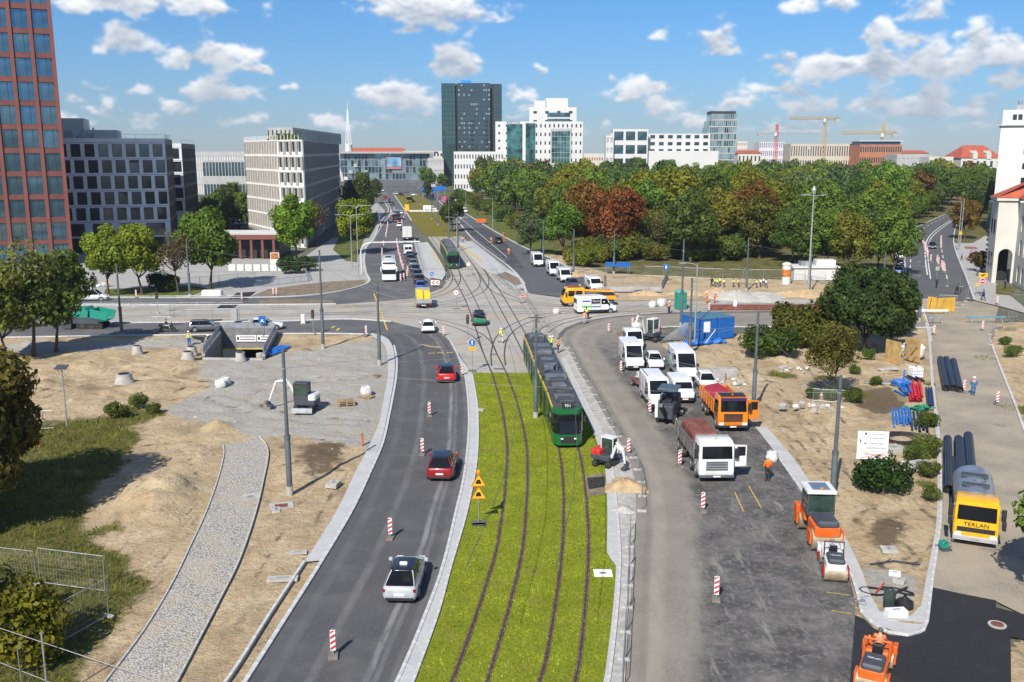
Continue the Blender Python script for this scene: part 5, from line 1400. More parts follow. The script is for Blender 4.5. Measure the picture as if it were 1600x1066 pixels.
def ring_wheel(r,w,n=18):
 prof = [(r*.62,-w/2),(r*.92,-w/2),(r,-w*.32),(r,w*.32),(r*.92,w/2),(r*.62,w/2)]
 vs = [(q*math.cos(t),y,q*math.sin(t)) for q,y in prof for t in (2*math.pi*i/n for i in range(n))]
 k = len(prof);fs = [(j*n+i,(j+1)*n+i,(j+1)*n+(i+1)%n,j*n+(i+1)%n) for j in range(k-1) for i in range(n)]
 fs += [tuple(range(n)),tuple((k-1)*n+i for i in range(n-1,-1,-1))]
 return vs,fs
def hull(m,st,top=.84,low=.9):
 """loft stations (x, z_bottom, z_top, half width) into a rounded shell"""
 S = []
 for (x,zb,zt,w) in st:
  h = zt - zb
  S.append([(x,-w*low,zb),(x,w*low,zb),(x,w,zb+min(.18,h*.3)),(x,w,zb+h*.62),(x,w*.965,zt-min(.10,h*.14)),(x,w*top,zt),(x,-w*top,zt),(x,-w*.965,zt-min(.10,h*.14)),(x,-w,zb+h*.62),(x,-w,zb+min(.18,h*.3))])
 return m.loft([r[::-1] for r in S])
CAR = {
 'hatch': (4.3,1.78,1.50,.96,-.47,-.36,.02,.20,.32),'suv': (4.45,1.86,1.64,1.06,-.48,-.37,.05,.20,.36),'wagon': (4.75,1.82,1.48,.95,-.485,-.42,.0,.18,.33),
 'liftback': (4.48,1.76,1.49,.98,-.475,-.27,.10,.30,.32),'mpv': (4.5,1.82,1.80,1.05,-.485,-.44,.10,.29,.33),'small': (3.9,1.70,1.52,.98,-.47,-.38,.03,.23,.30),'jeep': (4.3,1.85,1.80,1.15,-.48,-.45,.10,.16,.38)}
def car(kind,px,hd,col,label,roofcol=None,rz=None,group=None,taxi=False,z=.03,p=None):
 L,W,H,bz,r0,r1,f1,f0,wr = CAR[kind];w = W/2
 loc = G(*px) if p is None else Vector(p);loc.z = z
 root = thing('car',label,'car',loc,head(*hd) if rz is None else rz,group)
 k = kind
 def body():
  st = [(-.5,.44,bz*.74,w*.66),(-.497,.36,bz*.84,w*.80),(-.488,.29,bz*.92,w*.90),(-.468,.23,bz*.975,w*.96),(-.43,.2,bz,w*.99),(-.36,.2,bz,w),(-.2,.2,bz*.985,w),(f0-.02,.2,bz*.97,w),(f0+.06,.2,bz*.955,w*.99),(.40,.2,bz*.86,w*.965),(.46,.22,bz*.76,w*.92),(.49,.28,bz*.66,w*.84),(.5,.36,bz*.56,w*.74)]
  return hull(MB(),[(x*L,a,b,c) for x,a,b,c in st])
 cobj((k,'body'),'body',body,PAINT,root,None,75,col)
 rw,bw,rb = w*.69,w*.90,bz*.965
 def gring(t,out=0,zz=None):
  e = 1-(1-t)**1.25
  x0,x1,hw = (r0+(r1-r0)*(t*.55+e*.45))*L-out,(f0+(f1-f0)*(t*.6+e*.4))*L+out,bw+(rw-bw)*t**1.25+out
  z = rb-.02+(H-.05-rb)*t if zz is None else zz;c = .16+.12*t;P = []
  for cx,cy,a0 in ((x1-c,hw-c,0),(x0+c,hw-c,90),(x0+c,-hw+c,180),(x1-c,-hw+c,270)):
   P += [(cx+c*math.cos(R(a0+q*18)),cy+c*math.sin(R(a0+q*18)),z) for q in range(6)]
  return P
 RG = [gring(t) for t in (0,.3,.6,.85,1)]
 def panel(ids,out=0):
  G_ = RG if not out else [gring(t,out) for t in (0,.3,.6,.85,1)];m = MB()
  for j in range(4):
   for i in ids: k2 = (i+1) % 24;m.add([G_[j][i],G_[j][k2],G_[j+1][k2],G_[j+1][i]],[(0,1,2,3)])
  return m
 for nm,ids in (('windscreen',(21,22,23,0,1)),('side_window',(2,3,4,5,6,7)),('rear_window',(8,9,10,11,12,13)),('side_window',(14,15,16,17,18,19,20))):
  cobj((k,nm,ids[0]),nm,lambda: panel(ids),CARGLASS,root,None,60)
 def roof():
  a = gring(1,.012);z = a[0][2];cx = (r1+f1)/2*L;S = [[(x,y,z-.03) for x,y,_ in a]]
  for f,dz in ((1,.0),(.95,.025),(.8,.042),(.45,.052)): S.append([(cx+(x-cx)*f,y*f,z+dz) for x,y,_ in a])
  return MB().loft(S)
 cobj((k,'roof'),'roof',roof,PAINT,root,None,60,roofcol or col)
 cobj((k,'pillar'),'pillar',lambda: (lambda m: m.add(panel((8,),.008).v,panel((8,),.008).f).add(panel((14,),.008).v,panel((14,),.008).f).add(panel((20,),.008).v,panel((20,),.008).f))(panel((2,),.008)),PAINT,root,None,60,col)
 xm = (r0+r1+f0+f1)/4*L
 for s in (-1,1): cobj((k,'bp',s),'door_pillar',lambda: MB().tube((xm-.05,s*(bw+.0),rb),(xm+.02,s*(rw+.03),H-.1),.035,4),DARKPL,root)
 for x in (-.31,.31):
  for s in (-1,1): wheel(root,x*L,s*(w-.09),wr,.21)
 def arches():
  m = MB()
  for x in (-.31,.31):
   for s in (-1,1): m.tube((x*L,s*(w-.12),wr),(x*L,s*(w+.012),wr),wr+.07,16)
  return m
 cobj((k,'arch'),'wheel_arch',arches,DARKPL,root)
 cobj((k,'bump'),'bumper',lambda: MB().cbox(-.502*L,-.47*L,-w*.80,w*.80,.26,.42,.02).cbox(.46*L,.503*L,-w*.78,w*.78,.24,.42,.02),DARKPL,root)
 cobj((k,'sill'),'sill',lambda: MB().bx(-.2*L,.2*L,-w-.008,-w+.05,.2,.32).bx(-.2*L,.2*L,w-.05,w+.008,.2,.32),DARKPL,root)
 for s in (-1,1):
  cobj((k,'tl',s),'tail_light',lambda: MB().cbox(-.494*L,-.45*L,min(s*w*.62,s*w*.945),max(s*w*.62,s*w*.945),bz*.70,bz*.86,.02),RED_L,root)
  cobj((k,'hl',s),'headlight',lambda: MB().cbox(.455*L,.492*L,min(s*w*.5,s*w*.88),max(s*w*.5,s*w*.88),bz*.60,bz*.74,.01),HEADL,root)
  cobj((k,'mir',s),'mirror',lambda: MB().cbox(f0*L-.28,f0*L-.12,min(s*(w-.02),s*(w+.17)),max(s*(w-.02),s*(w+.17)),rb-.02,rb+.13,.02),PAINT,root,None,False,col)
 for s in (-1,1): cobj((k,'seam',s),'door_seam',lambda: MB().bx(xm-.06,xm-.04,min(s*w*.99,s*(w+.006)),max(s*w*.99,s*(w+.006)),.34,bz-.1).bx(f0*L-.35,f0*L-.33,min(s*w*.99,s*(w+.006)),max(s*w*.99,s*(w+.006)),.34,bz-.1),DARKPL,root)
 cobj((k,'hs'),'hatch_seam',lambda: MB().bx(-.5*L,-.49*L,-w*.6,w*.6,bz*.5,bz*.515),DARKPL,root)
 cobj((k,'np'),'number_plate',lambda: MB().bx(-.508*L,-.49*L,-.26,.26,bz*.52,bz*.52+.11),PLATE,root)
 cobj((k,'np2'),'number_plate',lambda: MB().bx(.49*L,.508*L,-.26,.26,.42,.53),PLATE,root)
 cobj((k,'grille'),'grille',lambda: MB().bx(.47*L,.497*L,-w*.45,w*.45,bz*.50,bz*.62),DARKPL,root)
 if taxi: cobj(('taxi',),'taxi_sign',lambda: MB().cbox(-.09,.09,-.20,.20,0,.12,.03),WHITE,root,(-.12*L,0,H-.02))
 return root
SILVER,REDC,WHT,BLK,GRY,NAVY,BLUE = (.42,.44,.46),(.42,.012,.016),(.78,.78,.78),(.012,.012,.014),(.09,.10,.115),(.012,.02,.05),(.02,.07,.32)
car('liftback',(634,916),((624,941),(641,889)),SILVER,'silver liftback taxi with black roof driving away in the foreground',BLK,taxi=True)
car('suv',(692,738),((687,754),(697,722)),(.26,.008,.014),'dark red SUV with black roof driving away past the yellow warning signs',BLK)
car('suv',(697,592),((697,604),(694,580)),(.55,.012,.02),'bright red SUV with dark roof driving up to the junction',BLK)
car('hatch',(669,517),((669,524),(668,505)),WHT,'white taxi hatchback with yellow roof sign entering the junction',WHT,taxi=True)
g = car('jeep',(748,506),((749,511),(744,496)),(.035,.05,.05),'dark off-roader with green tailgate on the junction slabs')
MB().bx(-2.19,-2.13,-.8,.8,.55,1.02).build('tailgate_panel',mt('tailgate_green',(.01,.22,.10),.4),g)
MB().bx(-1.6,.2,-.55,.55,1.8,1.86).build('roof_rack',DARKPL,g)
car('hatch',(656.5,452),((658,457),(651,437)),BLUE,'bright blue hatchback right behind the yellow-loaded lorry in the queue')
QC = [((654,442),'suv',(.02,.02,.025),'black SUV with lit tail lamps second in the waiting queue'),((651,433),'hatch',(.02,.035,.05),'dark blue hatchback in the queue behind the black SUV'),((648,424),'wagon',(.03,.05,.075),'navy estate car in the waiting queue'),
  ((645,416),'hatch',(.16,.17,.18),'grey hatchback in the waiting queue'),((642,409),'suv',(.025,.025,.03),'black SUV in the middle of the waiting queue'),((640,403),'hatch',(.02,.03,.07),'dark blue car in front of the white van in the queue'),
  ((636,388),'suv',(.04,.045,.055),'dark grey SUV behind the white van in the queue'),((630,360),'wagon',(.05,.06,.07),'dark estate beyond the white box lorry'),((624,355),'hatch',WHT,'white car beside the barrier boards on the boulevard'),
  ((621,348),'suv',(.15,.02,.02),'dark red car behind the white one on the boulevard'),((626,335),'hatch',WHT,'white car beyond the dark bus on the boulevard')]
for px,k,col,lab in QC: car(k,px,((658,455),(640,403)),col,lab)
car('wagon',(325,517),((300,518.5),(345,517)),(.10,.115,.13),'grey estate car driving right on the left cross street')
car('hatch',(416,514.5),((390,516),(440,514)),WHT,'white hatchback driving right beside the underpass stairs')
car('mpv',(146,470),((120,471),(170,470)),(.62,.63,.64),'silver-white people carrier on the far left lane')
car('suv',(778,380),((790,388),(768,372)),BLK,'black car parked among the road workers on the closed carriageway')
car('wagon',(1456.5,388),((1455,380),(1457,398)),BLK,'black car driving towards us on the side street')
for px,col,lab in (((1410,394),(.09,.09,.10),'dark grey car parked at the park side of the side street'),((1407,404),(.6,.62,.64),'white car parked at the park side of the side street'),((1405,415),(.03,.03,.035),'black car half hidden by the tree on the side street'),((1404,428),(.03,.10,.35),'blue van-like car behind the big tree on the side street')):
 car('hatch',px,((1404,430),(1409,392)),col,lab)
car('small',(1022,573),((1014,560),(1031,586)),WHT,'small white hatchback between the parked white vans')
car('small',(1103,606),((1090,590),(1114,622)),WHT,'white car half hidden behind the orange tipper')
car('wagon',(895,449),((880,440),(910,458)),(.06,.07,.09),'dark pickup-like car between white vans at the closed carriageway')
for i,(px,Y,c) in enumerate(((603,470,(.3,.02,.02)),(609,440,WHT),(612,415,(.04,.05,.07)),(620,520,(.5,.5,.5)),(627,505,BLK),(637,500,(.1,.1,.12)),(645,505,WHT),(598,560,WHT),(601,590,(.2,.2,.22)),(595,540,BLK),(668,480,(.08,.02,.02)))):
 car('hatch',None,None,c,('red car at the far boulevard crossing','white car on the far left carriageway','dark car on the far left carriageway','silver car at the far boulevard crossing','black car at the far boulevard crossing','dark grey car crossing the far boulevard','white car crossing the far boulevard','white car near the station approach','grey car near the station approach','black car at the left of the far crossing','dark red car right of the far tram tracks')[i],rz=(R(95) if i in (1,2,7,8) else R(5)),p=(AT(px,300,Y).x,Y,0))
for i in range(40):
 a,b = divmod(i,10);Y = 285 + a*16;x = AT(322+b*6.3,300,Y).x + rng.uniform(-.4,.4)
 car('hatch',None,None,rng.choice((WHT,SILVER,BLK,GRY,(.3,.02,.02),NAVY,WHT)),'car parked in the car park between the two office blocks',rz=R(70),p=(x,Y,0),group='cars in the office car park')
def van(px,hd,L,W,H,label,name='van',kind='panel',col=WHT,stripe=None,z=.03,rack=False,p=None,rz=None,beacon=False,lettering=False):
 w = W/2;loc = G(*px) if p is None else Vector(p);loc.z = z
 root = thing(name,label,'van',loc,head(*hd) if rz is None else rz)
 k = ('van',L,W,H)
 zh = 1.22
 def body():
  st = [(-.5,.42,H-.10,w*.96),(-.49,.36,H-.02,w),(-.3,.34,H,w),(.10,.34,H,w),(.17,.34,H-.03,w),(.22,.34,H-.20,w*.99),(.355,.34,zh+.03,w*.97),(.44,.34,zh-.12,w*.95),(.485,.36,zh-.30,w*.88),(.5,.42,zh-.48,w*.78)]
  return hull(MB(),[(x*L,a,b,c) for x,a,b,c in st],.86,.96)
 cobj(k+('b',),'body',body,PAINT,root,None,True,col)
 def ws():
  a,b = (.355*L-.04,zh+.06),(.215*L-.02,H-.26)
  return MB().add([(a[0]+.05,-w*.84,a[1]+.02),(a[0]+.05,w*.84,a[1]+.02),(b[0]+.08,w*.80,b[1]+.06),(b[0]+.08,-w*.80,b[1]+.06)],[(0,1,2,3)])
 cobj(k+('w',),'windscreen',ws,CARGLASS,root)
 for s in (-1,1):
  cobj(k+('sw',s),'side_window',lambda: MB().add([(.10*L,s*(w+.012),zh+.12),(.30*L,s*(w*.985+.012),zh+.12),(.235*L,s*(w*.965+.015),H-.42),(.10*L,s*(w*.985+.015),H-.42)],[(0,1,2,3) if s < 0 else (3,2,1,0)]),CARGLASS,root)
  if kind == 'crew': cobj(k+('cw',s),'side_window',lambda: MB().bx(-.06*L,.05*L,min(s*w,s*(w+.013)),max(s*w,s*(w+.013)),zh+.15,H-.5),CARGLASS,root)
  cobj(k+('mir',s),'mirror',lambda: MB().cbox(.27*L,.30*L,min(s*(w+.0),s*(w+.26)),max(s*(w+.0),s*(w+.26)),zh+.0,zh+.36,.02),DARKPL,root)
  cobj(k+('hl',s),'headlight',lambda: MB().cbox(.43*L,.482*L,min(s*w*.62,s*w*.92),max(s*w*.62,s*w*.92),zh-.36,zh-.14,.02),HEADL,root)
  cobj(k+('tl',s),'tail_light',lambda: MB().bx(-.506*L,-.485*L,min(s*w*.86,s*w*.97),max(s*w*.86,s*w*.97),.85,1.55),RED_L,root)
  for x in (-.27,.33): wheel(root,x*L,s*(w-.10),.35,.23)
  cobj(k+('ar',s),'wheel_arch',lambda: MB().tube((-.27*L,s*(w-.12),.36),(-.27*L,s*(w+.01),.36),.43,14).tube((.33*L,s*(w-.12),.36),(.33*L,s*(w+.01),.36),.43,14),DARKPL,root)
  cobj(k+('trim',s),'side_trim',lambda: MB().bx(-.2*L,.26*L,min(s*(w-.03),s*(w+.014)),max(s*(w-.03),s*(w+.014)),.36,.58),DARKPL,root)
 cobj(k+('bp',),'bumper',lambda: MB().cbox(.45*L,.508*L,-w*.86,w*.86,.30,.60,.04).cbox(-.51*L,-.48*L,-w*.95,w*.95,.34,.52,.03),DARKPL,root)
 cobj(k+('gr',),'grille',lambda: MB().bx(.47*L,.497*L,-w*.5,w*.5,.62,.80),DARKPL,root)
 cobj(k+('np',),'number_plate',lambda: MB().bx(.5*L,.511*L,-.26,.26,.42,.53),PLATE,root)
 cobj(k+('rd',),'rear_window',lambda: MB().bx(-.508*L,-.49*L,-w*.75,-.05,H*.6,H*.85).bx(-.508*L,-.49*L,.05,w*.75,H*.6,H*.85),CARGLASS,root)
 for s in (-1,1): cobj(k+('seam',s),'door_seam',lambda: MB().bx(.085*L,.09*L,min(s*w,s*(w+.014)),max(s*w,s*(w+.014)),.6,H-.3).bx(-.16*L,-.155*L,min(s*w,s*(w+.014)),max(s*w,s*(w+.014)),.6,H-.25).bx(-.45*L,.08*L,min(s*w,s*(w+.012)),max(s*w,s*(w+.012)),H*.52,H*.52+.03),DARKPL,root)
 if rack: MB().tube((-.45*L,-w*.8,H+.06),(.1*L,-w*.8,H+.06),.03,5).tube((-.45*L,w*.8,H+.06),(.1*L,w*.8,H+.06),.03,5).build('roof_rail',DARKPL,root)
 if beacon: MB().lathe([(.07,0),(.07,.12),(.03,.16)],8).build('beacon',ORANGE_L,root,loc=(.12*L,-.3,H))
 if stripe:
  for s in (-1,1):
   y0 = s*(w+.012)
   MB().add([(-.46*L,y0,1.15),(-.10*L,y0,.85),(-.10*L,y0,1.15),(-.46*L,y0,1.45)],[(0,1,2,3)]).build('livery_stripe',mt('livery_green',(.08,.42,.05),.5),root)
   MB().add([(-.10*L,y0,.85),(.05*L,y0,.75),(.05*L,y0,1.0),(-.10*L,y0,1.12)],[(0,1,2,3)]).build('livery_stripe',mt('livery_blue',(.03,.06,.32),.5),root)
   MB().bx(-.44*L,-.22*L,min(y0,y0+s*.003),max(y0,y0+s*.003),1.75,2.05).build('livery_panel',mt('livery_blue',(.03,.06,.32),.5),root)
 if lettering:
  MB().bx(-.02*L-.75,-.02*L+.55,-w-.016,-w-.012,1.45,2.15).build('livery_panel',BLACK,root)
  text('TERLAN',.30,'lettering',WHITE,root,(-.02*L-.1,-w-.022,1.8),(R(90),0,0),.003)
  MB().bx(-.38*L,-.18*L,-w-.016,-w-.012,1.75,1.95).build('livery_stripe',mt('livery_blue',(.03,.06,.32),.5),root)
  MB().bx(-.38*L,-.12*L,-w-.016,-w-.012,.95,1.20).build('livery_stripe',mt('livery_green',(.08,.42,.05),.5),root)
  MB().bx(-.12*L,.08*L,-w-.016,-w-.012,.95,1.12).build('livery_stripe',mt('livery_blue',(.03,.06,.32),.5),root)
 return root
van((930,489),((905,490),(960,488)),5.9,2.0,2.55,'white panel van with company lettering in front of the yellow crew lorry',lettering=True)
van((839,415),((828,405),(853,427)),5.8,2.0,2.6,'white panel van furthest up the closed carriageway')
van((864,429),((850,418),(878,441)),5.8,2.0,2.55,'white panel van second in line on the closed carriageway')
van((881,439),((867,430),(896,452)),5.4,2.0,2.3,'white van behind the dark pickup on the closed carriageway',kind='crew')
van((927,453),((914,445),(945,462)),5.2,2.0,2.2,'white minibus behind the yellow crew lorry',kind='crew')
van((986,571),((976,556),(1000,588)),5.9,2.0,2.6,'white panel van nearest the sandy lane, first of the parked group',beacon=True)
van((1066,586),((1050,566),(1086,610)),6.6,2.05,2.75,'white long van with green and blue stripes',stripe=True,kind='crew')
van((1023,629),((1010,612),(1038,650)),5.8,2.0,2.55,'white van with dark roof rails beside the milling machine',rack=True)
van((1063,622),((1051,607),(1076,640)),4.6,1.85,1.95,'small white van behind the milling machine canopy')
van((637.5,398),((638,400),(635,388)),5.2,2.0,2.3,'white van in the waiting queue seen from behind',)
van(None,None,5.2,2.0,2.2,'white van crossing the tram bed by the boulevard barrier',p=(AT(672,328,372).x,372,0),rz=R(0))
van(None,None,5.0,2.0,2.0,'white delivery van driving on the far right carriageway',p=(AT(724,330,360).x,360,0),rz=R(-70))
def box_lorry(p,rz,label,L=7.0,boxcol=FWHITE,cabcol=WHT,H=3.3,load=None):
 root = thing('lorry',label,'lorry',p,rz)
 MB().cbox(L/2-1.9,L/2,-1.05,1.05,.5,2.35,.12).build('cab',PAINT,root,smooth=True).color = (*cabcol,1)
 MB().bx(L/2-.9,L/2+.012,-.92,.92,1.35,2.1).build('windscreen',CARGLASS,root)
 MB().bx(-L/2,L/2-1.8,-.45,.45,.55,.8).build('chassis',DARKPL,root)
 if load is None:
  MB().cbox(-L/2,L/2-2.05,-1.2,1.2,.82,H,.03).build('cargo_box',boxcol,root)
  MB().bx(-L/2-.012,-L/2-.002,-.02,.02,.9,H-.1).build('door_seam',DARKPL,root)
 else:
  m = MB();m.bx(-L/2,L/2-2.0,-1.15,1.15,.82,.92)
  m.bx(-L/2,-L/2+.06,-1.15,1.15,.925,1.45).bx(-L/2+.065,L/2-2.0,-1.15,-1.09,.925,1.45).bx(-L/2+.065,L/2-2.0,1.09,1.15,.925,1.45).bx(L/2-2.08,L/2-2.0,-1.085,1.085,.925,2.6)
  m.build('drop_sides',mt('aluminium_sides',(.45,.46,.47),.4,metal=.5),root)
  for i in range(4):
   for j in range(2):
    MB().cbox(-L/2+.2+i*1.05,-L/2+1.18+i*1.05,-1.03+j*1.05,-.05+j*1.05,.93,2.3+rng.uniform(-.15,.2),.06).build('yellow_crate',load,root)
 for s in (-1,1):
  wheel(root,L/2-1.0,s*.92,.42,.26);wheel(root,-L/2+1.4,s*.92,.42,.3)
  MB().bx(-L/2-.03,-L/2+.03,min(s*.7,s*1.1),max(s*.7,s*1.1),.55,.72).build('tail_light',RED_L,root)
 MB().bx(-L/2-.02,-L/2+.04,-.3,.3,.48,.6).build('number_plate',PLATE,root)
 return root
q = G(661,478);box_lorry((q.x,q.y,.03),head((661,486),(656,466)),'small flatbed lorry loaded with yellow crates crossing the junction',6.2,load=mt('yellow_load',(.72,.55,.03),.6,var=.15,vs=2))
q = G(636,374);box_lorry((q.x,q.y,.03),head((637,379),(634,366)),'white box lorry in the queue under the gantry arm')
q = AT(708,320,395);box_lorry((q.x,395,0),R(-70),'white box lorry on the far right carriageway',7)
q = AT(697,315,420);box_lorry((q.x,420,0),R(-70),'pink box lorry on the far right carriageway',6,mt('pink_box',(.55,.12,.25),.6),(.5,.15,.25))
q = AT(672,300,470);r = box_lorry((q.x,470,0),R(-70),'dark lorry with white drum on the far right carriageway',7,DARKPL,NAVY,2.6)
def coach(p,rz,label,L=12.2,H=3.6,col=(.72,.73,.73)):
 root = thing('coach',label,'coach',p,rz);w = 1.27
 m = MB();hull(m,[(-L/2,.5,H-.3,w*.94),(-L/2+.1,.35,H-.05,w),(-L/2+.6,.3,H,w),(L/2-1.2,.3,H,w),(L/2-.5,.3,H-.06,w),(L/2-.12,.3,H-.55,w*.98),(L/2,.35,1.3,w*.95)],.86,.98)
 m.build('body',PAINT,root,smooth=True).color = (*col,1)
 MB().add([(L/2+.012,-w*.92,1.35),(L/2+.012,w*.92,1.35),(L/2-.14,w*.92,H-.5),(L/2-.14,-w*.92,H-.5)],[(0,1,2,3)]).build('windscreen',CARGLASS,root)
 MB().add([(L/2-.11,-w*.9,H-.5),(L/2-.11,w*.9,H-.5),(L/2-.45,w*.84,H-.13),(L/2-.45,-w*.84,H-.13)],[(0,1,2,3)]).build('destination_band',DARKPL,root)
 for s in (-1,1):
  for i in range(6): MB().bx(-L/2+.5+i*1.9,-L/2+2.3+i*1.9,min(s*w,s*(w+.012)),max(s*w,s*(w+.012)),1.65,H-.55).build('side_window',CARGLASS,root)
  wheel(root,L/2-2.5,s*(w-.13),.5,.3);wheel(root,-L/2+2.9,s*(w-.13),.5,.3)
  MB().cbox(L/2-.25,L/2-.02,min(s*.75,s*1.15),max(s*.75,s*1.15),.62,.85,.03).build('headlight',HEADL,root)
  MB().cbox(L/2-.1,L/2+.25,min(s*(w+.02),s*(w+.2)),max(s*(w+.02),s*(w+.2)),1.9,2.7,.04).build('mirror',WHITE,root)
 MB().cbox(-1.5,1.6,-.85,.85,H-.02,H+.2,.06).build('air_unit',PANELS,root)
 MB().bx(-1.2,1.3,-.5,.5,H+.2,H+.24).build('fan_grille',DARKPL,root)
 MB().bx(L/2-.02,L/2+.02,-.28,.28,.45,.57).build('number_plate',PLATE,root)
 return root
q = G(607.5,434);coach((q.x,q.y,.03),head((606,420),(608,439)),'white coach coming towards us between the barrier boards')
q = G(619,343);coach((q.x,q.y,.03),head((619,338),(621,350)),'dark bus among the barrier boards up the boulevard',11,3.1,(.03,.035,.04))
# ---------------------------------------------------------------- lorries on site
def truck_cab(root,x0,W,col,z0=.95,H=2.95,Lc=1.9,grille=DARKPL,wsh=(1.75,2.6),glass=CARGLASS):
 w = W/2
 m = MB();hull(m,[(x0,z0,H-.08,w*.97),(x0+.1,z0-.1,H,w),(x0+Lc-.55,z0-.35,H,w),(x0+Lc-.2,z0-.45,H-.12,w),(x0+Lc-.04,z0-.45,wsh[0]-.05,w*.98),(x0+Lc,z0-.4,1.3,w*.95)],.9,.98)
 m.build('cab',PAINT,root,smooth=True).color = (*col,1)
 xf = x0+Lc
 MB().add([(xf+.005,-w*.86,wsh[0]),(xf+.005,w*.86,wsh[0]),(xf-.13,w*.84,wsh[1]),(xf-.13,-w*.84,wsh[1])],[(0,1,2,3)]).build('windscreen',glass,root)
 for s in (-1,1):
  MB().add([(x0+.35,s*(w+.012),wsh[0]),(xf-.25,s*(w+.005),wsh[0]-.1),(xf-.35,s*(w*.985),wsh[1]-.05),(x0+.35,s*(w*.985+.01),wsh[1]-.05)],[(0,1,2,3) if s < 0 else (3,2,1,0)]).build('side_window',glass,root)
  MB().cbox(xf-.35,xf-.2,min(s*(w+.06),s*(w+.32)),max(s*(w+.06),s*(w+.32)),1.7,2.4,.03).build('mirror',DARKPL,root)
  MB().cbox(xf-.12,xf+.06,min(s*w*.62,s*w*.94),max(s*w*.62,s*w*.94),.62,.82,.02).build('headlight',HEADL,root)
 MB().cbox(xf-.2,xf+.09,-w*.99,w*.99,.42,.60,.03).build('bumper',DARKPL if grille in (DARKPL,None) else mt('grille_grey',(.10,.11,.12),.5),root)
 for k in range(4 if grille else 0): MB().bx(xf-.05,xf+.035,-w*.62,w*.62,.92+k*.17,1.04+k*.17).build('grille_bar',grille,root)
 MB().bx(xf+.09,xf+.10,-.26,.26,.45,.56).build('number_plate',PLATE,root)
def tipper(p,rz,label,cabcol,bodymat,loadmat,L=8.4,axles=(3.0,1.2,-1.4,-2.7),grille=DARKPL,door=None,name='tipper_lorry',rim=RIM):
 root = thing(name,label,'lorry',p,rz);W = 2.45;w = W/2;xf = L/2
 MB().bx(-L/2+.2,xf-.5,-.42,.42,.62,.95).build('chassis',DARKPL,root)
 truck_cab(root,xf-1.95,W,cabcol,grille=grille)
 MB().lathe([(.06,0),(.06,.1),(.02,.15)],8).build('beacon',ORANGE_L,root,loc=(xf-.7,0,2.95))
 a,b = -L/2,xf-2.15
 m = MB();m.bx(a,b,-w+.05,w-.05,1.05,1.15)
 m.add([(a,-w,1.152),(b,-w,1.152),(b,-w,2.25),(a,-w,2.05),(a,-w+.08,1.152),(b,-w+.08,1.152),(b,-w+.08,2.25),(a,-w+.08,2.05)],[(0,1,2,3),(7,6,5,4),(0,4,5,1),(1,5,6,2),(2,6,7,3),(3,7,4,0)])
 m.add([(a,w-.08,1.152),(b,w-.08,1.152),(b,w-.08,2.25),(a,w-.08,2.05),(a,w,1.152),(b,w,1.152),(b,w,2.25),(a,w,2.05)],[(0,1,2,3),(7,6,5,4),(0,4,5,1),(1,5,6,2),(2,6,7,3),(3,7,4,0)])
 m.bx(b-.1,b,-w+.085,w-.085,1.152,2.45);m.bx(a,a+.08,-w+.085,w-.085,1.152,2.0)
 for k in range(6):
  for s in (-1,1): m.bx(a+.3+k*(b-a)/6,a+.42+k*(b-a)/6,min(s*(w+.003),s*(w+.05)),max(s*(w+.003),s*(w+.05)),1.1,2.02)
 m.build('tipper_body',bodymat,root)
 if loadmat:
  S = []
  for i in range(9):
   x = a+.1+(b-a-.25)*i/8;S.append([(x,-w+.1,1.6),(x,-.5,2.02+.12*math.sin(i*1.3)),(x,.4,2.10+.1*math.cos(i*1.7)),(x,w-.1,1.75),(x,w-.1,1.16),(x,-w+.1,1.16)])
  MB().loft([q[::-1] for q in S]).build('tarpaulin_cover',loadmat,root,smooth=True)
 for x in axles:
  for s in (-1,1): wheel(root,x,s*(w-.16),.52,.3,rim)
 for s in (-1,1):
  m = MB();
  for x in axles: m.bx(x-.6,x+.6,min(s*(w-.3),s*w),max(s*(w-.3),s*w),1.03,1.045)
  m.build('mudguard',DARKPL,root)
 if door:
  s,dm = door;dr = MB();dr.add([(xf-.55,s*(w+.02),1.0),(xf-.75,s*(w+1.0),1.0),(xf-.75,s*(w+1.0),2.5),(xf-.55,s*(w+.02),2.6),(xf-.61,s*(w+.02),1.0),(xf-.81,s*(w+1.0),1.0),(xf-.81,s*(w+1.0),2.5),(xf-.61,s*(w+.02),2.6)],
    [(0,1,2,3),(7,6,5,4),(0,4,5,1),(1,5,6,2),(2,6,7,3),(3,7,4,0)])
  o = dr.build('open_door',PAINT,root);o.color = (*dm,1)
  MB().add([(xf-.545-.03,s*(w+.13),1.75),(xf-.545-.175,s*(w+.9),1.75),(xf-.545-.175,s*(w+.9),2.4),(xf-.545-.03,s*(w+.13),2.45)],[(0,1,2,3)]).build('door_window',CARGLASS,o)
 return root
RUSTY = mt('rusty_red_oxide',(.19,.062,.042),.8,var=.3,vs=1.2,dirt=((.10,.05,.04),1.5))
TARP = mt('crimson_tarpaulin',(.36,.02,.045),.7,var=.2,vs=.7,dirt=((.09,.02,.03),.5))
STEELBODY = mt('scuffed_steel_body',(.20,.19,.18),.55,metal=.4,var=.3,dirt=((.30,.25,.19),1.2))
ORP = (.72,.20,.008)
ORBODY = mt('orange_body',(.66,.19,.01),.5,var=.12,dirt=((.40,.22,.10),1.5))
q = G(1097,724);r = tipper((q.x,q.y,.03),head((1068,688),(1118,760)),'four-axle tipper with white cab and red-oxide hopper, door open',(.72,.72,.70),STEELBODY,None,8.8,(3.1,1.5,-1.5,-2.9),mt('grille_grey',(.10,.11,.12),.5),(1,(.75,.75,.74)))
MB().cbox(-3.2,1.0,-.95,.95,1.2,2.55,.18).build('hopper',RUSTY,r)
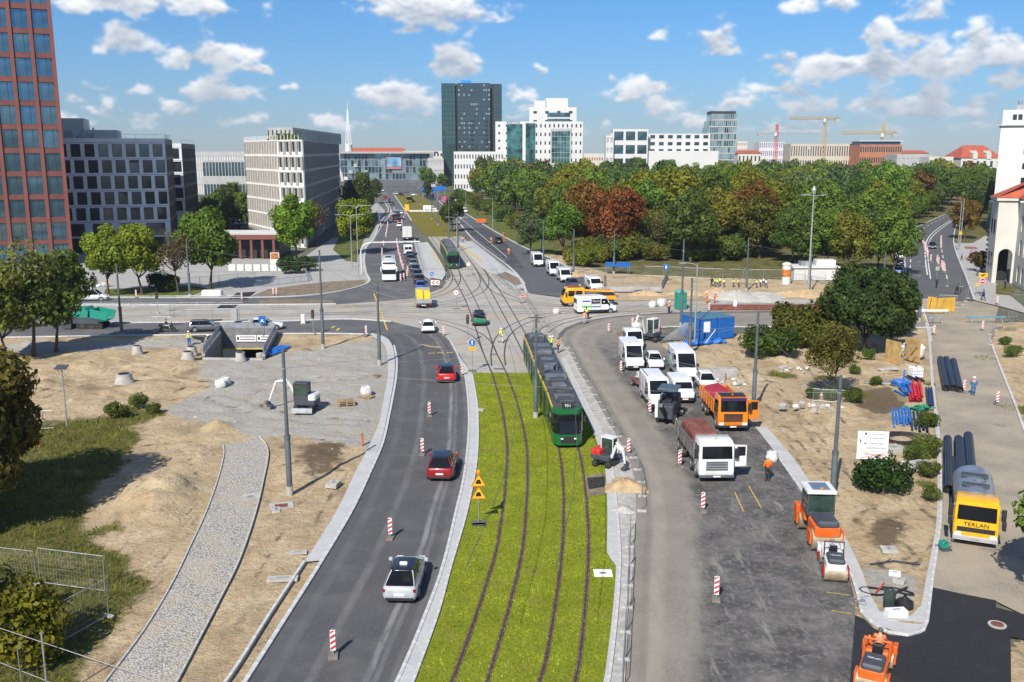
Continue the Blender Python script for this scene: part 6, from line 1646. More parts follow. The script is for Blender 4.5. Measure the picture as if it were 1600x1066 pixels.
MB().bx(-3.0,.8,-.04,.04,2.55,2.6).bx(-1.2,-1.1,-.9,.9,2.55,2.6).bx(1.02,1.5,-.9,.9,1.25,2.1).build('hopper_ribs',RUSTY,r)
q = G(1128,655);r = tipper((q.x,q.y,.03),head((1098,622),(1146,684)),'orange tipper lorry with crimson tarpaulin and open door',ORP,ORBODY,TARP,8.2,(2.9,-1.2,-2.5),DARKPL,(1,ORP))
MB().bx(2.6,3.72,-1.02,1.02,2.955,2.99).build('roof_hatch',DARKPL,r)
MB().cbox(3.75,3.98,-1.05,1.05,2.62,2.86,.04).build('sun_visor',mt('violet_visor',(.05,.02,.08),.4),r)
# yellow crew-cab service lorry
def crew_lorry():
 q = G(917,477);root = thing('crew_lorry','yellow crew-cab service lorry with folded platform facing left','lorry',(q.x,q.y,.03),head((945,477),(890,478)))
 YC = (.75,.36,.01)
 MB().bx(-4,3,-.4,.4,.6,.95).build('chassis',DARKPL,root)
 m = MB();hull(m,[(.6,.7,2.72,1.18),(.8,.55,2.8,1.22),(2.9,.5,2.8,1.22),(3.35,.5,2.6,1.22),(3.75,.5,1.6,1.2),(3.85,.55,1.2,1.1)],.9,.98)
 m.build('cab',PAINT,root,smooth=True).color = (*YC,1)
 MB().add([(3.78,-1.05,1.6),(3.78,1.05,1.6),(3.42,1.02,2.5),(3.42,-1.02,2.5)],[(0,1,2,3)]).build('windscreen',CARGLASS,root)
 for s in (-1,1):
  for x in (.95,2.1): MB().bx(x,x+.95,min(s*1.2,s*1.236),max(s*1.2,s*1.236),1.55,2.35).build('side_window',CARGLASS,root)
  for x in (2.75,-2.2): wheel(root,x,s*1.05,.5,.3)
  MB().bx(1.98,2.02,min(s*1.2,s*1.235),max(s*1.2,s*1.235),.7,2.6).build('door_seam',DARKPL,root)
  MB().cbox(3.3,3.5,min(s*1.25,s*1.5),max(s*1.25,s*1.5),1.6,2.2,.03).build('mirror',DARKPL,root)
 MB().cbox(3.5,3.92,-1.2,1.2,.4,.75,.05).build('bumper',DARKPL,root)
 MB().cbox(-4.2,.4,-1.2,1.2,.96,1.5,.04).build('load_body',mt('fleet_yellow',(.72,.34,.015),.5),root)
 MB().tube((-4.0,0,1.95),(.6,0,2.2),.18,6).build('platform_boom',mt('fleet_yellow',(.72,.34,.015),.5),root)
 m = MB()
 for k in range(9): m.bx(-3.6+k*.5,-3.35+k*.5,-1.0,-.6,2.05,2.25)
 m.build('warning_bar',mt('warning_stripe',(.6,.12,.06),.5),root)
 MB().bx(-4.1,-1.6,-.9,.9,1.5,1.7).build('crane_base',DARKPL,root)
 MB().bx(1.2,3.0,-1.0,1.0,2.85,2.95).build('roof_rack',RUSTY,root)
crew_lorry()
# yellow tank lorry at the right
def tanker():
 a,b = G(1516,793),G(1521,850);q = (a+b)/2;root = thing('tank_lorry','yellow tank lorry with grey tank facing us on the sandy lane','lorry',(q.x,q.y,.03),head((1514,785),(1521,858)))
 YC = (.80,.40,.006);L = 7.6
 MB().bx(-L/2,3,-.4,.4,.6,.95).build('chassis',DARKPL,root)
 truck_cab(root,L/2-1.8,2.4,YC,H=2.75,Lc=1.8,wsh=(1.62,2.45),grille=None)
 text('TERLAN',.34,'lettering',BLACK,root,(L/2+.03,0,1.36),(R(90),0,R(90)),.004,1.1)
 MB().bx(L/2-.05,L/2+.04,-1.0,1.0,.92,1.18).build('grille_panel',DARKPL,root)
 MB().cbox(L/2-.2,L/2+.1,-1.19,1.19,.40,.66,.04).build('front_bumper',PANELS,root)
 TK = mt('tank_grey',(.20,.24,.29),.35,metal=.3,var=.15)
 S = []
 for x in (-L/2,-L/2+.12,L/2-2.12,L/2-2.0):
  k = .88 if x in (-L/2,L/2-2.0) else 1.0
  S.append([(x,1.18*k*math.cos(t),1.75+.92*k*math.sin(t)) for t in (2*math.pi*i/24 for i in range(24))])
 MB().loft([s[::-1] for s in S]).build('tank',TK,root,smooth=True)
 for x0,x1 in ((-1.9,-1.2),(.1,.6)): MB().cbox(x0,x1,-.75,.75,2.62,2.72,.03).build('tank_walkway',mt('dark_hatch',(.05,.06,.07),.6),root)
 MB().lathe([(.3,0),(.3,.15),(.2,.2)],12).build('manhole',TK,root,loc=(-.5,.2,2.62))
 for x in (L/2-1.1,-L/2+1.6):
  for s in (-1,1): wheel(root,x,s*1.0,.48,.3)
 for s in (-1,1):
  MB().cbox(L/2-.1,L/2+.5,min(s*1.3,s*1.5),max(s*1.3,s*1.5),1.4,1.9,.04).build('mirror',DARKPL,root)
  MB().tube((L/2-.3,s*1.2,2.3),(L/2+.3,s*1.42,1.9),.02,4).build('mirror_arm',DARKPL,root)
 MB().bx(-L/2+.4,L/2-2.2,-1.15,1.15,.96,1.1).build('side_locker',DARKPL,root)
tanker()
# double-cab flatbed with tools
q = G(985,541);root = thing('flatbed_truck','white double-cab flatbed at the head of the parked group','lorry',(q.x,q.y,.03),head((966,522),(1004,556)))
m = MB();hull(m,[(-.4,.45,2.15,.96),(-.2,.4,2.25,1.0),(1.5,.4,2.25,1.0),(1.8,.4,2.1,1.0),(2.35,.4,1.25,.98),(2.85,.42,1.05,.92),(3.0,.5,.85,.8)],.86,.96);m.build('cab',PAINT,root,smooth=True).color = (*WHT,1)
MB().add([(2.36,-.84,1.3),(2.36,.84,1.3),(1.9,.82,2.08),(1.9,-.82,2.08)],[(0,1,2,3)]).build('windscreen',CARGLASS,root)
for s in (-1,1):
 for x in (.05,1.0): MB().bx(x,x+.75,min(s*.99,s*1.014),max(s*.99,s*1.014),1.25,1.9).build('side_window',CARGLASS,root)
 for x in (2.2,-1.7): wheel(root,x,s*.9,.36,.24)
 MB().cbox(2.5,2.75,min(s*.6,s*.88),max(s*.6,s*.88),.75,.95,.03).build('headlight',HEADL,root)
m = MB();m.bx(-3.2,-.5,-1.05,1.05,.85,.95);m.bx(-3.2,-.5,-1.05,-1.0,.95,1.3);m.bx(-3.2,-.5,1.0,1.05,.95,1.3);m.bx(-.58,-.5,-1,1,.955,2.0);m.build('flatbed',TIMBER,root)
MB().bx(-3.2,2.9,-.4,.4,.4,.6).build('chassis',DARKPL,root)
MB().bx(2.7,3.05,-.9,.9,.35,.6).build('bumper',DARKPL,root)
m = MB();m.box((-2.4,.2,1.15),(1.0,.7,.4));m.box((-1.5,-.4,1.2),(.6,.8,.5),.4);m.tube((-3,.6,1.2),(-1,.7,1.5),.06,5);m.build('tools',mt('tool_dark',(.06,.055,.05),.7),root)
# ---------------------------------------------------------------- trams
def tram(path_px,front_px,length,label,nmod=5,cols=((.008,.115,.032),(.66,.42,.02)),W=2.4,number=None,rev=False):
 c = np.array(spl(path_px,600));seg = np.concatenate([[0],np.cumsum(np.hypot(*np.diff(c,axis=0).T))])
 f = G(*front_px);i0 = int(np.argmin(np.hypot(c[:,0]-f.x,c[:,1]-f.y)));s0 = seg[i0]
 def at(s): return Vector((np.interp(s,seg,c[:,0]),np.interp(s,seg,c[:,1])))
 root = thing('tram',label,'tram',(at(s0).x,at(s0).y,.05));w = W/2;H = 3.25;ml = length/nmod
 GRN,YEL = mt('tram_green_%d' % nmod,cols[0],.3,coat=.5,var=.06),mt('tram_yellow',cols[1],.4)
 RF = mt('tram_roof',(.055,.06,.065),.6,var=.2);UN = mt('tram_roof_unit',(.12,.13,.145),.55,var=.25);
 for k in range(nmod):
  a,b = at(s0 + k*ml),at(s0 + (k+1)*ml - .35);d = b - a;L = d.length;rz = math.atan2(-d.y,-d.x)
  mid = (a+b)/2 - Vector(root.location[:2]);h = L/2
  first,last = k == 0,k == nmod-1
  def prof(st,z0,z1,ww):
   return MB().loft([[(x,-ww*e,z0),(x,-ww*e,z1),(x,ww*e,z1),(x,ww*e,z0)] for x,e in st])
  st = [(-h,1),(h,1)]
  if first: st = [(-h,1),(h-1.1,1),(h-.45,.90),(h-.08,.72),(h,.60)]
  if last: st = [(-h,.60),(-h+.08,.72),(-h+.45,.90),(-h+1.1,1),(h,1)]
  body = prof(st,.28,1.12,w).build('lower_body',GRN,root,loc=(mid.x,mid.y,0));body.rotation_euler = (0,0,rz)
  st2 = st if not (first or last) else [(x - (.22*(1 if first else -1) if abs(x) > h-.5 else 0),e) for x,e in st]
  o = prof(st2,1.121,2.62,w-.012).build('window_band',CARGLASS,root,loc=(mid.x,mid.y,0));o.rotation_euler = (0,0,rz)
  st3 = st if not (first or last) else [(x - (.42*(1 if first else -1) if abs(x) > h-.5 else 0),e) for x,e in st]
  o = prof(st3,2.621,3.0,w).build('roof_edge',GRN,root,loc=(mid.x,mid.y,0));o.rotation_euler = (0,0,rz)
  e0,e1 = (-h+(.8 if last else .05)),(h-(1.3 if first else .05))
  o = MB().cbox(e0,e1,-w*.90,w*.90,3.001,3.16,.05).build('roof',RF,root,loc=(mid.x,mid.y,0));o.rotation_euler = (0,0,rz)
  for s in (-1,1):
   o = MB().bx(e0,e1,min(s*(w-.1),s*(w+.006)),max(s*(w-.1),s*(w+.006)),2.90,3.006).build('roof_stripe',YEL if s < 0 else GRN,root,loc=(mid.x,mid.y,0));o.rotation_euler = (0,0,rz)
   nd = 2
   for j in range(nd):
    u = e0 + (e1-e0)*(j+.5)/nd
    dd = MB();dd.bx(u-.62,u+.62,min(s*(w-.01),s*(w+.012)),max(s*(w-.01),s*(w+.012)),.42,2.5)
    o = dd.build('door',DARKPL if not first else CARGLASS,root,loc=(mid.x,mid.y,0));o.rotation_euler = (0,0,rz)
   for u in (e0+.06,(e0+e1)/2,e1-.06):
    o = MB().bx(u-.06,u+.06,min(s*(w-.02),s*(w+.008)),max(s*(w-.02),s*(w+.008)),1.1,2.64).build('post',GRN,root,loc=(mid.x,mid.y,0));o.rotation_euler = (0,0,rz)
  u = e0+.25;j = 0
  while u < e1-.8:
   l_ = rng.uniform(.8,1.6);l_ = min(l_,e1-.2-u)
   ww = rng.choice((.78,.9,.6));o = MB().cbox(u,u+l_,-ww,ww,3.16,3.16+rng.choice((.18,.28,.36)),.04).build('roof_unit',UN if j % 2 else RF,root,loc=(mid.x,mid.y,0));o.rotation_euler = (0,0,rz)
   u += l_+.12;j += 1
  if k < nmod-1:
   c2 = at(s0 + (k+1)*ml - .175) - Vector(root.location[:2])
   o = MB().bx(-.22,.22,-w*.9,w*.9,.35,3.05).build('bellows',DARKPL,root,loc=(c2.x,c2.y,0));o.rotation_euler = (0,0,rz)
  if first:
   o = MB().add([(h+.004,-w*.58,1.0),(h+.004,w*.58,1.0),(h-.30,w*.60,2.55),(h-.30,-w*.60,2.55)],[(0,1,2,3)]).build('windscreen',CARGLASS,root,loc=(mid.x,mid.y,0));o.rotation_euler = (0,0,rz)
   o = MB().cbox(h-.1,h+.02,-.62,.62,.42,.98,.03).build('front_skirt',DARKPL,root,loc=(mid.x,mid.y,0));o.rotation_euler = (0,0,rz)
   for s in (-1,1):
    o = MB().bx(h,h+.03,min(s*.42,s*.6),max(s*.42,s*.6),.75,.87).build('headlight',HEADL,root,loc=(mid.x,mid.y,0));o.rotation_euler = (0,0,rz)
    o = MB().cbox(h-.9,h-.75,min(s*(w+.02),s*(w+.25)),max(s*(w+.02),s*(w+.25)),1.9,2.35,.03).build('mirror',DARKPL,root,loc=(mid.x,mid.y,0));o.rotation_euler = (0,0,rz)
   if number:
    o = MB().bx(h-.95,h-.80,-.45,.45,3.0,3.42).build('line_display',DARKPL,root,loc=(mid.x,mid.y,0));o.rotation_euler = (0,0,rz)
    text(number,.34,'line_number',WHITE,o,(h-.79,0,3.22),(R(90),0,R(90)),.004)
  if (k == nmod-1):
   m = MB();m.tube((-.6,-.5,3.4),(.5,-.35,4.2),.03,4);m.tube((-.6,.5,3.4),(.5,.35,4.2),.03,4);m.tube((.5,-.35,4.2),(-.5,-.2,5.2),.025,4);m.tube((.5,.35,4.2),(-.5,.2,5.2),.025,4);m.tube((-.5,-.8,5.22),(-.5,.8,5.22),.04,5)
   o = m.build('pantograph',DARKPL,root,loc=(mid.x,mid.y,0));o.rotation_euler = (0,0,rz)
  for u in (-h*.5,h*.5):
   o = MB().bx(u-.9,u+.9,-.75,.75,.05,.42).build('bogie',DARKPL,root,loc=(mid.x,mid.y,0));o.rotation_euler = (0,0,rz)
 return root
TB = [(895,740),(889,705),(878,672),(860,630),(842,583),(828,553),(814,526),(794,490),(772,452)]
tram(TB,(888.5,702),32,'long dark green tram with yellow roof edge on the grass track',5,number='951')
tram([(736,472),(722,445),(710,422),(697,398),(676,368),(660,348)],(711,421),30,'green tram stopping at the platform beyond the junction',5)
tram([(655,340),(645,325),(638,314),(630,303),(620,290)],(641,317),30,'yellow-green tram far up the boulevard track',4,((.35,.27,.02),(.55,.36,.02)))
# ---------------------------------------------------------------- plant
ORM = mt('machine_orange',(.66,.115,.012),.45,var=.1,dirt=((.30,.14,.07),1.5));DGM = mt('machine_grey',(.055,.062,.075),.5,var=.12);WHM = mt('machine_white',(.66,.66,.64),.5,var=.08,dirt=((.42,.38,.32),1.5))
DRUM = mt('roller_drum',(.35,.28,.19),.6,metal=.3,var=.3,dirt=((.22,.16,.10),2.5));TEAL = mt('machine_teal',(.005,.26,.19),.45,var=.1,dirt=((.08,.12,.10),1.5));GALV = STEEL
MGLASS = mt('cab_glass',(.03,.055,.045),.05,var=.3,spec=.8)
def roller(p,rz,s,label,cab,main,trim,txt=None):
 root = thing('road_roller',label,'road roller',p,rz);root.scale = (s,s,s)
 for x in (-1.55,1.55):
  MB().tube((x,-.82,.6),(x,.82,.6),.6,24).build('drum',DRUM,root,smooth=True)
  m = MB()
  for q in (-1,1): m.bx(x-.35,x+.35,min(q*.84,q*.95),max(q*.84,q*.95),.45,1.15)
  m.build('drum_yoke',trim,root)
 MB().cbox(-2.1,-.35,-.72,.72,.95,1.55,.1).build('rear_frame',main,root)
 MB().cbox(-2.15,-.45,-.6,.6,1.55,1.85,.12).build('engine_hood',DGM,root)
 MB().cbox(.35,2.1,-.72,.72,.95,1.5,.1).build('front_frame',main,root)
 MB().cbox(-.4,.4,-.5,.5,.7,1.3,.05).build('pivot',DGM,root)
 for q in (-1,1): MB().cbox(1.2,1.9,min(q*.73,q*.99),max(q*.73,q*.99),1.0,1.6,.05).build('side_tank',main,root)
 if cab:
  MB().cbox(-.35,1.1,-.75,.75,1.5,1.75,.04).build('cab_floor',DGM,root)
  MB().cbox(-.32,1.07,-.72,.72,1.755,2.85,.06).build('cab_glazing',MGLASS,root)
  m = MB()
  for x in (-.35,1.1):
   for y in (-.74,.74): m.tube((x,y,1.6),(x*.95+.02,y*.95,2.9),.05,5)
  m.build('cab_pillar',DGM,root)
  MB().cbox(-.5,1.25,-.85,.85,2.88,3.06,.06).build('cab_roof',WHM,root)
  MB().bx(-.25,.95,-.5,.5,3.06,3.08).build('roof_panel',mt('roof_panel_blue',(.12,.17,.24),.3),root)
  MB().lathe([(.07,0),(.07,.12),(.03,.16)],8).build('beacon',ORANGE_L,root,loc=(-.3,.0,3.06))
 else:
  m = MB()
  for y in (-.7,.7): m.tube((-.2,y,1.3),(-.2,y,2.5),.05,6)
  m.tube((-.2,-.72,2.5),(-.2,.72,2.5),.06,6);m.build('roll_bar',main if main is ORM else DGM,root)
  MB().cbox(.05,.55,-.3,.3,1.5,1.65,.04).cbox(-.02,.12,-.28,.28,1.6,2.1,.04).build('seat',BLACK,root)
  m = MB();c = Vector((.95,0,1.95))
  for i in range(12):
   a,b = 2*math.pi*i/12,2*math.pi*(i+1)/12
   m.tube(c+Vector((.1*math.cos(a),.22*math.sin(a),.2*math.cos(a))),c+Vector((.1*math.cos(b),.22*math.sin(b),.2*math.cos(b))),.018,4)
  m.tube((1.1,0,1.5),c,.03,5);m.build('steering_wheel',BLACK,root)
  MB().lathe([(.07,0),(.07,.12),(.03,.16)],8).build('beacon',ORANGE_L,root,loc=(-.2,.45,2.55))
 if txt: text(txt,.22,'lettering',WHITE,root,(-1.2,0,1.853),(0,0,R(-90)),.003)
 return root
q = G(1277,842);roller((q.x,q.y,.03),head((1290,868),(1258,818)),1.02,'large orange tandem roller with glass cab at the kerb',True,ORM,ORM)
q = G(1300,894);r = roller((q.x,q.y,.03),head((1304,914),(1293,876)),.72,'small white and grey tandem roller in front of the large orange one',False,WHM,mt('dark_red_trim',(.28,.015,.03),.5),'TERLAN')
q = G(1367,1060);r = roller((q.x,q.y,.035),head((1358,1090),(1378,1024)),.74,'open orange tandem roller with driver on the fresh black asphalt',False,ORM,ORM,'TERLAN')
def excavator(p,rz,s,label,colm,cabm,swing,boom,arm,bucket=True,coloured=None):
 root = thing('mini_excavator',label,'excavator',p,rz);root.scale = (s,s,s)
 for y in (-.62,.62):
  m = MB();pr = [(-1.0,.12),(-.85,.0),(.85,.0),(1.0,.12),(1.0,.38),(.85,.5),(-.85,.5),(-1.0,.38)]
  m.side(pr,y-.18,y+.18);m.build('track',RUBBER,root)
  for x in (-.75,0,.75): MB().tube((x,y-.19,.25),(x,y+.19,.25),.18,10).build('track_roller',DGM,root)
 MB().cbox(-.5,.5,-.45,.45,.3,.55,.04).build('undercarriage',DGM,root)
 MB().add([(1.3,-.85,.02),(1.3,.85,.02),(1.22,.85,.42),(1.22,-.85,.42),(1.24,-.85,.02),(1.24,.85,.02),(1.16,.85,.42),(1.16,-.85,.42)],[(0,1,2,3),(7,6,5,4),(0,4,5,1),(1,5,6,2),(2,6,7,3),(3,7,4,0)]).build('dozer_blade',STEEL,root)
 up = bpy.data.objects.new('upper_carriage',None)
 c,sn = math.cos(swing),math.sin(swing)
 def rot(m):
  m.v = [(x*c-y*sn,x*sn+y*c,z) for x,y,z in m.v];return m
 rot(MB().cbox(-1.05,.75,-.78,.78,.58,1.0,.08)).build('house',colm,root)
 rot(MB().cbox(-1.1,-.2,-.74,.74,1.0,1.45,.12)).build('counterweight_hood',colm if coloured is None else coloured,root)
 rot(MB().cbox(-.45,.7,.0,.74,1.0,2.35,.07)).build('cab_glazing',MGLASS,root)
 m = MB()
 for x in (-.46,.71):
  for y in (-.01,.75): m.tube((x,y,1.0),(x,y,2.4),.05,5)
 m.bx(-.5,.74,-.05,.79,2.36,2.46);m.bx(-.5,.74,.752,.775,1.0,1.35);rot(m).build('cab_frame',cabm,root)
 pts = [Vector((.75,-.25,.85)),*[Vector((x,-.25,z)) for x,z in boom]]
 m = MB()
 for a,b in zip(pts[:-1],pts[1:]): m.tube(a,b,.14,6,.11)
 rot(m).build('boom',cabm if coloured is None else WHM,root)
 e = pts[-1];f = Vector((arm[0],-.25,arm[1]))
 rot(MB().tube(e,f,.12,6,.09)).build('stick',cabm if coloured is None else WHM,root)
 mid = pts[1].lerp(pts[2],.3) if len(pts) > 2 else pts[1]
 rot(MB().tube(pts[1]+Vector((0,.0,.25)),e.lerp(f,-.12)+Vector((0,0,.12)),.05,6)).build('ram',CHROME,root)
 b = MB();bx_,bz_ = arm
 b.side([(bx_+.1,bz_+.05),(bx_+.28,bz_-.22),(bx_+.12,bz_-.52),(bx_-.22,bz_-.56),(bx_-.30,bz_-.40),(bx_-.08,bz_-.32)],-.5,.0)
 rot(b).build('bucket',DGM,root)
 return root
q = G(478,642);excavator((q.x,q.y,.12),head((500,636),(482,655)),1.05,'white and black mini excavator on the gravel with its arm to the left',DGM,DGM,R(-95),[(1.6,2.4),(2.6,2.3)],(3.3,.58),coloured=WHM)
q = G(946,728);excavator((q.x,q.y,.1),head((930,735),(965,715)),.85,'white mini excavator with red trim working at the edge of the grass track',DGM,WHM,R(-95),[(1.2,2.0),(1.9,1.6)],(2.1,.6),coloured=REDP)
q = G(1016,533);excavator((q.x,q.y,.05),head((1010,540),(1022,528)),1.15,'red and white mini excavator with raised arm behind the parked vans',DGM,WHM,R(160),[(1.4,2.6),(2.2,2.9)],(3.0,1.6),coloured=REDP)
def paver(p,rz):
 root = thing('asphalt_paver','teal green asphalt paver on the left cross street','paver',p,rz)
 for y in (-1.0,1.0):
  MB().side([(-1.8,.15),(-1.6,0),(1.4,0),(1.6,.15),(1.6,.55),(1.4,.7),(-1.6,.7),(-1.8,.55)],y-.2,y+.2).build('track',RUBBER,root)
 MB().cbox(-2.2,1.2,-1.2,1.2,.7,1.5,.08).build('chassis',DGM,root)
 m = MB();m.side([(-2.3,1.5),(-.2,1.5),(-.1,2.3),(-.5,2.75),(-2.1,2.6)],-1.2,1.2);m.build('hood',TEAL,root)
 m = MB();m.side([(.1,1.5),(2.2,1.1),(2.6,2.1),(.2,2.6)],-1.25,-1.1);m.side([(.1,1.5),(2.2,1.1),(2.6,2.1),(.2,2.6)],1.1,1.25);m.bx(.1,.3,-1.09,1.09,1.5,2.5);m.bx(.31,2.2,-1.09,1.09,1.0,1.1);m.build('hopper',TEAL,root)
 MB().cbox(-3.4,-2.3,-1.5,1.5,.1,.7,.04).build('screed',DGM,root)
 MB().cbox(-3.2,-2.4,-1.1,1.1,.75,1.7,.05).build('operator_stand',BLACK,root)
q = G(147,512);paver((q.x,q.y,.03),head((120,512),(170,512)))
def miller():
 q = G(1046,655);root = thing('milling_machine','grey and white road milling machine with dark canopy among the parked vehicles','milling machine',(q.x,q.y,.03),head((1060,640),(1036,672)))
 for x in (-1.3,1.3):
  for y in (-.7,.7): wheel(root,x,y,.38,.3)
 MB().cbox(-2.0,1.9,-.62,.62,.5,1.6,.08).build('chassis',DGM,root)
 MB().cbox(-1.0,1.9,-.92,-.64,.55,2.0,.05).build('side_cover',WHM,root)
 MB().cbox(-1.9,.1,-.6,.6,1.6,2.0,.08).build('engine_hood',DGM,root)
 m = MB()
 for x,y in ((-.2,-.6),(-.2,.6),(1.1,-.6),(1.1,.6)): m.tube((x,y,1.6),(x,y,2.85),.04,5)
 m.build('canopy_post',BLACK,root)
 MB().cbox(-.5,1.5,-.85,.85,2.85,2.97,.05).build('canopy',mt('canopy_blue_grey',(.07,.10,.13),.5),root)
 MB().cbox(.4,.9,-.3,.3,1.6,1.9,.05).cbox(.3,.45,-.3,.3,1.9,2.4,.04).build('seat',BLACK,root)
 MB().tube((1.9,0,.9),(4.0,0,2.2),.22,4).build('conveyor',BLACK,root)
 MB().cbox(-2.15,-1.9,-.4,.4,.7,1.2,.05).build('rear_panel',WHM,root)
miller()
q = G(1003,604);root = thing('trailer','rusty brown plant trailer between the parked vans','trailer',(q.x,q.y,.03),head((990,590),(1016,618)))
MB().bx(-1.5,1.2,-.8,.8,.5,.62).build('deck',RUSTY,root);MB().tube((1.2,0,.55),(2.4,0,.5),.06,6).build('drawbar',STEEL,root)
for s in (-1,1): wheel(root,-.3,s*.85,.32,.2)
m = MB();m.box((-.6,.1,.95),(.9,.9,.6));m.tube((-1.2,.4,.7),(.9,.3,1.2),.08,6);m.tube((-1.2,-.4,.7),(.7,-.4,1.0),.08,6);m.build('compressor',WHM,root)
# ------------------------------------------------------------------ masts, lamps, signals, signs
def top_z(px,py,base): return AT(px,py,base.y).z
TOPS = {}
def mast(base,top,label,r=.17,key=None,group='overhead line masts'):
 b = GH(*base) if base[1] > 525 and not (600 < base[0] < 1000) else G(*base);b.z = max(b.z,0)
 h = min(max(top_z(*top,b),7.5),11.5)
 root = thing('catenary_mast',label,'mast',b,0,group)
 MB().lathe([(r*1.15,-.3),(r*1.15,h*.40),(r*1.0,h*.405)],12).build('lower_tube',POLE,root,smooth=True)
 MB().lathe([(r*.78,h*.40),(r*.60,h)],12).build('upper_tube',POLE,root,smooth=True)
 MB().lathe([(r*1.3,h*.385),(r*1.3,h*.41)],12).build('collar',POLE,root)
 MB().lathe([(r*1.32,-.2),(r*1.32,.55)],12).build('base_sleeve',CONC,root)
 MB().lathe([(r*.75,h*.86),(r*.75,h*.87)],12).build('wire_clamp',STEEL,root)
 TOPS[key or label] = Vector((b.x,b.y,h*.87));return root
MASTS = [((453,772),(445,545),'nearest grey mast on the sand beside the cobbled footpath','A'),((593,570),(589,440),'grey mast at the kerb corner by the left road','B'),((505,545),(501,345),'grey mast behind the white big bag on the gravel lot','C'),
 ((837,653),(838,492),'grey mast standing in the lawn beside the long green tram','D'),((191,527),(182,412),'grey mast beside the asphalt paver on the left street','E'),((297,464),(291,374),'grey mast between the street trees','F'),
 ((1064,510),(1069,369),'grey mast left of the blue container','H'),((1077,555),(1082,435),'grey mast in front of the blue container','I'),((1166,455),(1169,371),'grey mast by the group of yellow vests','J'),
 ((959,428),(960,358),'grey mast behind the railing of the right underpass','K'),((896,430),(897,358),'grey mast beside the white minibus','L'),((849,407),(849,345),'grey mast beside the furthest parked van','M'),
 ((1177,640),(1185,489),'grey mast behind the orange tipper','N'),((1300,785),(1315,587),'nearest grey mast on the right by the orange roller','O'),((1436,503),(1444,403),'grey mast at the mouth of the side street','P'),
 ((702,376),(701,305),'grey mast beside the second tram','Q'),((716,392),(716,330),'grey mast on the right tram platform','R'),((685,352),(684,300),'grey mast on the boulevard track bed, first behind the second tram','S'),((675,343),(674,296),'grey mast on the boulevard track bed, second behind the second tram','T'),((657,320),(656,285),'grey mast beside the yellow-green tram','U'),((650,312),(649,281),'grey mast behind the yellow-green tram','V'),
 ((1378,470),(1379,395),'grey mast half hidden behind the big dark tree','W'),((1264,462),(1266,402),'short grey mast beside the floodlight mast','X')]
for b,t,lab,k in MASTS: mast(b,t,lab,key=k)
def lamp(base,top,arms,label,group='street lamps',r=.09):
 b = G(*base);h = min(max(top_z(*top,b),6.5),15);root = thing('street_lamp',label,'street lamp',b,0,group)
 MB().lathe([(r*1.3,0),(r*1.2,1.0),(r*.7,h)],8).build('column',LAMP,root,smooth=True)
 for (dx,dy) in arms:
  L = math.hypot(dx,dy);u = Vector((dx/L,dy/L,0))
  pts = [Vector((0,0,h-.6)),Vector((0,0,h-.25)) + u*.12,Vector((0,0,h)) + u*.5,Vector((0,0,h+.12)) + u*L]
  MB().path(pts,r*.5,5).build('arm',LAMP,root)
  e = pts[-1];m = MB();m.box((e.x+u.x*.25,e.y+u.y*.25,e.z-.02),(.75,.24,.12),math.atan2(u.y,u.x));m.build('lantern',LAMP,root)
 return root
lamp((1085,540),(1091,412),[(-1.6,-.3)],'grey street lamp with one arm to the left by the blue container')
lamp((560,433),(559,322),[(-2.3,-.4),(2.3,.4)],'double-armed street lamp beside the yellow-green tree')
lamp((550,418),(549,336),[(-2.3,-.4),(2.3,.4)],'second double-armed street lamp behind it in the yellow-green tree')
lamp((593,345),(593,302),[(-2.2,0),(2.2,0)],'double-armed lamp further up the left boulevard side')
for i,(b,t) in enumerate((((1367,402),(1372,346)),((1386,398),(1390,336)),((1400,370),(1404,322)),((1436,325),(1439,296)),((1455,318),(1458,290)),((1468,312),(1471,288)))):
 lamp(b,t,[(2.0,.3)],('street lamp at the park corner, lowest of the row','street lamp second in the row along the park','street lamp third in the row along the park','street lamp far along the side street on the park side','small street lamp further along the side street','last small street lamp on the side street')[i])
lamp((1496,392),(1501,315),[(-2.0,-.2)],'street lamp on the grass right of the side street');lamp((1500,386),(1503,310),[(-2.2,.1)],'taller street lamp right behind it on the grass')
for i,(b,t,a) in enumerate((((770,360),(772,310),[(-2,0)]),((728,330),(729,291),[(-2,0)]),((846,395),(848,372),[(.01,-.6)]),((700,345),(700,322),[(-2.2,0),(2.2,0)]),((714,392),(714,340),[(-2.0,.2),(2.0,-.2)]))):
 lamp(b,t,a,('street lamp by the park edge of the boulevard','street lamp further up the boulevard park edge','short lamp beside the parked vans','double-armed lamp on the boulevard median','double-armed lamp by the right platform')[i])
b = G(1262,462);h = top_z(1270,303,b);root = thing('floodlight_mast','tall pale mast with four floodlights in front of the wood','mast',b)
MB().lathe([(.2,0),(.16,4),(.09,h)],10).build('column',LAMP,root,smooth=True)
for k in range(4):
 a = k*math.pi/2+.3;MB().tube((0,0,h-.3),(1.6*math.cos(a),1.6*math.sin(a),h-.2),.05,5).build('arm',LAMP,root)
 MB().box((1.9*math.cos(a),1.9*math.sin(a),h-.15),(.8,.3,.14),a).build('lantern',LAMP,root)
MB().lathe([(.25,h),(.35,h+.6),(.1,h+1.2)],8).build('camera_head',LAMP,root)
# solar lamp on the sand
b = GH(105,668);h = top_z(99,580,b);root = thing('solar_lamp','slim solar lamp on the sand at the left','street lamp',b)
MB().lathe([(.07,0),(.05,h)],8).build('column',LAMP,root);MB().box((0,0,h+.25),(1.0,.7,.05),0,.0,R(20)).build('solar_panel',DGM,root);MB().tube((0,0,h-.6),(.5,0,h-.2),.04,5).tube((0,0,h-.6),(-.4,0,h+.1),.03,5).build('bracket',LAMP,root)
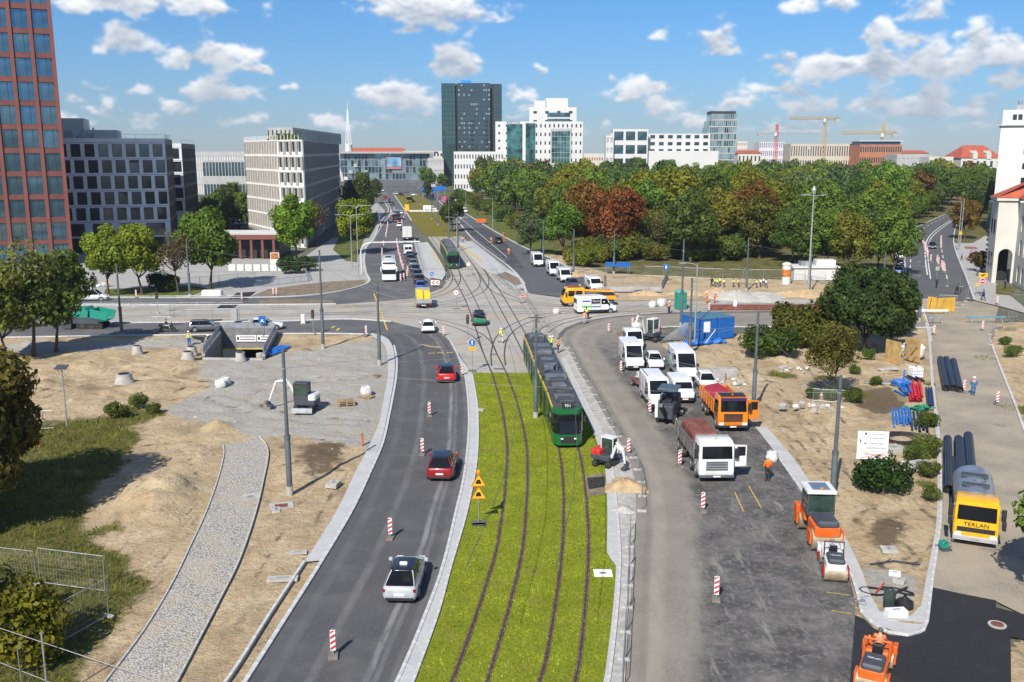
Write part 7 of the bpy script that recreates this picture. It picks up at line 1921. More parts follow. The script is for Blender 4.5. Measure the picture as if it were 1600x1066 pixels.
# gantry arm over the left carriageway
b = G(565,428);root = thing('sign_gantry','white bent-arm gantry pole over the left carriageway','gantry',b)
e = AT(655,378,b.y+2);pts = [Vector((0,0,0)),Vector((0,0,4.4)),Vector((.35,0,5.2)),Vector((1.1,.1,5.7)),Vector((2.2,.2,5.9)),Vector((11.0,1.5,5.9))]
MB().path(pts,.13,8).build('arm',mt('gantry_white',(.62,.63,.63),.5),root);MB().box((0,0,.15),(.6,.6,.3)).build('footing',CONC,root)
def arrow(m,s,y):
 return m.add([(x*s,y,z*s) for x,z in ((-.10,-.5),(.10,-.5),(.10,.1),(.28,.1),(0,.5),(-.28,.1),(-.10,.1))],[(0,1,2,3,4,5,6)])
def disc(m,r,y0,y1,n=24): return m.tube((0,y0,0),(0,y1,0),r,n)
def post(root,h,r=.035,mat=STEEL): MB().lathe([(r,0),(r,h)],8).build('post',mat,root)
def foot(root,n=2,mat=None):
 for i in range(n): MB().cbox(-.42,.42,-.36+i*.37,-.02+i*.37,0,.12,.03).build('foot_block',mat or mt('recycled_foot',(.12,.12,.11),.9),root)
# mandatory straight-on sign
b = G(738,581);b.z = .03;root = thing('road_sign','blue round arrow sign over a yellow plate at the edge of the slabs','road sign',b,R(8));post(root,3.4)
o = disc(MB(),.36,-.06,-.04).build('sign_disc',BLUEP,root,loc=(0,0,3.1));disc(MB(),.39,-.039,-.03).build('rim',WHITE,o);arrow(MB(),.5,-.062).build('arrow',WHITE,o)
MB().bx(-.38,.38,-.06,-.03,2.25,2.6).build('yellow_plate',YELLOW,root);text('SKRĘT',.16,'lettering',BLACK,root,(0,-.065,2.43),(R(90),0,0),.002);foot(root)
# yellow triangle warning signs on the lawn
b = G(748,820);b.z = .03;root = thing('warning_sign','two stacked yellow warning triangles with a lamp on the grass track','road sign',b,R(5));post(root,3.2);foot(root,2);foot(root,1)
for z in (2.05,2.85):
 o = MB().add([(-.48,-.05,z-.38),(.48,-.05,z-.38),(0,-.05,z+.42),(-.48,-.03,z-.38),(.48,-.03,z-.38),(0,-.03,z+.42)],[(0,1,2),(5,4,3),(0,3,4,1),(1,4,5,2),(2,5,3,0)]).build('triangle',YELLOW,root)
 m = MB()
 P = [Vector((-.45,-.056,z-.36)),Vector((.45,-.056,z-.36)),Vector((0,-.056,z+.39))]
 for i in range(3): m.tube(P[i],P[(i+1)%3],.022,4)
 m.build('red_border',mt('warning_red_border',(.55,.09,.02),.5),o)
 MB().bx(-.16,.16,-.06,-.051,z-.22,z-.05).bx(-.1,.1,-.06,-.051,z-.05,z+.05).build('symbol',BLACK,o)
MB().lathe([(.10,3.25),(.12,3.3),(.12,3.45),(.05,3.52)],10).build('warning_lamp',ORANGE_L,root)
# no left turn sign and others
def round_sign(px,label,h,col,rim=None,bar=None,r=.36,rz=0,glyph=None):
 b = G(*px);b.z = .03;root = thing('road_sign',label,'road sign',b,rz);post(root,h+.3)
 o = disc(MB(),r,-.06,-.04).build('sign_disc',col,root,loc=(0,0,h))
 if rim: disc(MB(),r*1.14,-.039,-.03).build('rim',rim,o)
 if bar: MB().bx(-r*.7,r*.7,-.066,-.061,-r*.16,r*.16).build('bar',bar,o)
 if glyph: MB().path([Vector((.1,-.07,-.2)),Vector((.1,-.07,.05)),Vector((.02,-.07,.14)),Vector((-.15,-.07,.14))],.03,4).tube((.2,-.07,-.24),(-.2,-.07,.24),.025,4).build('symbol',BLACK,o)
 foot(root,1);return root
round_sign((713,483),'round no-left-turn sign standing on the junction slabs',2.4,WHITE,REDP,glyph=True)
round_sign((732,432),'small round sign on the slabs before the second tram',2.2,WHITE,REDP)
round_sign((817,474),'red low sign beside the fence on the junction slabs',1.0,REDP,WHITE,WHITE,.3)
r = round_sign((1533,462),'no-entry sign on the pavement of the side street',2.3,REDP,WHITE,WHITE,.42)
MB().bx(-.7,.7,-.06,-.03,2.85,3.6).build('yellow_plate',YELLOW,r);MB().bx(-.35,.1,-.07,-.061,3.1,3.3).bx(-.1,.35,-.07,-.061,3.25,3.4).build('symbol',BLACK,r)
b = G(1525,462);root = thing('road_sign','small yellow plate on a pole left of the no-entry sign','road sign',b);post(root,2.2);MB().bx(-.3,.3,-.06,-.03,1.6,2.0).build('yellow_plate',YELLOW,root)
b = G(1497,391);root = thing('road_sign','yellow diamond sign on the lamp post by the grass','road sign',(b.x,b.y-.3,0));post(root,4.4);MB().box((0,-.06,4.0),(.7,.03,.7),0,R(45)).build('plate',YELLOW,root)
b = G(1463,440);root = thing('road_sign','grey parking sign in the mouth of the side street','road sign',b);post(root,2.6);MB().bx(-.35,.35,-.05,-.03,2.0,2.7).build('plate',PANELS,root)
# blue arrow and red chevrons at the traffic island
b = G(675,446);root = thing('road_sign','blue keep-right disc at the tip of the tram island','road sign',b);post(root,2.0);o = disc(MB(),.34,-.06,-.04).build('sign_disc',BLUEP,root,loc=(0,0,2.0));a_ = arrow(MB(),.45,-.062).build('arrow',WHITE,o);a_.rotation_euler = (0,R(-225),0)
b = G(680,449);root = thing('chevron_board','white board with two red chevrons at the tip of the tram island','road sign',b)
MB().bx(-.75,.75,-.04,0,.4,1.2).build('board',WHITE,root)
for x in (-.35,.35): MB().add([(x+.2,-.045,.45),(x+.32,-.045,.55),(x+.02,-.045,.8),(x+.32,-.045,1.05),(x+.2,-.045,1.15),(x-.28,-.045,.8)],[(0,1,2,5),(5,2,3,4)]).build('chevron',REDP,root)
for x in (-.6,.6): MB().bx(x-.03,x+.03,-.03,.03,0,.4).build('leg',STEEL,root)
# traffic signals
def signal(px,label,h=3.0,pole=True):
 b = G(*px);b.z = .03;root = thing('traffic_light',label,'traffic light',b);post(root,h,.05)
 o = MB().cbox(-.17,.17,-.22,.05,h-.1,h+.95,.03).build('signal_head',BLACK,root)
 for k in range(3): MB().tube((0,-.24,h+.12+k*.29),(0,-.22,h+.12+k*.29),.105,12).build('lens',mt('signal_lens_%d' % k,((.01,.09,.04),(.13,.08,.01),(.16,.01,.01))[k],.3),o)
 MB().box((0,0,.1),(.35,.35,.2)).build('footing',CONC,root)
signal((731,535),'black traffic light behind the blue arrow sign',2.4);signal((490,523),'black traffic light beside the gravel corner',2.2);signal((247,490),'black traffic light on the left tram reserve',2.2);signal((698,440),'traffic light on the left tram platform',2.0)
b = G(367,505);root = thing('switch_cabinet','pale control cabinet on a post at the left tram reserve','cabinet',b);MB().cbox(-.4,.4,-.2,.2,.4,2.0,.03).build('box',PANELS,root);post(root,3.4)
b = G(474,506);root = thing('concrete_bollard','white concrete block beside the left tram reserve','bollard',b);MB().cbox(-.25,.25,-.2,.2,0,1.3,.05).build('block',WHITE,root);MB().cbox(-.35,.35,-.3,.3,0,.15,.03).build('foot',CONC,root)
# big white direction sign
b = GH(1380,770);root = thing('direction_sign','white direction sign to the stations with one line crossed out','sign',b,R(-6));MB().lathe([(.05,0),(.05,4.0)],8).build('post',STEEL,root)
MB().bx(-1.95,.05,-.10,-.07,2.9,4.3).build('upper_board',WHITE,root);MB().bx(-1.95,.05,-.10,-.07,2.36,2.86).build('lower_board',WHITE,root)
DK = mt('sign_text',(.05,.06,.09),.6)
for i,(t,z) in enumerate((('Dworzec',4.12),('kolejowy',3.84),('Dworzec',3.46),('autobusowy',3.16))): text(t,.26,'lettering',DK,root,(-.72,-.105,z),(R(90),0,0),.002)
arrow(MB(),.3,-.105).build('arrow',DK,root,loc=(-1.75,0,3.6));MB().bx(-1.5,-1.36,-.105,-.102,4.05,4.2).bx(-1.52,-1.34,-.105,-.102,3.42,3.5).build('symbol',DK,root)
text('Szpital Kliniczny',.19,'lettering',BLUEP,root,(-.85,-.105,2.72),(R(90),0,0),.002);text('Wrocław',.18,'lettering',BLUEP,root,(-.85,-.105,2.5),(R(90),0,0),.002)
m = MB();m.tube((-1.7,-.11,2.45),(-.05,-.11,2.8),.025,4);m.tube((-1.55,-.11,2.8),(-.05,-.11,2.5),.025,4);m.build('crossing_out_tape',mt('orange_tape',(.75,.25,.05),.6),root)
b = G(-2,1150,3.0)
b = G(76,1100);root = thing('road_sign','red and blue no-parking disc at the bottom left edge','road sign',b,R(10));post(root,3.2)
zz = top_z(76,1080,b);o = disc(MB(),.30,-.06,-.04).build('sign_disc',BLUEP,root,loc=(0,0,zz));disc(MB(),.36,-.039,-.03).build('rim',REDP,o);MB().box((0,-.062,0),(.6,.006,.07),0,R(45)).build('bar',REDP,o)
# ------------------------------------------------------------------ barrier boards
BF = mt('board_foot',(.17,.15,.13),.9)
def board_meshes():
 m = MB().cbox(-.125,.125,-.03,.03,.28,1.28,.02);A = m.mesh('board');A.materials.append(WHITE)
 m = MB()
 for side in (-1,1):
  y = side*.034
  for k in range(4):
   z = .30+k*.27;pts = [(-.115,y,z+.0),(.115,y,z+.14),(.115,y,min(z+.27,1.265)),(-.115,y,min(z+.13,1.26))]
   if z+.05 < 1.26: m.add(pts if side < 0 else pts[::-1],[(0,1,2,3)])
 S = m.mesh('red_stripes');S.materials.append(REDP)
 F = MB().cbox(-.22,.22,-.4,.4,0,.11,.02).mesh('foot');F.materials.append(BF)
 P = MB().bx(-.03,.03,-.03,.03,.1,.30).bx(-.03,.03,-.03,.03,1.27,1.36).mesh('stem');P.materials.append(STEEL)
 return A,S,F,P
BM = board_meshes()
def board(px,label,group='red and white barrier boards',s=1.0,rz=None):
 b = G(*px);b.z = .03;root = thing('barrier_board',label,'barrier board',b,rng.uniform(-.25,.25) if rz is None else rz,group);root.scale = (s,s,s)
 o = obj('board',BM[0],None,root);obj('red_stripes',BM[1],None,o);obj('foot',BM[2],None,root);obj('stem',BM[3],None,root)
NB = [((521,1026),'nearest barrier board on the left road, in front of the silver taxi'),((610,842),'barrier board on the left road beyond the silver taxi'),((660,711),'barrier board beside the dark red SUV'),((671,651),'barrier board between the two red cars'),((722,588),'barrier board at the kerb right of the bright red SUV'),((693,525),'barrier board at the kerb behind the white taxi'),((572,525),'barrier board at the gravel corner'),
 ((1119,938),'nearest barrier board on the milled right road'),((1098,800),'barrier board in front of the white-cabbed tipper'),((1062,730),'barrier board left of the white-cabbed tipper'),((982,711),'barrier board at the fence beside the small excavator'),((1015,648),'barrier board beside the van with roof rails'),((970,583),'barrier board left of the first parked van'),((951,521),'barrier board at the head of the parked flatbed'),((988,512),'barrier board beside the white sack in the bend'),
 ((1506,614),'barrier board beside the worker in blue'),((1558,633),'barrier board in the middle of the sandy lane'),((1459,524),'barrier board at the top of the sandy lane'),((1535,517),'barrier board by the blue trestles'),((1558,476),'barrier board before the civic building')]
for p,l in NB: board(p,l)
for i,p in enumerate(((626,441),(631,440),(636,434),(637,428),(630,424),(628,418),(626,412),(625,406),(623,400),(622,394),(621,388),(620,382))): board(p,'barrier board in the row between the coach and the waiting queue','row of boards beside the queue',1.15)
for i,p in enumerate(((597,404),(597,398),(598,392),(599,386),(603,372),(604,366),(605,360),(606,354),(595,356),(607,348),(608,342),(617,336),(616,330),(633,338),(634,332),(635,326),(631,344),(628,350),(612,334),(610,338))): board(p,'small barrier board far up the left carriageway','boards along the left carriageway',1.15)
for i,p in enumerate(((1441,379),(1442,384),(1444,389),(1446,394),(1448,399),(1449,404),(1454,411),(1464,412),(1466,416),(1471,421),(1473,425),(1475,427),(1470,379),(1470,385),(1470,390))): board(p,'barrier board in the rows narrowing the side street','boards on the side street',1.35)
for i,p in enumerate(((427,462),(432,462),(213,466),(378,470),(1108,487))): board(p,('post board at the soil corner, left one','post board at the soil corner, right one','board on the verge kerb by the street trees','board beside the asphalt patch on the left street','board beside the rail stack')[i])
# ------------------------------------------------------------------ fences
WF = mt('fence_wire',(.34,.36,.37),.5,metal=.5)
def fence_meshes(H,L,nv,nh):
 m = MB();r = .021
 m.tube((0,0,.12),(L,0,.12),r,5);m.tube((0,0,H),(L,0,H),r,5);m.tube((0,0,.02),(0,0,H),r,5);m.tube((L,0,.02),(L,0,H),r,5)
 F = m.mesh('frame');F.materials.append(STEEL)
 m = MB()
 for i in range(1,nv): m.quad((L*i/nv-.004,0,.14),(L*i/nv+.004,0,.14),(L*i/nv+.004,0,H-.02),(L*i/nv-.004,0,H-.02))
 for k in range(1,nh): m.quad((.02,.004,.12+(H-.12)*k/nh-.005),(L-.02,.004,.12+(H-.12)*k/nh-.005),(L-.02,.004,.12+(H-.12)*k/nh+.005),(.02,.004,.12+(H-.12)*k/nh+.005))
 W = m.mesh('wire_infill');W.materials.append(WF)
 B = MB().cbox(-.11,.11,-.3,.3,0,.12,.03).mesh('foot_block');B.materials.append(CONC)
 return F,W,B
FM = {}
def fence(px,label,H=2.0,L=3.45,nv=22,nh=7,group=None,lean=0,jitter=.04):
 c = spl(px,300);tot = sum(math.dist(a,b) for a,b in zip(c[:-1],c[1:]));k = max(1,round(tot/(L+.05)));c = spl(px,k+1)
 key = (H,L,nv,nh)
 if key not in FM: FM[key] = fence_meshes(*key)
 F,W,B = FM[key]
 for i in range(k):
  a,b = c[i],c[i+1];z = max(.02,hz(*a))
  root = thing('fence_panel',label,'fence',(a[0],a[1],z),math.atan2(b[1]-a[1],b[0]-a[0])+rng.uniform(-jitter,jitter),group or label)
  root.scale = (math.dist(a,b)/L*.985,1,1)
  if lean: root.rotation_euler[0] = rng.uniform(-lean,lean)
  obj('frame',F,None,root);o = obj('wire_infill',W,None,root);o['kind'] = 'stuff';obj('foot_block',B,None,root)
fence([(972,1080),(976,1020),(981,930),(984,870),(985,830)],'low mesh barrier panel on the concrete strip beside the grass track',1.1,2.6,20,3)
fence([(1003,800),(1004,770),(997,740),(985,708),(955,668),(930,620),(907,583),(893,553),(884,538)],'low mesh barrier panel along the sandy lane beside the tram',1.1,2.6,20,3)
fence([(-30,1020),(-30,915)],'mesh fence panel beyond the left edge',2.0)
fence([(-40,905),(70,917),(163,932)],'mesh fence panel crossing the wild grass at the left',2.0,lean=.05)
fence([(170,968),(75,1022),(40,1085)],'mesh fence panel along the sand at the lower left',2.0,lean=.05)
fence([(0,690),(45,672),(85,672)],'mesh fence panel at the foot of the solar lamp',1.6)
fence([(662,432),(655,405),(650,384)],'mesh fence panel along the left tram platform',1.6);fence([(736,378),(760,396),(785,416),(790,424)],'mesh fence panel along the right tram platform',1.6)
fence([(767,430),(790,448),(810,462),(825,478),(838,500)],'mesh fence panel from the platform to the junction',1.6);fence([(838,500),(856,520),(872,540)],'mesh fence panel beside the rear of the long tram',1.8)
fence([(130,476),(250,475),(380,474)],'mesh fence panel along the left tram reserve',1.2);fence([(235,497),(262,498),(272,490)],'mesh fence panel around the left track works',1.8);fence([(290,505),(375,503)],'mesh fence panel on the left reserve beside the cabinet',1.8)
fence([(880,430),(940,436),(1010,432),(1100,436),(1190,438),(1290,440)],'mesh fence panel along the foot of the park slope',1.9)
fence([(1466,480),(1492,482),(1510,470),(1513,462)],'mesh fence panel round the yellow hoarding',1.8);fence([(1480,448),(1500,446)],'mesh fence panel at the end of the side street',1.6)
fence([(250,452),(330,446),(400,440)],'mesh fence panel on the pavement behind the street trees',1.6);fence([(1270,628),(1300,636),(1335,632)],'mesh fence panel round the thin young tree',1.2,lean=.2)
fence([(1548,540),(1552,520),(1590,500)],'mesh fence panel by the blue trestles',1.4,lean=.3)
# stair railing of the plaza left of the round tree and of the right underpass
BLR = mt('blue_grey_rail',(.16,.20,.24),.5)
def railing(px,label,H=1.1,mat=BLR,z=0):
 c = [G(*p) for p in px];root = thing('railing',label,'railing',(c[0].x,c[0].y,z))
 for a,b in zip(c[:-1],c[1:]):
  L = (b-a).length;k = max(2,int(L/1.4));a_,b_ = a-c[0],b-c[0]
  MB().tube((a_.x,a_.y,H),(b_.x,b_.y,H),.035,5).tube((a_.x,a_.y,.15),(b_.x,b_.y,.15),.025,5).build('rail',mat,root)
  for i in range(k+1):
   q = a_.lerp(b_,i/k);MB().tube((q.x,q.y,0),(q.x,q.y,H),.03,5).build('post',mat,root)
  m = MB();n = int(L/.16)
  for i in range(n): q = a_.lerp(b_,i/n);m.bx(q.x-.012,q.x+.012,q.y-.012,q.y+.012,.15,H-.02)
  o = m.build('bars',mat,root);o['kind'] = 'stuff'
railing([(384,448),(412,448),(482,440),(478,428)],'blue-grey railing of the ramp beside the round bright tree')
railing([(944,432),(944,450),(1034,452),(1043,434)],'blue-grey railing round the right underpass stairs',1.1)
sheet('underpass_roof_edge',[(940,452),(1035,454),(1035,458),(940,456)],.12,CONC)
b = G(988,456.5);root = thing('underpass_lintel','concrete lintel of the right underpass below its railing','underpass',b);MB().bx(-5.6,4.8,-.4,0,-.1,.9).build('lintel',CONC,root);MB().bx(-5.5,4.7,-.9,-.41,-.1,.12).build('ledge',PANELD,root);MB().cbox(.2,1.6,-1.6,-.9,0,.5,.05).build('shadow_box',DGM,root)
b = G(962,428);root = thing('blue_canopy','blue sheeted canopy behind the right underpass railing','canopy',b)
MB().add([(-2,-1,1.6),(2.5,-1.6,1.5),(2.9,1.2,2.0),(-1.8,1.5,2.1),(-2,-1,1.55),(2.5,-1.6,1.45),(2.9,1.2,1.95),(-1.8,1.5,2.05)],[(0,1,2,3),(7,6,5,4),(0,4,5,1),(1,5,6,2),(2,6,7,3),(3,7,4,0)]).build('sheet',BLUEP,root)
for x,y in ((-1.9,-.9),(2.4,-1.5),(2.8,1.1),(-1.7,1.4)): MB().tube((x,y,0),(x,y,1.6),.04,5).build('pole',STEEL,root)
b = G(1040,440);root = thing('road_sign','blue square pedestrian sign by the right underpass','road sign',b);post(root,3.0);MB().bx(-.45,.45,-.06,-.03,2.2,3.1).build('plate',BLUEP,root);MB().bx(-.12,.12,-.07,-.061,2.35,2.75).lathe([(.001,2.8),(.1,2.86),(.001,2.95)],8,(0,-.06,0),1,.1).build('symbol',WHITE,root)
# ------------------------------------------------------------------ left underpass stairs
def underpass():
 A,Bq,C_,D = G(318,560),G(412,561),G(431,524),G(345,524);A.z = Bq.z = C_.z = D.z = 0
 root = thing('underpass_stairs','sunken concrete underpass entrance with side railings and white signs','underpass',(A.x,A.y,0));o_ = A.copy()
 a,b,c,d = [q - o_ for q in (A,Bq,C_,D)]
 def wall(p,q,z0,z1,t,nm,mat):
  dd = (q-p);L = dd.length;m = MB().bx(0,L,-t/2,t/2,z0,z1);o = m.build(nm,mat,root,loc=(p.x,p.y,0));o.rotation_euler = (0,0,math.atan2(dd.y,dd.x));return o
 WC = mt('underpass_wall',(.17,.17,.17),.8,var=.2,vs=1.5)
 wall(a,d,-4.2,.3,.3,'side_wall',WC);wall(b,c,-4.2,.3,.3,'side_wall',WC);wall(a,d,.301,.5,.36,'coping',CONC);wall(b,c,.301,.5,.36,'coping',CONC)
 for p,q in ((a,d),(b,c)):
  for i in range(7): w_ = p.lerp(q,i/6);MB().bx(w_.x-.03,w_.x+.03,w_.y-.03,w_.y+.03,.5,1.35).build('rail_post',STEEL,root)
  w0,w1 = p,q;MB().tube((w0.x,w0.y,1.35),(w1.x,w1.y,1.35),.05,6).build('handrail',STEEL,root)
  m = MB();m.add([(w0.x,w0.y,.55),(w1.x,w1.y,.55),(w1.x,w1.y,1.25),(w0.x,w0.y,1.25)],[(0,1,2,3)]);m.build('rail_panel',mt('frosted_rail_panel',(.30,.36,.42),.3),root)
 wall(d + (c-d)*.0,c,-1.6,.95,.3,'portal_wall',WC)
 wall(d,c,.951,1.6,.06,'mesh_rail',STEEL)
 wall(d + Vector((0,-.22,0)),c + Vector((0,-.22,0)),-1.75,-1.6,.1,'yellow_edge',mt('edge_yellow',(.55,.42,.08),.6))
 e = (c-d).normalized()
 for u,w_,dark in ((2.0,2.5,0),(4.6,1.9,1)):
  p = d + e*u + Vector((0,-.26,0));o = MB().bx(0,w_,-.04,0,-.75,.05).build('sign_board',WHITE,root,loc=(p.x,p.y,0));o.rotation_euler = (0,0,math.atan2(e.y,e.x))
  for k in range(2):
   MB().bx(.5,w_-.15,-.046,-.041,-.22-k*.3,-.10-k*.3).build('text_line',DK if not dark else BLACK,o)
  MB().bx(.12,.36,-.046,-.041,-.55,-.15).build('symbol',BLACK,o)
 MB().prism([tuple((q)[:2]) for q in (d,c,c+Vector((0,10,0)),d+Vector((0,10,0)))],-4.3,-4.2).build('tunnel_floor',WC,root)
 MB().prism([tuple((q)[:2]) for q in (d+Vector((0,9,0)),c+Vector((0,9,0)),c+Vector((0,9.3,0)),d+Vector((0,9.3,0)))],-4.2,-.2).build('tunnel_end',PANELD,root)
 n = 22
 for i in range(n):
  p,q = a.lerp(d,i/n),b.lerp(c,i/n);p2,q2 = a.lerp(d,(i+1)/n),b.lerp(c,(i+1)/n);z = -.2 - 4.0*i/n
  MB().prism([tuple(v[:2]) for v in (p,q,q2,p2)],z-.3,z).build('step',CONC,root)
 wall(a + Vector((0,-.2,0)),b + Vector((0,-.2,0)),-.5,.12,.3,'front_kerb',CONC)
 w_ = b.lerp(c,.3) - Vector((.9,0,0));MB().lathe([(.45,-.8),(.45,.35),(.3,.4)],12).build('bin',CONC,root,loc=(w_.x,w_.y,-.6))
underpass()
b = G(411,525);root = thing('road_sign','blue underpass sign on a post by the stairs','road sign',b);post(root,2.4);MB().bx(-.45,.45,-.06,-.03,1.6,2.5).build('plate',BLUEP,root);MB().bx(-.1,.1,-.07,-.061,1.75,2.1).bx(-.25,.25,-.07,-.061,1.75,1.83).build('symbol',WHITE,root)
# blue panels stacked beside the stairs
for i,p in enumerate(((428,552),(436,548))):
 b = GH(*p);root = thing('formwork_panel',('blue ribbed panel leaning in a pile right of the stairs','second blue ribbed panel further right in the pile')[i],'panel',b,R(70));
 for k in range(4): MB().cbox(-1.5,1.5,-.75+k*.38,-.42+k*.38,.1+i*.12,.22+i*.12,.03).build('slat',mt('panel_blue',(.01,.14,.5),.5),root)
 MB().bx(-1.4,1.4,-.7,.7,.0,.09).build('pallet',TIMBER,root)
# ------------------------------------------------------------------ site goods
def bag(px,label,s=1.0,filled=True):
 b = GH(*px);root = thing('big_bag',label,'big bag',b,rng.uniform(0,3));BG_ = mt('woven_white_bag',(.58,.58,.56),.9,var=.2,vs=4,bmp=.6,bs=6)
 me_r = np.random.default_rng(int(px[0]));S = []
 s *= .85
 for z,k in ((0,.92),(.08,1),(.35,1.12),(.6,1.0),(.78,.9),(.80,.72),(.66,.5)):
  S.append([(s*k*.5*math.copysign(abs(math.cos(t))**.6,math.cos(t))*(1+me_r.uniform(-.06,.06)),s*k*.5*math.copysign(abs(math.sin(t))**.6,math.sin(t))*(1+me_r.uniform(-.06,.06)),z*s*(1+me_r.uniform(-.04,.04))) for t in (2*math.pi*i/16 for i in range(16))])
 MB().loft(S).build('sack',BG_,root,smooth=True)
 for a in range(4):
  x,y = .38*s*math.cos(a*1.57+.8),.38*s*math.sin(a*1.57+.8);MB().path([Vector((x,y,.84*s)),Vector((x*.75,y*.8,.97*s)),Vector((x*.25,y*.5,.95*s))],.025*s,4).build('strap',BG_,root)
for p,l,s in (((345,607),'white big bag lying left of the mini excavator',1.15),((352,602),'white big bag right behind the one left of the excavator',1.1),((572,617),'upright white big bag on a pallet by the left road',1.12),((1206,720),'white big bag at the kerb beside the worker in orange',.95),((995,517),'white big bag in the bend behind the flatbed',1.4),((1052,552),'white big bag beside the mast before the blue container',1.25),((869,490),'flat white sack beside the platform rails',1.0),((1034,478),'white big bag left of the teal toilet',1.5),((1020,480),'grey-white big bag further left of the teal toilet',1.3),((1412,735),'torn white sack in the weeds by the lane',.8)): bag(p,l,s)
def pallet(px,label,n=1,s=1.0,rz=None):
 b = GH(*px);root = thing('pallet_stack',label,'pallets',b,rng.uniform(0,3) if rz is None else rz)
 for k in range(n):
  for j in range(5): MB().cbox(-.6*s,.6*s,(-.4+j*.19)*s,(-.28+j*.19)*s,.11+k*.15,.14+k*.15,.005).build('slat',TIMBER,root)
  for j in range(3): MB().bx((-.58+j*.53)*s,(-.46+j*.53)*s,-.4*s,.48*s,k*.15,.105+k*.15).build('bearer',TIMBER,root)
pallet((541,634),'stack of dark pallets right of the mini excavator',3,1.25);pallet((572,621),'single pallet under the upright big bag',1,1.2);pallet((478,548),'small pallet on the gravel beyond the excavator',1,1.0);pallet((588,589),'low timber pallet at the kerb strip',1,.8)
def slab_piece(px,size,label,name='concrete_slab',mat=CONC,rz=None,hole=None,cat='slab'):
 b = GH(*px);root = thing(name,label,cat,b,rng.uniform(0,3) if rz is None else rz)
 x,y,z = size
 if hole:
  m = MB();m.bx(-x/2,x/2,-y/2,-hole/2,0,z).bx(-x/2,x/2,hole/2,y/2,0,z).bx(-x/2,-hole/2,-hole/2,hole/2,0,z).bx(hole/2,x/2,-hole/2,hole/2,0,z);m.build('frame',mat,root);MB().bx(-hole/2,hole/2,-hole/2,hole/2,0,z*.5).build('cover',RUSTY if hole > .6 else STEEL,root)
 else:
  MB().cbox(-x/2,x/2,-y/2,y/2,0,z,.02).build('block',mat,root);MB().cbox(-x*.2,x*.2,-y*.1,y*.1,z,z+.02,.005).build('lifting_lug',STEEL,root)
slab_piece((440,792),(1.5,1.1,.12),'square manhole frame lying on the sand near the first mast','manhole_cover',hole=.8,cat='manhole',rz=.3);slab_piece((432,798),(.9,.5,.1),'small slab beside the manhole frame','concrete_slab');slab_piece((392,777),(1.1,1.1,.06),'square manhole cover set in the cobbled footpath','manhole_cover',hole=.4,cat='manhole',rz=.2)
slab_piece((521,760),(1.0,.8,.3),'pale concrete block on the sand beside the shadow of the mast');slab_piece((442,906),(1.6,.6,.12),'long pale slab on the sand by the left kerb',rz=.1);slab_piece((466,864),(1.0,.5,.05),'white lump of mortar on the sand by the kerb');slab_piece((942,897),(1.0,.8,.07),'white-framed manhole in the lawn','manhole_cover',WHITE,hole=.35,cat='manhole',rz=0)
slab_piece((1119,594),(1.4,1.3,1.2),'large pale concrete block on the sand, left of a pair',rz=.2);slab_piece((1139,591),(1.3,1.2,.9),'large pale concrete block on the sand, right of a pair',rz=.2);slab_piece((1395,708),(1.5,.9,.5),'concrete slab behind the white direction sign',rz=.1);slab_piece((1440,730),(1.6,1.1,.4),'flat sandy slab in the weeds by the lane',rz=.4);slab_piece((1438,736),(.9,.7,.5),'smaller block before the flat sandy slab')
slab_piece((752,642),(.6,.4,.15),'round cover at the lawn edge by the left track','manhole_cover',hole=.25,cat='manhole');slab_piece((1389,862),(.7,.9,.2),'pale plank stub on the sand tip');slab_piece((1398,898),(.6,.5,.15),'white offcut on the sand tip',mat=WHITE);slab_piece((1405,910),(.45,.6,.2),'pale kerb offcut on the sand tip');slab_piece((1400,963),(1.0,.5,.35),'white carton on the paved tip',mat=WHITE,rz=.1)
for p,l,r in (((215,556),'concrete manhole ring standing on the sand, tall one',.5),((195,600),'concrete manhole cone half sunk in the sand',.75),((300,556),'stack of low manhole rings by the underpass',.55),((294,565),'low manhole ring in front of the stack',.6),((376,564),'dark manhole ring before the underpass front',.5),((1478,545),'manhole ring on the sandy lane',.01)):
 if r < .1: continue
 b = GH(*p);root = thing('manhole_ring',l,'manhole ring',b);m = MB();m.lathe([(r*1.3,0),(r*1.2,.25),(r,.5),(r,.95)],16);m.build('ring',CONC,root,smooth=True);MB().lathe([(r*.8,.951),(r*.8,.96)],16).build('opening',BLACK,root)
b = GH(566,696);root = thing('marker_pipe','orange plastic pipe stub upright at the left kerb','pipe',b);MB().lathe([(.09,0),(.09,.9)],10).build('pipe',mt('orange_pipe',(.55,.16,.05),.5),root);MB().lathe([(.11,.7),(.11,.9)],10).build('socket',mt('orange_pipe',(.55,.16,.05),.5),root)
b = GH(62,700);root = thing('marker_pipe','short orange pipe stub in the grass at the left','pipe',b);MB().lathe([(.09,0),(.09,.5)],10).build('pipe',mt('orange_pipe',(.55,.16,.05),.5),root);MB().lathe([(.11,.4),(.11,.5)],10).build('socket',mt('orange_pipe',(.55,.16,.05),.5),root)
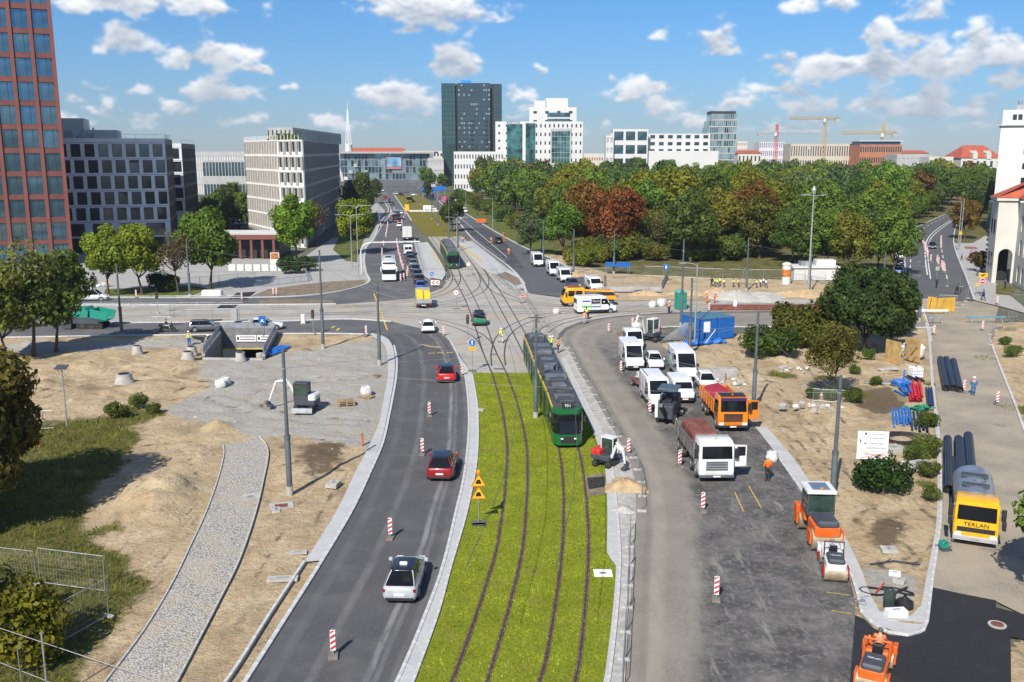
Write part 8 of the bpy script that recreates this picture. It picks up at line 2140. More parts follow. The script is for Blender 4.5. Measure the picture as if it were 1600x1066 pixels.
# big black pipes on the lane
BP = mt('black_pe_pipe',(.018,.019,.022),.4,var=.2);BPS = mt('pipe_blue_line',(.02,.09,.3),.5);BLP = mt('blue_pe_pipe',(.01,.16,.55),.45);RPP = mt('red_duct',(.55,.02,.03),.45)
def pipe(a,b,r,label,mat=BP,z=0,group=None,sag=0,hollow=True):
 A,B_ = G(*a),G(*b);c = (A+B_)/2;d = B_-A;L = d.length;root = thing('pipe',label,'pipe',(c.x,c.y,r+.02+z+max(0,hz(c.x,c.y))),math.atan2(d.y,d.x),group)
 n = 14;S = []
 for x,q in ((-L/2+.35,r*.86),(-L/2,r*.86),(-L/2,r),(L/2,r),(L/2,r*.86),(L/2-.35,r*.86)): S.append([(x,q*math.cos(t),q*math.sin(t) + sag*math.sin(x*2)) for t in (2*math.pi*i/n for i in range(n))])
 MB().loft(S).build('shell',mat,root,smooth=True)
 m = MB()
 for t in (.6,2.2): m.bx(-L/2+.1,L/2-.1,r*math.cos(t)-.012,r*math.cos(t)+.012,r*math.sin(t)-.01,r*math.sin(t)+.006)
 m.build('coloured_line',BPS if mat is BP else mat,root)
for i,(a,b) in enumerate((((1469,566),(1478,612)),((1478,566),(1490,612)),((1489,569),(1499,614)))): pipe(a,b,.34,('large black pipe on the lane, left of three','large black pipe on the lane, middle of three','large black pipe with blue cap on the lane, right of three')[i])
for i,(a,b,r,z) in enumerate((((1480,692),(1481,772),.32,0),((1488,724),(1490,776),.28,0),((1497,692),(1499,760),.32,0),((1505,696),(1508,760),.24,0),((1512,688),(1518,760),.36,0))): pipe(a,b,r,('long black pipe at the kerb side of the tank lorry','shorter black pipe beside the long one at the kerb','black pipe behind the tank lorry, third from the kerb','thin black pipe behind the tank lorry','thick black pipe behind the tank lorry, furthest right')[i],z=z)
for i in range(6): a = 1394+i*5;pipe((a,642+i%2*2),(a+3,672-(i%3)*3),.09,'bright blue pipe in the small bundle on the sand',BLP,group='blue pipes in the bundle',z=(i%2)*.1)
for i in range(5): a = 1421+i*6;pipe((a,644+i%2*2),(a+4,677-(i%2)*3),.10,'short black pipe beside the blue bundle',BP,group='short black pipes',z=0)
for i in range(6): pipe((1419+i*3.4,604),(1423+i*3.4,630),.11,'red cable duct in the upright bundle',RPP,group='red ducts in the bundle',z=.05+(i%3)*.2)
for i in range(4): pipe((1398+i*6,612-i*3),(1414+i*3,620),.10,'blue duct heaped beside the red bundle',BLP,group='blue ducts beside the red bundle',z=(i%2)*.25)
for i in range(5): pipe((1414+i*4,592),(1428+i*4,598),.09,'short dark pipe piled near the white tank',BP,group='dark pipes near the white tank',z=(i%2)*.12)
for i in range(3): pipe((1447+i*4,608),(1450+i*4,636),.10,'dark pipe at the kerb right of the red bundle',BP,group='dark pipes at the kerb',z=0)
b = GH(1406,606);root = thing('hose_coil','tangle of bright blue hose by the red ducts','hose',b);m = MB()
for k in range(4):
 for i in range(14):
  a,c_ = 2*math.pi*i/14,2*math.pi*(i+1)/14;rr = .6+.12*k;m.tube((rr*math.cos(a),rr*.8*math.sin(a),.1+k*.14+.1*math.sin(a*2)),(rr*math.cos(c_),rr*.8*math.sin(c_),.1+k*.14+.1*math.sin(c_*2)),.06,5)
m.build('coil',BLP,root);MB().tube((.4,.2,.1),(.45,.3,1.6),.08,6).build('upright_end',BLP,root)
b = GH(1408,690);root = thing('hose_coil','flat coil of black hose on the sand','hose',b);m = MB()
for k in range(6):
 for i in range(18):
  a,c_ = 2*math.pi*i/18,2*math.pi*(i+1)/18;rr = .8+.16*k;m.tube((rr*1.3*math.cos(a)+k*.05,rr*math.sin(a),.05+k*.02),(rr*1.3*math.cos(c_)+k*.05,rr*math.sin(c_),.05+k*.02),.035,4)
m.build('coil',BP,root);MB().tube((1.5,.5,.05),(3.2,.9,.05),.035,4).build('loose_end',BP,root)
b = GH(1437,640);root = thing('net_heap','heap of green netting in front of the red ducts','netting',b);m = MB();
for i in range(60): m.box((rng.gauss(0,.6),rng.gauss(0,.25),abs(rng.gauss(.12,.1))),(.35,.3,.04),rng.random()*3,rng.uniform(-.6,.6),rng.uniform(-.6,.6))
m.build('netting',mt('green_net',(.02,.20,.11),.8),root);MB().box((.5,.0,.25),(.4,.3,.2),.5).build('folded_edge',mt('green_net',(.02,.20,.11),.8),root)
# white tank in a cage, trench box
b = GH(1430,592);root = thing('ibc_tank','white cube tank in a wire cage on the sand','tank',b,R(5));MB().cbox(-.6,.6,-.5,.5,.2,1.2,.08).build('bottle',WHITE,root);m = MB()
for i in range(6): m.tube((-.62+i*.248,-.53,.15),(-.62+i*.248,-.53,1.22),.015,4)
for z in (.2,.5,.85,1.2): m.tube((-.63,-.53,z),(.63,-.53,z),.015,4)
m.build('cage',STEEL,root);MB().bx(-.62,.62,-.52,.52,0,.15).build('pallet',TIMBER,root);MB().lathe([(.12,1.2),(.12,1.3)],10).build('lid',REDP,root)
b = GH(1409,568);root = thing('trench_box','timber and steel trench frame standing on the sand','trench box',b,R(20))
for x in (-1.3,1.3): MB().bx(x-.07,x+.07,-1.1,1.1,0,2.4).build('side_panel',mt('ply_panel',(.42,.27,.10),.8,var=.25),root)
for y in (-.8,.8):
 for z in (.7,1.7): MB().tube((-1.25,y,z),(1.25,y,z),.06,6).build('strut',STEEL,root)
b = GH(1425,560);root = thing('white_tank','round white plastic tank behind the trench frame','tank',b);MB().lathe([(1.1,.2),(1.3,.5),(1.3,1.3),(1.0,1.6),(.3,1.7)],18).build('shell',WHITE,root,smooth=True);MB().lathe([(.9,0),(1.0,.2)],14).build('base',CONC,root)
# debris on the sand and the paved tip
DEB = [((1378,880),(1.6,.08,.06),'thin dark bar on the sand tip',DGM),((1345,935),(1.0,.05,.04),'thin rod on the paved tip',STEEL),((1417,880),(1.4,.08,.06),'dark bar on the sand beside the lane kerb',DGM),((1425,975),(1.3,.07,.05),'crossed timber stick on the tip, right one',TIMBER),((1412,972),(1.4,.07,.05),'crossed timber stick on the tip, left one',TIMBER),((1372,600),(2.6,.5,.15),'grey plank bundle on the sand behind the ducts',STEEL),((1388,580),(2.2,.6,.2),'pale plank bundle near the trench frame',CONC),((1395,587),(1.8,.5,.15),'brown board near the white cube tank',TIMBER),((1300,855),(1.3,.8,.1),'white torn sheet at the kerb behind the rollers',WHITE),((1346,947),(.4,.3,.25),'grey bucket-like box on the strip',STEEL)]
for p,s_,l,mt_ in DEB:
 b = GH(*p);root = thing('debris',l,'debris',b,rng.uniform(-.8,.8));MB().cbox(-s_[0]/2,s_[0]/2,-s_[1]/2,s_[1]/2,0,s_[2],min(s_)*.2).build('piece',mt_,root);MB().box((s_[0]*.2,s_[1]*.4,s_[2]*.8),(s_[0]*.5,s_[1]*.6,s_[2]*.6),.4).build('fragment',mt_,root)
b = GH(1389,948);root = thing('drum','dark green steel drum on the paved tip','drum',b);MB().lathe([(.28,0),(.3,.03),(.28,.3),(.3,.33),(.28,.6),(.3,.85),(.26,.87)],14).build('shell',mt('drum_green',(.04,.06,.05),.5),root,smooth=True);MB().lathe([(.05,.87),(.05,.9)],8).build('bung',STEEL,root)
b = GH(1413,950);root = thing('rubble_sack','black rubbish sack on the paved tip','sack',b);m = MB();m.lathe([(.3,0),(.45,.15),(.42,.35),(.2,.5),(.06,.62)],10);m.build('sack',BLACK,root,smooth=True);MB().lathe([(.06,.6),(.1,.7)],6).build('knot',BLACK,root)
b = GH(1384,925);root = thing('sling_straps','loose black lifting straps on the sand tip','straps',b);m = MB();pts = [Vector((1.2*math.sin(t*1.3)*1.1,.45*math.cos(t*2.1),.06)) for t in (i*.35 for i in range(22))];m.path(pts,.045,4);m.build('strap',BLACK,root);MB().path([Vector((-.6,-.2,.06)),Vector((-.1,.4,.07)),Vector((.3,1.0,.06))],.04,4).build('red_strap',REDP,root)
b = G(1474,858);root = thing('plate_compactor','small blue-green plate compactor on the lane','compactor',b,R(100));MB().cbox(-.4,.4,-.3,.3,.02,.14,.03).build('base_plate',DGM,root);MB().cbox(-.2,.25,-.2,.2,.14,.5,.04).build('engine',TEAL,root);MB().path([Vector((-.25,-.2,.4)),Vector((-.6,-.2,.9)),Vector((-.6,.2,.9)),Vector((-.25,.2,.4))],.025,5).build('handle',STEEL,root)
b = G(1558,978);root = thing('manhole_cover','round unfinished manhole in the fresh black asphalt','manhole',(b.x,b.y,.032));MB().lathe([(.42,0),(.42,.05),(.32,.06)],18).build('ring',CONC,root);MB().lathe([(.3,.05),(.3,.062)],18).build('lid',RUSTY,root)
# earth heap and pit beside the small excavator
def heap(px,r,h,label,mat,name='sand_heap',seed=1,sy=1.0):
 b = GH(*px);n,k = 28,9;r_ = random.Random(seed);V = []
 for j in range(k):
  t = j/(k-1)
  for i in range(n):
   a = 2*math.pi*i/n;rr = r*(1-t)*(1+.22*math.sin(a*3+seed)+.1*math.sin(a*7)+r_.uniform(-.06,.06));V.append((rr*math.cos(a),sy*rr*math.sin(a),h*(1-(1-t)**1.6)*(1+r_.uniform(-.12,.12)) - (.05 if j == 0 else 0)))
 F = [(j*n+i,j*n+(i+1)%n,(j+1)*n+(i+1)%n,(j+1)*n+i) for j in range(k-1) for i in range(n)]
 m = MB().add(V,F);root = thing(name,label,'heap',b);m.build('heap',mat,root,smooth=True);return root
SANDM = mt('yellow_sand',(.42,.30,.17),.95,var=.2,vs=2,bmp=.5,bs=10);GRAVM = mt('grey_gravel_heap',(.42,.40,.36),.95,var=.3,vs=8,bmp=.7,bs=14)
heap((976,762),1.5,.6,'small heap of yellow sand at the fence below the excavator',SANDM,seed=3);heap((974,798),.8,.25,'heap of white gravel at the fence',GRAVM,'gravel_heap',4);heap((1150,466),4.2,1.2,'grey gravel heap beside the workers in orange',GRAVM,'gravel_heap',5);heap((1190,466),4.0,.9,'grey gravel heap right of the first one',GRAVM,'gravel_heap',6)
for i,(p,r,h) in enumerate((((1010,461),3,.7),((1075,460),3.5,.8),((1260,462),5,1.0),((900,432),2.5,.8),((1120,459),3,.9))): heap(p,r,h,('sand heap below the underpass railing','sand heap behind the teal toilet','sandy bank below the floodlight mast','sand heap beside the white minibus','sandy bank behind the workers in orange')[i],SANDM,'sand_heap',10+i,.5)
sheet('dug_soil',[(914,745),(938,740),(950,745),(950,772),(918,778)],.055,SOIL);sheet('dug_soil',[(917,748),(945,746),(945,762),(920,766)],.062,mt('black_membrane',(.02,.021,.022),.6,var=.4,vs=6))
# blue containers, toilet, rail stack, hoarding
b = GH(1093,533);root = thing('site_container','pair of blue steel site containers behind the masts','container',b,R(22))
CB = mt('container_blue',(.012,.12,.42),.5,var=.12,dirt=((.02,.07,.2),1.5))
for i,x in enumerate((0,2.55)):
 MB().bx(x,x+2.4,0,4.2,.05,2.6).build('container_body',CB,root)
 m = MB()
 for k in range(9): m.bx(x+.12+k*.25,x+.24+k*.25,-.035,-.002,.15,2.5)
 m.build('corrugation',CB,root);MB().bx(x-.04,x+2.44,-.05,4.25,2.6,2.68).build('roof',mt('container_roof',(.07,.16,.24),.6),root)
MB().bx(.5,1.4,-.06,-.04,1.0,2.3).build('notice',WHITE,root)
for k in range(6):
 MB().bx(5.0,5.03,.2+k*.65,.5+k*.65,.2,2.5).build('rib',CB,root)
b = GH(1100,539);root = thing('tarpaulin_roll','crumpled blue tarpaulin at the foot of the containers','tarpaulin',b,R(20));m = MB()
S = []
for i in range(14): x = -2.6+i*.42;rr = .3+.12*math.sin(i*1.9);S.append([(x,rr*1.5*math.cos(t)+.1*math.sin(i*2.3),max(0,rr*(1+math.sin(t)))+.04*math.sin(i*3+t*2)) for t in (2*math.pi*q/10 for q in range(10))])
m.loft(S).build('sheet',mt('tarp_blue',(.01,.13,.48),.6),root,smooth=True);MB().tube((0,-.3,.3),(1.2,-.5,1.9),.04,4).build('strap',WHITE,root)
b = GH(1062,531);root = thing('scaffold_tubes','leaning bundle of scaffold tubes left of the containers','scaffold tubes',b)
for k in range(12): MB().tube((-2.2+k*.28,-.6,.05),(.7+k*.13,.6,2.0),.04,5).build('tube',STEEL,root)
b = G(1063,483);root = thing('portable_toilet','teal portable toilet behind the cross street','toilet',b,R(12));MB().cbox(-.7,.7,-.7,.7,.1,2.5,.06).build('cabin',TEAL,root);MB().cbox(-.55,.55,-.73,-.705,.2,2.2,.02).build('door',TEAL,root);MB().cbox(-.72,.72,-.72,.72,2.5,2.75,.15).build('roof',mt('teal_light',(.1,.4,.33),.5),root);MB().bx(.3,.4,-.76,-.73,1.1,1.3).build('handle',BLACK,root)
b = G(1190,484);root = thing('rail_stack','stack of rusty brown rails along the right tram track','rails',b,R(2))
for k in range(5): MB().bx(-7.5,9.0,-.8+k*.4,-.66+k*.4,.1,.62).build('rail',RUSTY,root)
MB().bx(-6,-5.7,-1,1,0,.1).bx(6,6.3,-1,1,0,.1).build('timber',TIMBER,root)
b = G(1148,485);root = thing('concrete_bollard','white concrete post beside the rail stack','bollard',b);MB().cbox(-.25,.25,-.2,.2,0,1.4,.04).build('block',WHITE,root);MB().cbox(-.3,.3,-.25,.25,0,.15,.03).build('foot',CONC,root)
for i,(a,b_) in enumerate((((1448,487),(1462,489)),((1463,489),(1491,487)))):
 A,B_ = G(*a),G(*b_);d = B_-A;root = thing('hoarding_panel',('yellow plywood hoarding with dark braces at the end of the side street','long yellow plywood hoarding beside it')[i],'hoarding',A,math.atan2(d.y,d.x))
 L = d.length;n = 3
 for k in range(n): MB().bx(L*k/n+.01,L*(k+1)/n-.01,-.02,.02,.05,2.2-.1*i).build('board',mt('yellow_ply',(.62,.36,.05),.7,var=.15,vs=1),root)
 MB().tube((.3,-.05,.1),(L*.45,-.05,2.1),.04,4).build('brace',BLACK if i == 0 else TIMBER,root)
b = G(1455,491);root = thing('barrier_beam','white crash barrier beam in front of the hoarding','barrier',b);MB().cbox(-2.4,2.4,-.1,.1,.4,.65,.03).build('beam',WHITE,root);MB().bx(-2,-1.8,-.2,.2,0,.4).bx(1.8,2.0,-.2,.2,0,.4).build('leg',STEEL,root)
for i,p in enumerate(((1461,506),(1540,505))):
 b = G(*p);root = thing('trestle',('small grey trestle on the sandy ground by the hoarding','blue trestle with rails by the far right ditch')[i],'trestle',b);w_ = (1.0,2.6)[i]
 MB().cbox(-w_,w_,-.1,.1,.7,.95,.02).build('beam',(STEEL,mt('trestle_blue',(.12,.25,.32),.6))[i],root)
 for x in (-w_*.8,w_*.8): MB().tube((x,-.4,0),(x,0,.75),.05,5).tube((x,.4,0),(x,0,.75),.05,5).build('leg',STEEL,root)
# white kiosk roofs and poster column beside the park
b = G(1275,438);root = thing('kiosk','low white kiosk with roof units in front of the park trees','kiosk',b);MB().cbox(-4,4,0,4,0,2.2,.05).build('wall',FWHITE,root);MB().bx(-4.3,4.3,-.3,4.3,2.2,2.45).build('roof',FWHITE,root);MB().cbox(-2.5,-.5,1,3,2.45,3.2,.05).build('roof_unit',STEEL,root);MB().cbox(.3,3.8,1.2,3.2,2.45,3.5,.05).build('roof_hall',FWHITE,root)
b = G(1228,444);root = thing('poster_column','white round poster column with an orange poster by the lawn','poster column',b);MB().lathe([(.75,0),(.75,3.3),(.85,3.35),(.85,3.55),(.3,3.8)],18).build('drum',FWHITE,root,smooth=True);MB().lathe([(.77,1.3),(.77,2.6)],18,sx=1,sy=1).build('poster',mt('orange_poster',(.5,.17,.04),.6,var=.5,vs=3),root)
b = G(430,415);root = thing('advert_board','advertising board with a lit orange picture beside the round tree','board',b);MB().bx(-.9,.9,-.1,.1,.4,2.6).build('frame',WHITE,root);MB().bx(-.8,.8,-.12,-.101,1.3,2.5).build('poster',mt('poster_orange_dark',(.35,.12,.03),.5,var=.6,vs=3),root)
b = G(398,423);root = thing('concrete_barrier','row of pale concrete blocks before the pavilion','barrier',b)
for k in range(7): MB().cbox(-5+k*1.6,-3.6+k*1.6,-.3,.3,0,1.2,.08).build('block',FWHITE,root)
b = G(165,448);root = thing('dumped_sheets','pile of white and orange plastic under the street trees','sheets',b);m = MB()
for i in range(14): m.box((rng.gauss(0,.6),rng.gauss(0,.3),.2+rng.random()*.5),(.8,.5,.06),rng.random()*3,rng.uniform(-.4,.4))
m.build('plastic',WHITE,root);MB().box((.4,0,.8),(.6,.4,.3),.4).build('orange_bag',ORANGE_L,root)
b = G(332,463);root = thing('covered_pallet','white wrapped pallet load at the verge near the big street tree','pallet',b);MB().cbox(-1.6,1.6,-.6,.6,.12,1.0,.15).build('wrap',FWHITE,root);MB().bx(-1.6,1.6,-.6,.6,0,.12).build('pallet',TIMBER,root)
# fresh asphalt patches
for pts in ([(280,536),(295,526),(330,524),(318,537)],[(318,507),(322,500),(348,499),(342,506)],[(338,482),(345,477),(372,476),(366,482)],[(356,468),(370,458),(400,456),(385,468)],[(60,526),(160,516),(250,512),(225,520),(120,527)]):
 sheet('asphalt_patch',pts,.034,ROADN if pts[0][0] > 100 else ROADX)
sheet('asphalt_patch',[(722,358),(760,356),(775,368),(790,378),(800,395),(820,420),(800,418),(757,388),(738,372)],.02,ROADD)
for pts in ([(1506,385),(1525,386),(1528,390),(1508,389)],[(1508,402),(1540,403),(1545,408),(1510,408)]): sheet('red_paving',pts,.03,PAVR)
sheet('dug_soil',[(1556,446),(1590,448),(1580,462),(1556,460)],.03,LAWN)
b = G(745,320);root = thing('orange_skip','orange road-works trailer beside the boulevard','trailer',G(752,350));MB().cbox(-1.6,1.6,-.8,.8,.5,1.6,.05).build('body',ORM,root);[wheel(root,x,y,.32,.2) for x in (-.8,.8) for y in (-.75,.75)]
b = G(636,333);root = thing('road_sign','yellow road-works panel on the boulevard median','road sign',b);MB().bx(-.8,.8,-.05,.05,.8,3.2).build('panel',YELLOW,root);post(root,1.0)
b = G(660,333);root = thing('barrier_beam','long white barrier across the boulevard tram bed','barrier',b);MB().cbox(-5,10,-.2,.2,.5,1.1,.05).build('beam',FWHITE,root);[MB().bx(x-.1,x+.1,-.3,.3,0,.5).build('leg',CONC,root) for x in (-4,0,4,8)]
for i,(px,py,w_) in enumerate(((667,283,1),(678,286,.8),(690,286,.8))):
 Y = 470+i*12;q = AT(px,py,Y);root = thing('direction_sign',('large blue direction board before the station approach','blue direction board right of the large one','small blue direction board furthest right')[i],'sign',(q.x,Y,0));MB().bx(-2.6*w_,2.6*w_,-.1,.1,3.2,5.4).build('board',BLUEP,root);[MB().bx(x-.08,x+.08,0,.2,0,3.2).build('post',STEEL,root) for x in (-2*w_,2*w_)]
b = G(738,322);root = thing('direction_sign','blue sign on the grass beside the far right carriageway','sign',b);MB().bx(-1.3,1.3,-.1,.1,2.4,3.8).build('board',BLUEP,root);[MB().bx(x-.06,x+.06,0,.15,0,2.4).build('post',STEEL,root) for x in (-1,1)]
# scattered stones on the bare ground: uncountable
r_ = np.random.default_rng(9);si = np.where((hard > .5) & (grass < .3))[0];si = si[r_.integers(0,len(si),9000)]
V,F = [],[]
tet = np.array([[1,0,-.4],[-.5,.87,-.4],[-.5,-.87,-.4],[0,0,.8]]);k = 0
for i in si:
 s_ = r_.lognormal(-3.0,.6);a = r_.random()*6.28;c_,sn = math.cos(a),math.sin(a)
 x,y = PTS[i] + r_.uniform(-.2,.2,2);z = HARR[i]
 for t in tet: V.append((x+s_*(t[0]*c_-t[1]*sn),y+s_*(t[0]*sn+t[1]*c_),z+s_*t[2]*.7))
 F += [(k,k+1,k+3),(k+1,k+2,k+3),(k+2,k,k+3)];k += 4
me = mesh_np('stones',np.array(V),np.array(F));o = obj('stones',me,mt('stone_mix',(.42,.38,.31),.9,var=.35,vs=.7),kind='stuff')
# rubble near the right lot
for i,(px,py,n,lab) in enumerate(((1282,645,26,'heap of broken concrete and litter on the right sand lot'),(1232,580,16,'broken concrete lumps left of the green bush'),(1160,598,12,'broken slabs beside the pair of concrete blocks'))):
 b = GH(px,py);root = thing('rubble_pile',lab,'rubble',b)
 for k in range(n):
  s_ = rng.uniform(.15,.6);MB().box((rng.gauss(0,1.3),rng.gauss(0,.9),s_*.2),(s_,s_*rng.uniform(.5,1),s_*rng.uniform(.3,.6)),rng.random()*3,rng.uniform(-.4,.4),rng.uniform(-.4,.4)).build('lump',CONC if k % 4 else WHITE,root)
# ------------------------------------------------------------------ people
def skin_mesh(J,E,name,sub=1):
 me = bpy.data.meshes.new(name);me.from_pydata([j[0] for j in J],E,[]);o = bpy.data.objects.new(name,me);COL.objects.link(o)
 mod = o.modifiers.new('s','SKIN');
 if not me.skin_vertices: me.skin_vertices.new()
 for v,j in zip(me.skin_vertices[0].data,J): v.radius = j[1] if isinstance(j[1],tuple) else (j[1],j[1])
 me.skin_vertices[0].data[0].use_root = True
 mod.use_smooth_shade = True;s = o.modifiers.new('u','SUBSURF');s.levels = sub;s.render_levels = sub
 dg = bpy.context.evaluated_depsgraph_get();out = bpy.data.meshes.new_from_object(o.evaluated_get(dg));bpy.data.objects.remove(o);bpy.data.meshes.remove(me)
 out.name = name;return out
SKIN = mt('skin',(.42,.25,.18),.6);BOOT = mt('boots',(.03,.025,.02),.7)
def pose_meshes(kind):
 # joints: pelvis, chest, neck, head, shoulders, elbows, hands, hips, knees, ankles, toes (1.75 m tall, facing +x)
 P = dict(pel=(0,0,.95),ch=(.02,0,1.32),nk=(.02,0,1.50),hd=(.05,0,1.64),sl=(0,.20,1.42),sr=(0,-.20,1.42),el=(.0,.27,1.14),er=(.0,-.27,1.14),hl=(.1,.27,.90),hr=(.1,-.27,.90),pl=(0,.1,.90),pr=(0,-.1,.90),kl=(.02,.11,.50),kr=(.02,-.11,.50),al=(-.01,.11,.09),ar=(-.01,-.11,.09),tl=(.16,.12,.05),tr=(.16,-.12,.05))
 if kind == 'walk': P.update(kl=(.2,.1,.52),al=(.28,.1,.10),tl=(.44,.1,.08),kr=(-.05,-.1,.5),ar=(-.32,-.1,.14),tr=(-.2,-.1,.05),el=(-.15,.26,1.16),hl=(-.08,.26,.92),er=(.15,-.26,1.16),hr=(.32,-.26,1.0))
 if kind == 'work': P.update(ch=(.15,0,1.28),nk=(.24,0,1.44),hd=(.32,0,1.55),sl=(.18,.2,1.36),sr=(.18,-.2,1.36),el=(.32,.24,1.1),er=(.32,-.24,1.1),hl=(.52,.1,1.0),hr=(.52,-.1,.95))
 if kind == 'sit': P.update(pel=(0,0,.1),ch=(.04,0,.47),nk=(.05,0,.65),hd=(.1,0,.79),sl=(.03,.2,.57),sr=(.03,-.2,.57),el=(.18,.27,.32),er=(.18,-.27,.32),hl=(.42,.15,.38),hr=(.42,-.15,.38),pl=(.02,.1,.08),pr=(.02,-.1,.08),kl=(.45,.14,.12),kr=(.45,-.14,.12),al=(.5,.14,-.3),ar=(.5,-.14,-.3),tl=(.66,.14,-.33),tr=(.66,-.14,-.33))
 V = {k: Vector(v) for k,v in P.items()}
 n = ['pel','ch','nk','hd','sl','sr','el','er','hl','hr','pl','pr','kl','kr','al','ar','tl','tr'];rad = dict(pel=.13,ch=.14,nk=.055,hd=.098,sl=.06,sr=.06,el=.043,er=.043,hl=.036,hr=.036,pl=.085,pr=.085,kl=.058,kr=.058,al=.042,ar=.042,tl=.035,tr=.035)
 ed = [('pel','ch'),('ch','nk'),('nk','hd'),('ch','sl'),('ch','sr'),('sl','el'),('sr','er'),('el','hl'),('er','hr'),('pel','pl'),('pel','pr'),('pl','kl'),('pr','kr'),('kl','al'),('kr','ar'),('al','tl'),('ar','tr')]
 body = skin_mesh([(V[k],rad[k]) for k in n],[(n.index(a),n.index(b)) for a,b in ed],'body');body.materials.append(SKIN)
 jn = ['pel','ch','sl','sr','el','er','wl','wr'];W = dict(V);W['wl'] = V['el'].lerp(V['hl'],.8);W['wr'] = V['er'].lerp(V['hr'],.8)
 jr = dict(pel=.165,ch=.18,sl=.085,sr=.085,el=.066,er=.066,wl=.055,wr=.055);je = [('pel','ch'),('ch','sl'),('ch','sr'),('sl','el'),('sr','er'),('el','wl'),('er','wr')]
 jacket = skin_mesh([(W[k],jr[k]) for k in jn],[(jn.index(a),jn.index(b)) for a,b in je],'jacket');jacket.materials.append(CLOTH)
 tn = ['pel','pl','pr','kl','kr','al','ar'];trr = dict(pel=.155,pl=.105,pr=.105,kl=.08,kr=.08,al=.066,ar=.066);te = [('pel','pl'),('pel','pr'),('pl','kl'),('pr','kr'),('kl','al'),('kr','ar')]
 trou = skin_mesh([(V[k]+(Vector((0,0,.03)) if k[0] == 'a' else Vector()),trr[k]) for k in tn],[(tn.index(a),tn.index(b)) for a,b in te],'trousers');trou.materials.append(CLOTH)
 h = V['hd'];hel = MB().lathe([(.155,.0),(.145,.015),(.118,.02),(.112,.06),(.085,.105),(.03,.13)],14,(h.x+.01,h.y,h.z+.03)).mesh('helmet');soft(hel,50);hel.materials.append(MATTE)
 hair = MB().lathe([(.104,-.05),(.112,.0),(.108,.06),(.075,.10),(.02,.12)],12,(h.x-.012,h.y,h.z+.01)).mesh('hair');soft(hair,80);hair.materials.append(MATTE)
 m = MB()
 for a,t in (('al','tl'),('ar','tr')): m.tube(V[a]+Vector((0,0,.03)),V[a]-Vector((0,0,.05)),.062,8);m.tube(V[a]-Vector((.04,0,.035)),V[t]-Vector((0,0,.0)),.056,8,.045)
 boots = m.mesh('boots');soft(boots,60);boots.materials.append(BOOT)
 m = MB();c = V['ch'];p = V['pel']
 for t in (.25,.75):
  q = p.lerp(c,t);m.lathe([(.178+.012*t,-.03),(.178+.012*t,.03)],14,(q.x,q.y,q.z))
 refl = m.mesh('reflective_band');refl.materials.append(mt('reflective_tape',(.7,.7,.66),.4))
 return dict(body=body,jacket=jacket,trousers=trou,helmet=hel,hair=hair,boots=boots,refl=refl)
POSE = {k: pose_meshes(k) for k in ('stand','walk','work','sit')}
def person(p,rz,label,pose='stand',jacket=(.6,.2,.02),trousers=(.06,.07,.1),helmet=None,hair=(.03,.02,.015),vest=True,s=1.0,group=None):
 root = thing('person',label,'person',p,rz,group);root.scale = (s,s,s);M_ = POSE[pose]
 obj('body',M_['body'],None,root);j = obj('jacket',M_['jacket'],None,root);j.color = (*jacket,1);t = obj('trousers',M_['trousers'],None,root);t.color = (*trousers,1);obj('boots',M_['boots'],None,root)
 if helmet: hh = obj('helmet',M_['helmet'],None,root);hh.color = (*helmet,1)
 else: hh = obj('hair',M_['hair'],None,root);hh.color = (*hair,1)
 if vest: obj('reflective_band',M_['refl'],None,j)
OR_,YV,JE,WH_ = (.78,.20,.02),(.62,.70,.03),(.05,.08,.16),(.8,.8,.78)
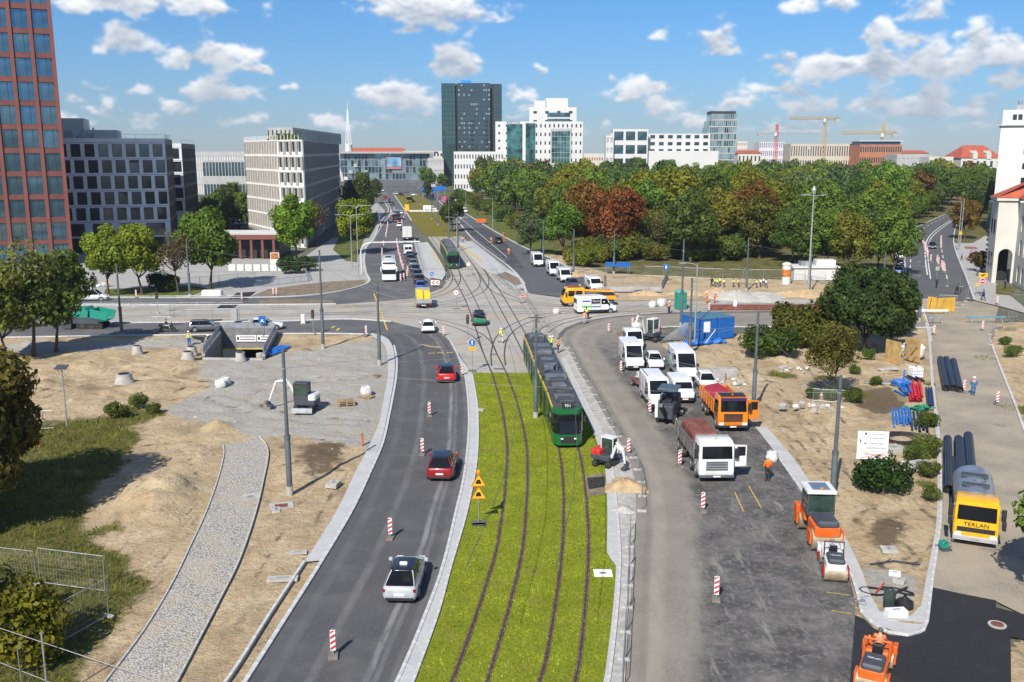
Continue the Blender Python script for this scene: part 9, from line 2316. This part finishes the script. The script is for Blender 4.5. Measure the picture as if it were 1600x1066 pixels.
PEO = [((855,548),'work',YV,JE,WH_,'worker in yellow vest beside the rear of the long tram, left one'),((862,549),'stand',YV,(.03,.03,.04),WH_,'worker in yellow vest and dark trousers beside the long tram, middle one'),((872,552),'stand',OR_,(.08,.08,.1),None,'worker in orange vest beside the long tram, right one'),
 ((913,507),'stand',OR_,(.35,.38,.42),None,'worker in orange jacket behind the white lettered van'),((919,499),'work',YV,(.05,.05,.06),None,'worker in yellow vest between the van and the crew lorry'),((783,536),'walk',YV,(.55,.52,.46),WH_,'person in yellow vest and light trousers crossing the junction tracks'),((1045,490),'stand',OR_,(.03,.03,.035),WH_,'worker in orange top and dark trousers left of the teal toilet'),
 ((1104,474),'stand',OR_,OR_,WH_,'worker in full orange by the gravel heap, left one'),((1116,474),'work',OR_,OR_,WH_,'worker in full orange by the gravel heap, right one'),((1199,752),'stand',(.8,.16,.02),(.04,.04,.045),WH_,'worker in orange jacket in front of the parked tippers'),((1520,618),'stand',(.05,.14,.28),(.05,.14,.28),WH_,'worker in blue overalls and white helmet on the sandy lane'),
 ((296,541),'stand',YV,(.02,.10,.35),WH_,'worker in yellow vest and blue jeans by the underpass'),((322,546),'work',(.35,.28,.24),(.25,.32,.45),WH_,'worker in pale blue jeans at the underpass rail'),((1112,448),'walk',(.02,.02,.025),(.02,.02,.025),None,'person in black walking along the park fence'),
 ((724,380),'stand',OR_,(.05,.1,.3),None,'worker in orange and blue at the end of the right platform'),((768,381),'work',(.75,.35,.25),OR_,None,'worker in pale orange beside the black parked car'),((788,379),'work',OR_,OR_,None,'worker in orange bending right of the black parked car'),((787,372),'stand',OR_,OR_,None,'worker in full orange behind the black parked car'),((795,399),'work',OR_,OR_,None,'worker in full orange on the closed carriageway'),((746,337),'stand',(.25,.06,.02),(.03,.03,.03),None,'worker in dark orange beside the far grass'),
 ((1517,404),'walk',(.6,.05,.08),(.05,.06,.1),None,'person in a red top walking on the side street pavement'),((1502,407),'walk',(.05,.06,.12),(.04,.04,.05),None,'child in dark clothes behind the person in red'),((1527,431),'stand',(.3,.33,.4),(.1,.1,.12),None,'person in grey by the hedge of the civic building'),((1536,470),'walk',(.03,.06,.30),(.02,.02,.05),None,'jogger in blue running below the no-entry sign'),((1495,461),'walk',(.03,.03,.04),(.03,.03,.04),None,'person in dark clothes at the end of the side street'),((1463,450),'stand',(.04,.05,.08),(.03,.03,.05),None,'person in navy beside the tall sign at the side street'),((1570,452),'stand',(.03,.025,.02),(.03,.03,.03),None,'person in black at the civic building door')]
for p,pose,j,t,hm,l in PEO:
 q = G(*p);q.z = .02;person(q,rng.uniform(-3,3) if pose != 'walk' else R(rng.choice((-60,120,200))),l,pose,j,t,hm,vest=j in (OR_,YV),s=.78 if 'child' in l else 1.02)
for i,(x,y) in enumerate(((1117,448),(1121,449),(1125,447),(1131,449),(1146,449),(1154,449),(1182,450),(1188,449),(1193,447),(1197,450))):
 q = G(x,y);person(q,rng.uniform(-3,3),'small figure in yellow vest among the group walking by the park',rng.choice(('stand','walk')),YV if i < 7 else WH_,JE,None,group='group of people in yellow vests',s=.85)
q = G(1370,1053);person((q.x,q.y,1.25),head((1358,1090),(1378,1024)),'roller driver in orange vest and dark trousers','sit',(.8,.17,.02),(.05,.06,.05),None,hair=(.1,.09,.08))
# motorcycle and rider
b = G(262,519);root = thing('motorcycle','black motorcycle on the left cross street','motorcycle',(b.x,b.y,.03),head((240,519.5),(280,518.5)));wheel(root,-.7,.001,.31,.14);wheel(root,.75,.001,.31,.12)
m = MB();hull(m,[(-.9,.7,.85,.12),(-.3,.45,.85,.2),(.1,.35,.9,.2),(.45,.55,.98,.17),(.7,.7,1.05,.12)],.8,.7);m.build('body',BLACK,root,smooth=True);MB().cbox(-1.0,-.6,-.25,.25,.7,1.1,.06).build('top_case',BLACK,root);MB().tube((.75,0,.3),(.5,0,1.1),.04,6).tube((.48,-.35,1.08),(.48,.35,1.08),.02,6).build('fork',CHROME,root);MB().add([(.62,-.2,1.0),(.62,.2,1.0),(.5,.16,1.3),(.5,-.16,1.3)],[(0,1,2,3)]).build('windshield',CARGLASS,root)
hd_ = head((240,519.5),(280,518.5));person((b.x-.2*math.cos(hd_),b.y-.2*math.sin(hd_),.78),hd_,'motorcyclist in dark jacket and pale trousers','sit',(.05,.045,.035),(.42,.42,.42),(.03,.03,.03),vest=False)
b = G(1501,458);root = thing('bicycle','bicycle standing at the end of the side street','bicycle',b,R(60))
for x in (-.5,.5):
 m = MB()
 for i in range(14): a,c_ = 2*math.pi*i/14,2*math.pi*(i+1)/14;m.tube((x+.34*math.cos(a),0,.34+.34*math.sin(a)),(x+.34*math.cos(c_),0,.34+.34*math.sin(c_)),.025,4)
 m.build('wheel',RUBBER,root)
MB().path([Vector((-.5,0,.34)),Vector((-.15,0,.85)),Vector((.4,0,.85)),Vector((.5,0,.34))],.025,5).tube((0,0,.3),(-.15,0,.85),.025,5).tube((0,0,.3),(.4,0,.85),.025,5).build('frame',BLACK,root);MB().cbox(-.28,-.02,-.07,.07,.9,.96,.02).build('saddle',BLACK,root);MB().tube((.38,-.28,1.0),(.38,.28,1.0),.02,5).build('handlebar',STEEL,root)
# ------------------------------------------------------------------ overhead wires
def wire(a,b,sag=.25,r=.014,mat=WIRE,label='thin overhead wire',n=10,group=None):
 a,b = Vector(a),Vector(b);m = MB();pts = []
 for i in range(n+1): t = i/n;q = a.lerp(b,t);q.z -= sag*4*t*(1-t);pts.append(q - a)
 m.path(pts,r,4);o = m.build('overhead_wire',mat,loc=a);tag(o,label,'wire',group or 'overhead wires');return o
T = TOPS
for a,b,l in (('A','D','pale span wire from the nearest left mast towards the tram lawn mast'),('B','D','pale span wire from the kerb corner mast to the lawn mast'),('C','B','span wire between the two masts on the gravel'),('D','N','pale span wire from the lawn mast to the mast behind the orange tipper'),('B','I','span wire across the junction to the container mast'),('O','N','span wire between the two right-hand masts'),('H','K','span wire from the container mast to the underpass mast'),('F','C','span wire from the street-tree mast to the gravel mast'),('E','C','span wire from the paver mast to the gravel mast'),('L','Q','span wire from the minibus mast to the second tram'),('J','P','span wire towards the side street mast'),('H','J','span wire along the cross street on the right'),('Q','R','short span wire over the second tram'),('D','I','span wire from the lawn mast to the container front mast'),('M','R','span wire over the closed carriageway')):
 wire(T[a],T[b],.35,.012,WIREL,l)
def over(px,z): q = G(*px);return Vector((q.x,q.y,z))
for k,(cl,lab) in enumerate(((T1,'contact wire over the left grass track'),(T2,'contact wire over the right grass track'))):
 c = spl(cl[:-1] if k == 0 else cl,8)
 for i in range(7): wire((*c[i],5.5),(*c[i+1],5.5),.02,.017,WIRE,lab,2)
for k,(cl,lab) in enumerate((([(780,583),(753,515),(722,445),(697,398),(676,368),(654,339),(628,303)],'contact wire over the straight left track'),([(842,583),(814,526),(772,452),(736,402),(714,374),(672,337),(638,303)],'contact wire over the straight right track'),([(0,485),(400,483),(700,478),(1000,479),(1200,476)],'contact wire over the cross street track'))):
 c = spl(cl,9)
 for i in range(8): wire((*c[i],5.5),(*c[i+1],5.5),.02,.017,WIRE,lab,2)
for a,b,l in (('A','O','long span wire across the whole scene between the two nearest masts'),('A','N','span wire from the nearest left mast to the mast behind the orange tipper'),('B','O','span wire from the kerb corner mast to the nearest right mast'),('D','O','span wire from the lawn mast to the nearest right mast'),('C','D','span wire from the gravel mast to the lawn mast')): wire(T[a],T[b],.5,.011,WIREL,l)
for (p0,p1,l) in (((-60,960),(330,1090),'pale span wire across the lower left corner, upper one'),((-60,1010),(130,1085),'pale span wire across the lower left corner, lower one')): wire(AT(*p0,36)*1.0+(AT(*p0,36)-AT(*p1,37))*2.5,AT(*p1,37)+(AT(*p1,37)-AT(*p0,36))*2.5,.05,.012,mt('bright_rope',(.5,.5,.5),.6),l)
# ------------------------------------------------------------------ air
hm = bpy.data.materials.new('haze_air');hm.use_nodes = True;hn = hm.node_tree.nodes;hn.clear()
pv = hn.new('ShaderNodeVolumePrincipled');pv.inputs['Color'].default_value = (.86,.92,1,1);pv.inputs['Density'].default_value = .00014;pv.inputs['Anisotropy'].default_value = .3
ho = hn.new('ShaderNodeOutputMaterial');hm.node_tree.links.new(pv.outputs[0],ho.inputs['Volume'])
MB().bx(-3050,3050,-3050,3050,-6,130).build('haze',hm,kind='stuff')
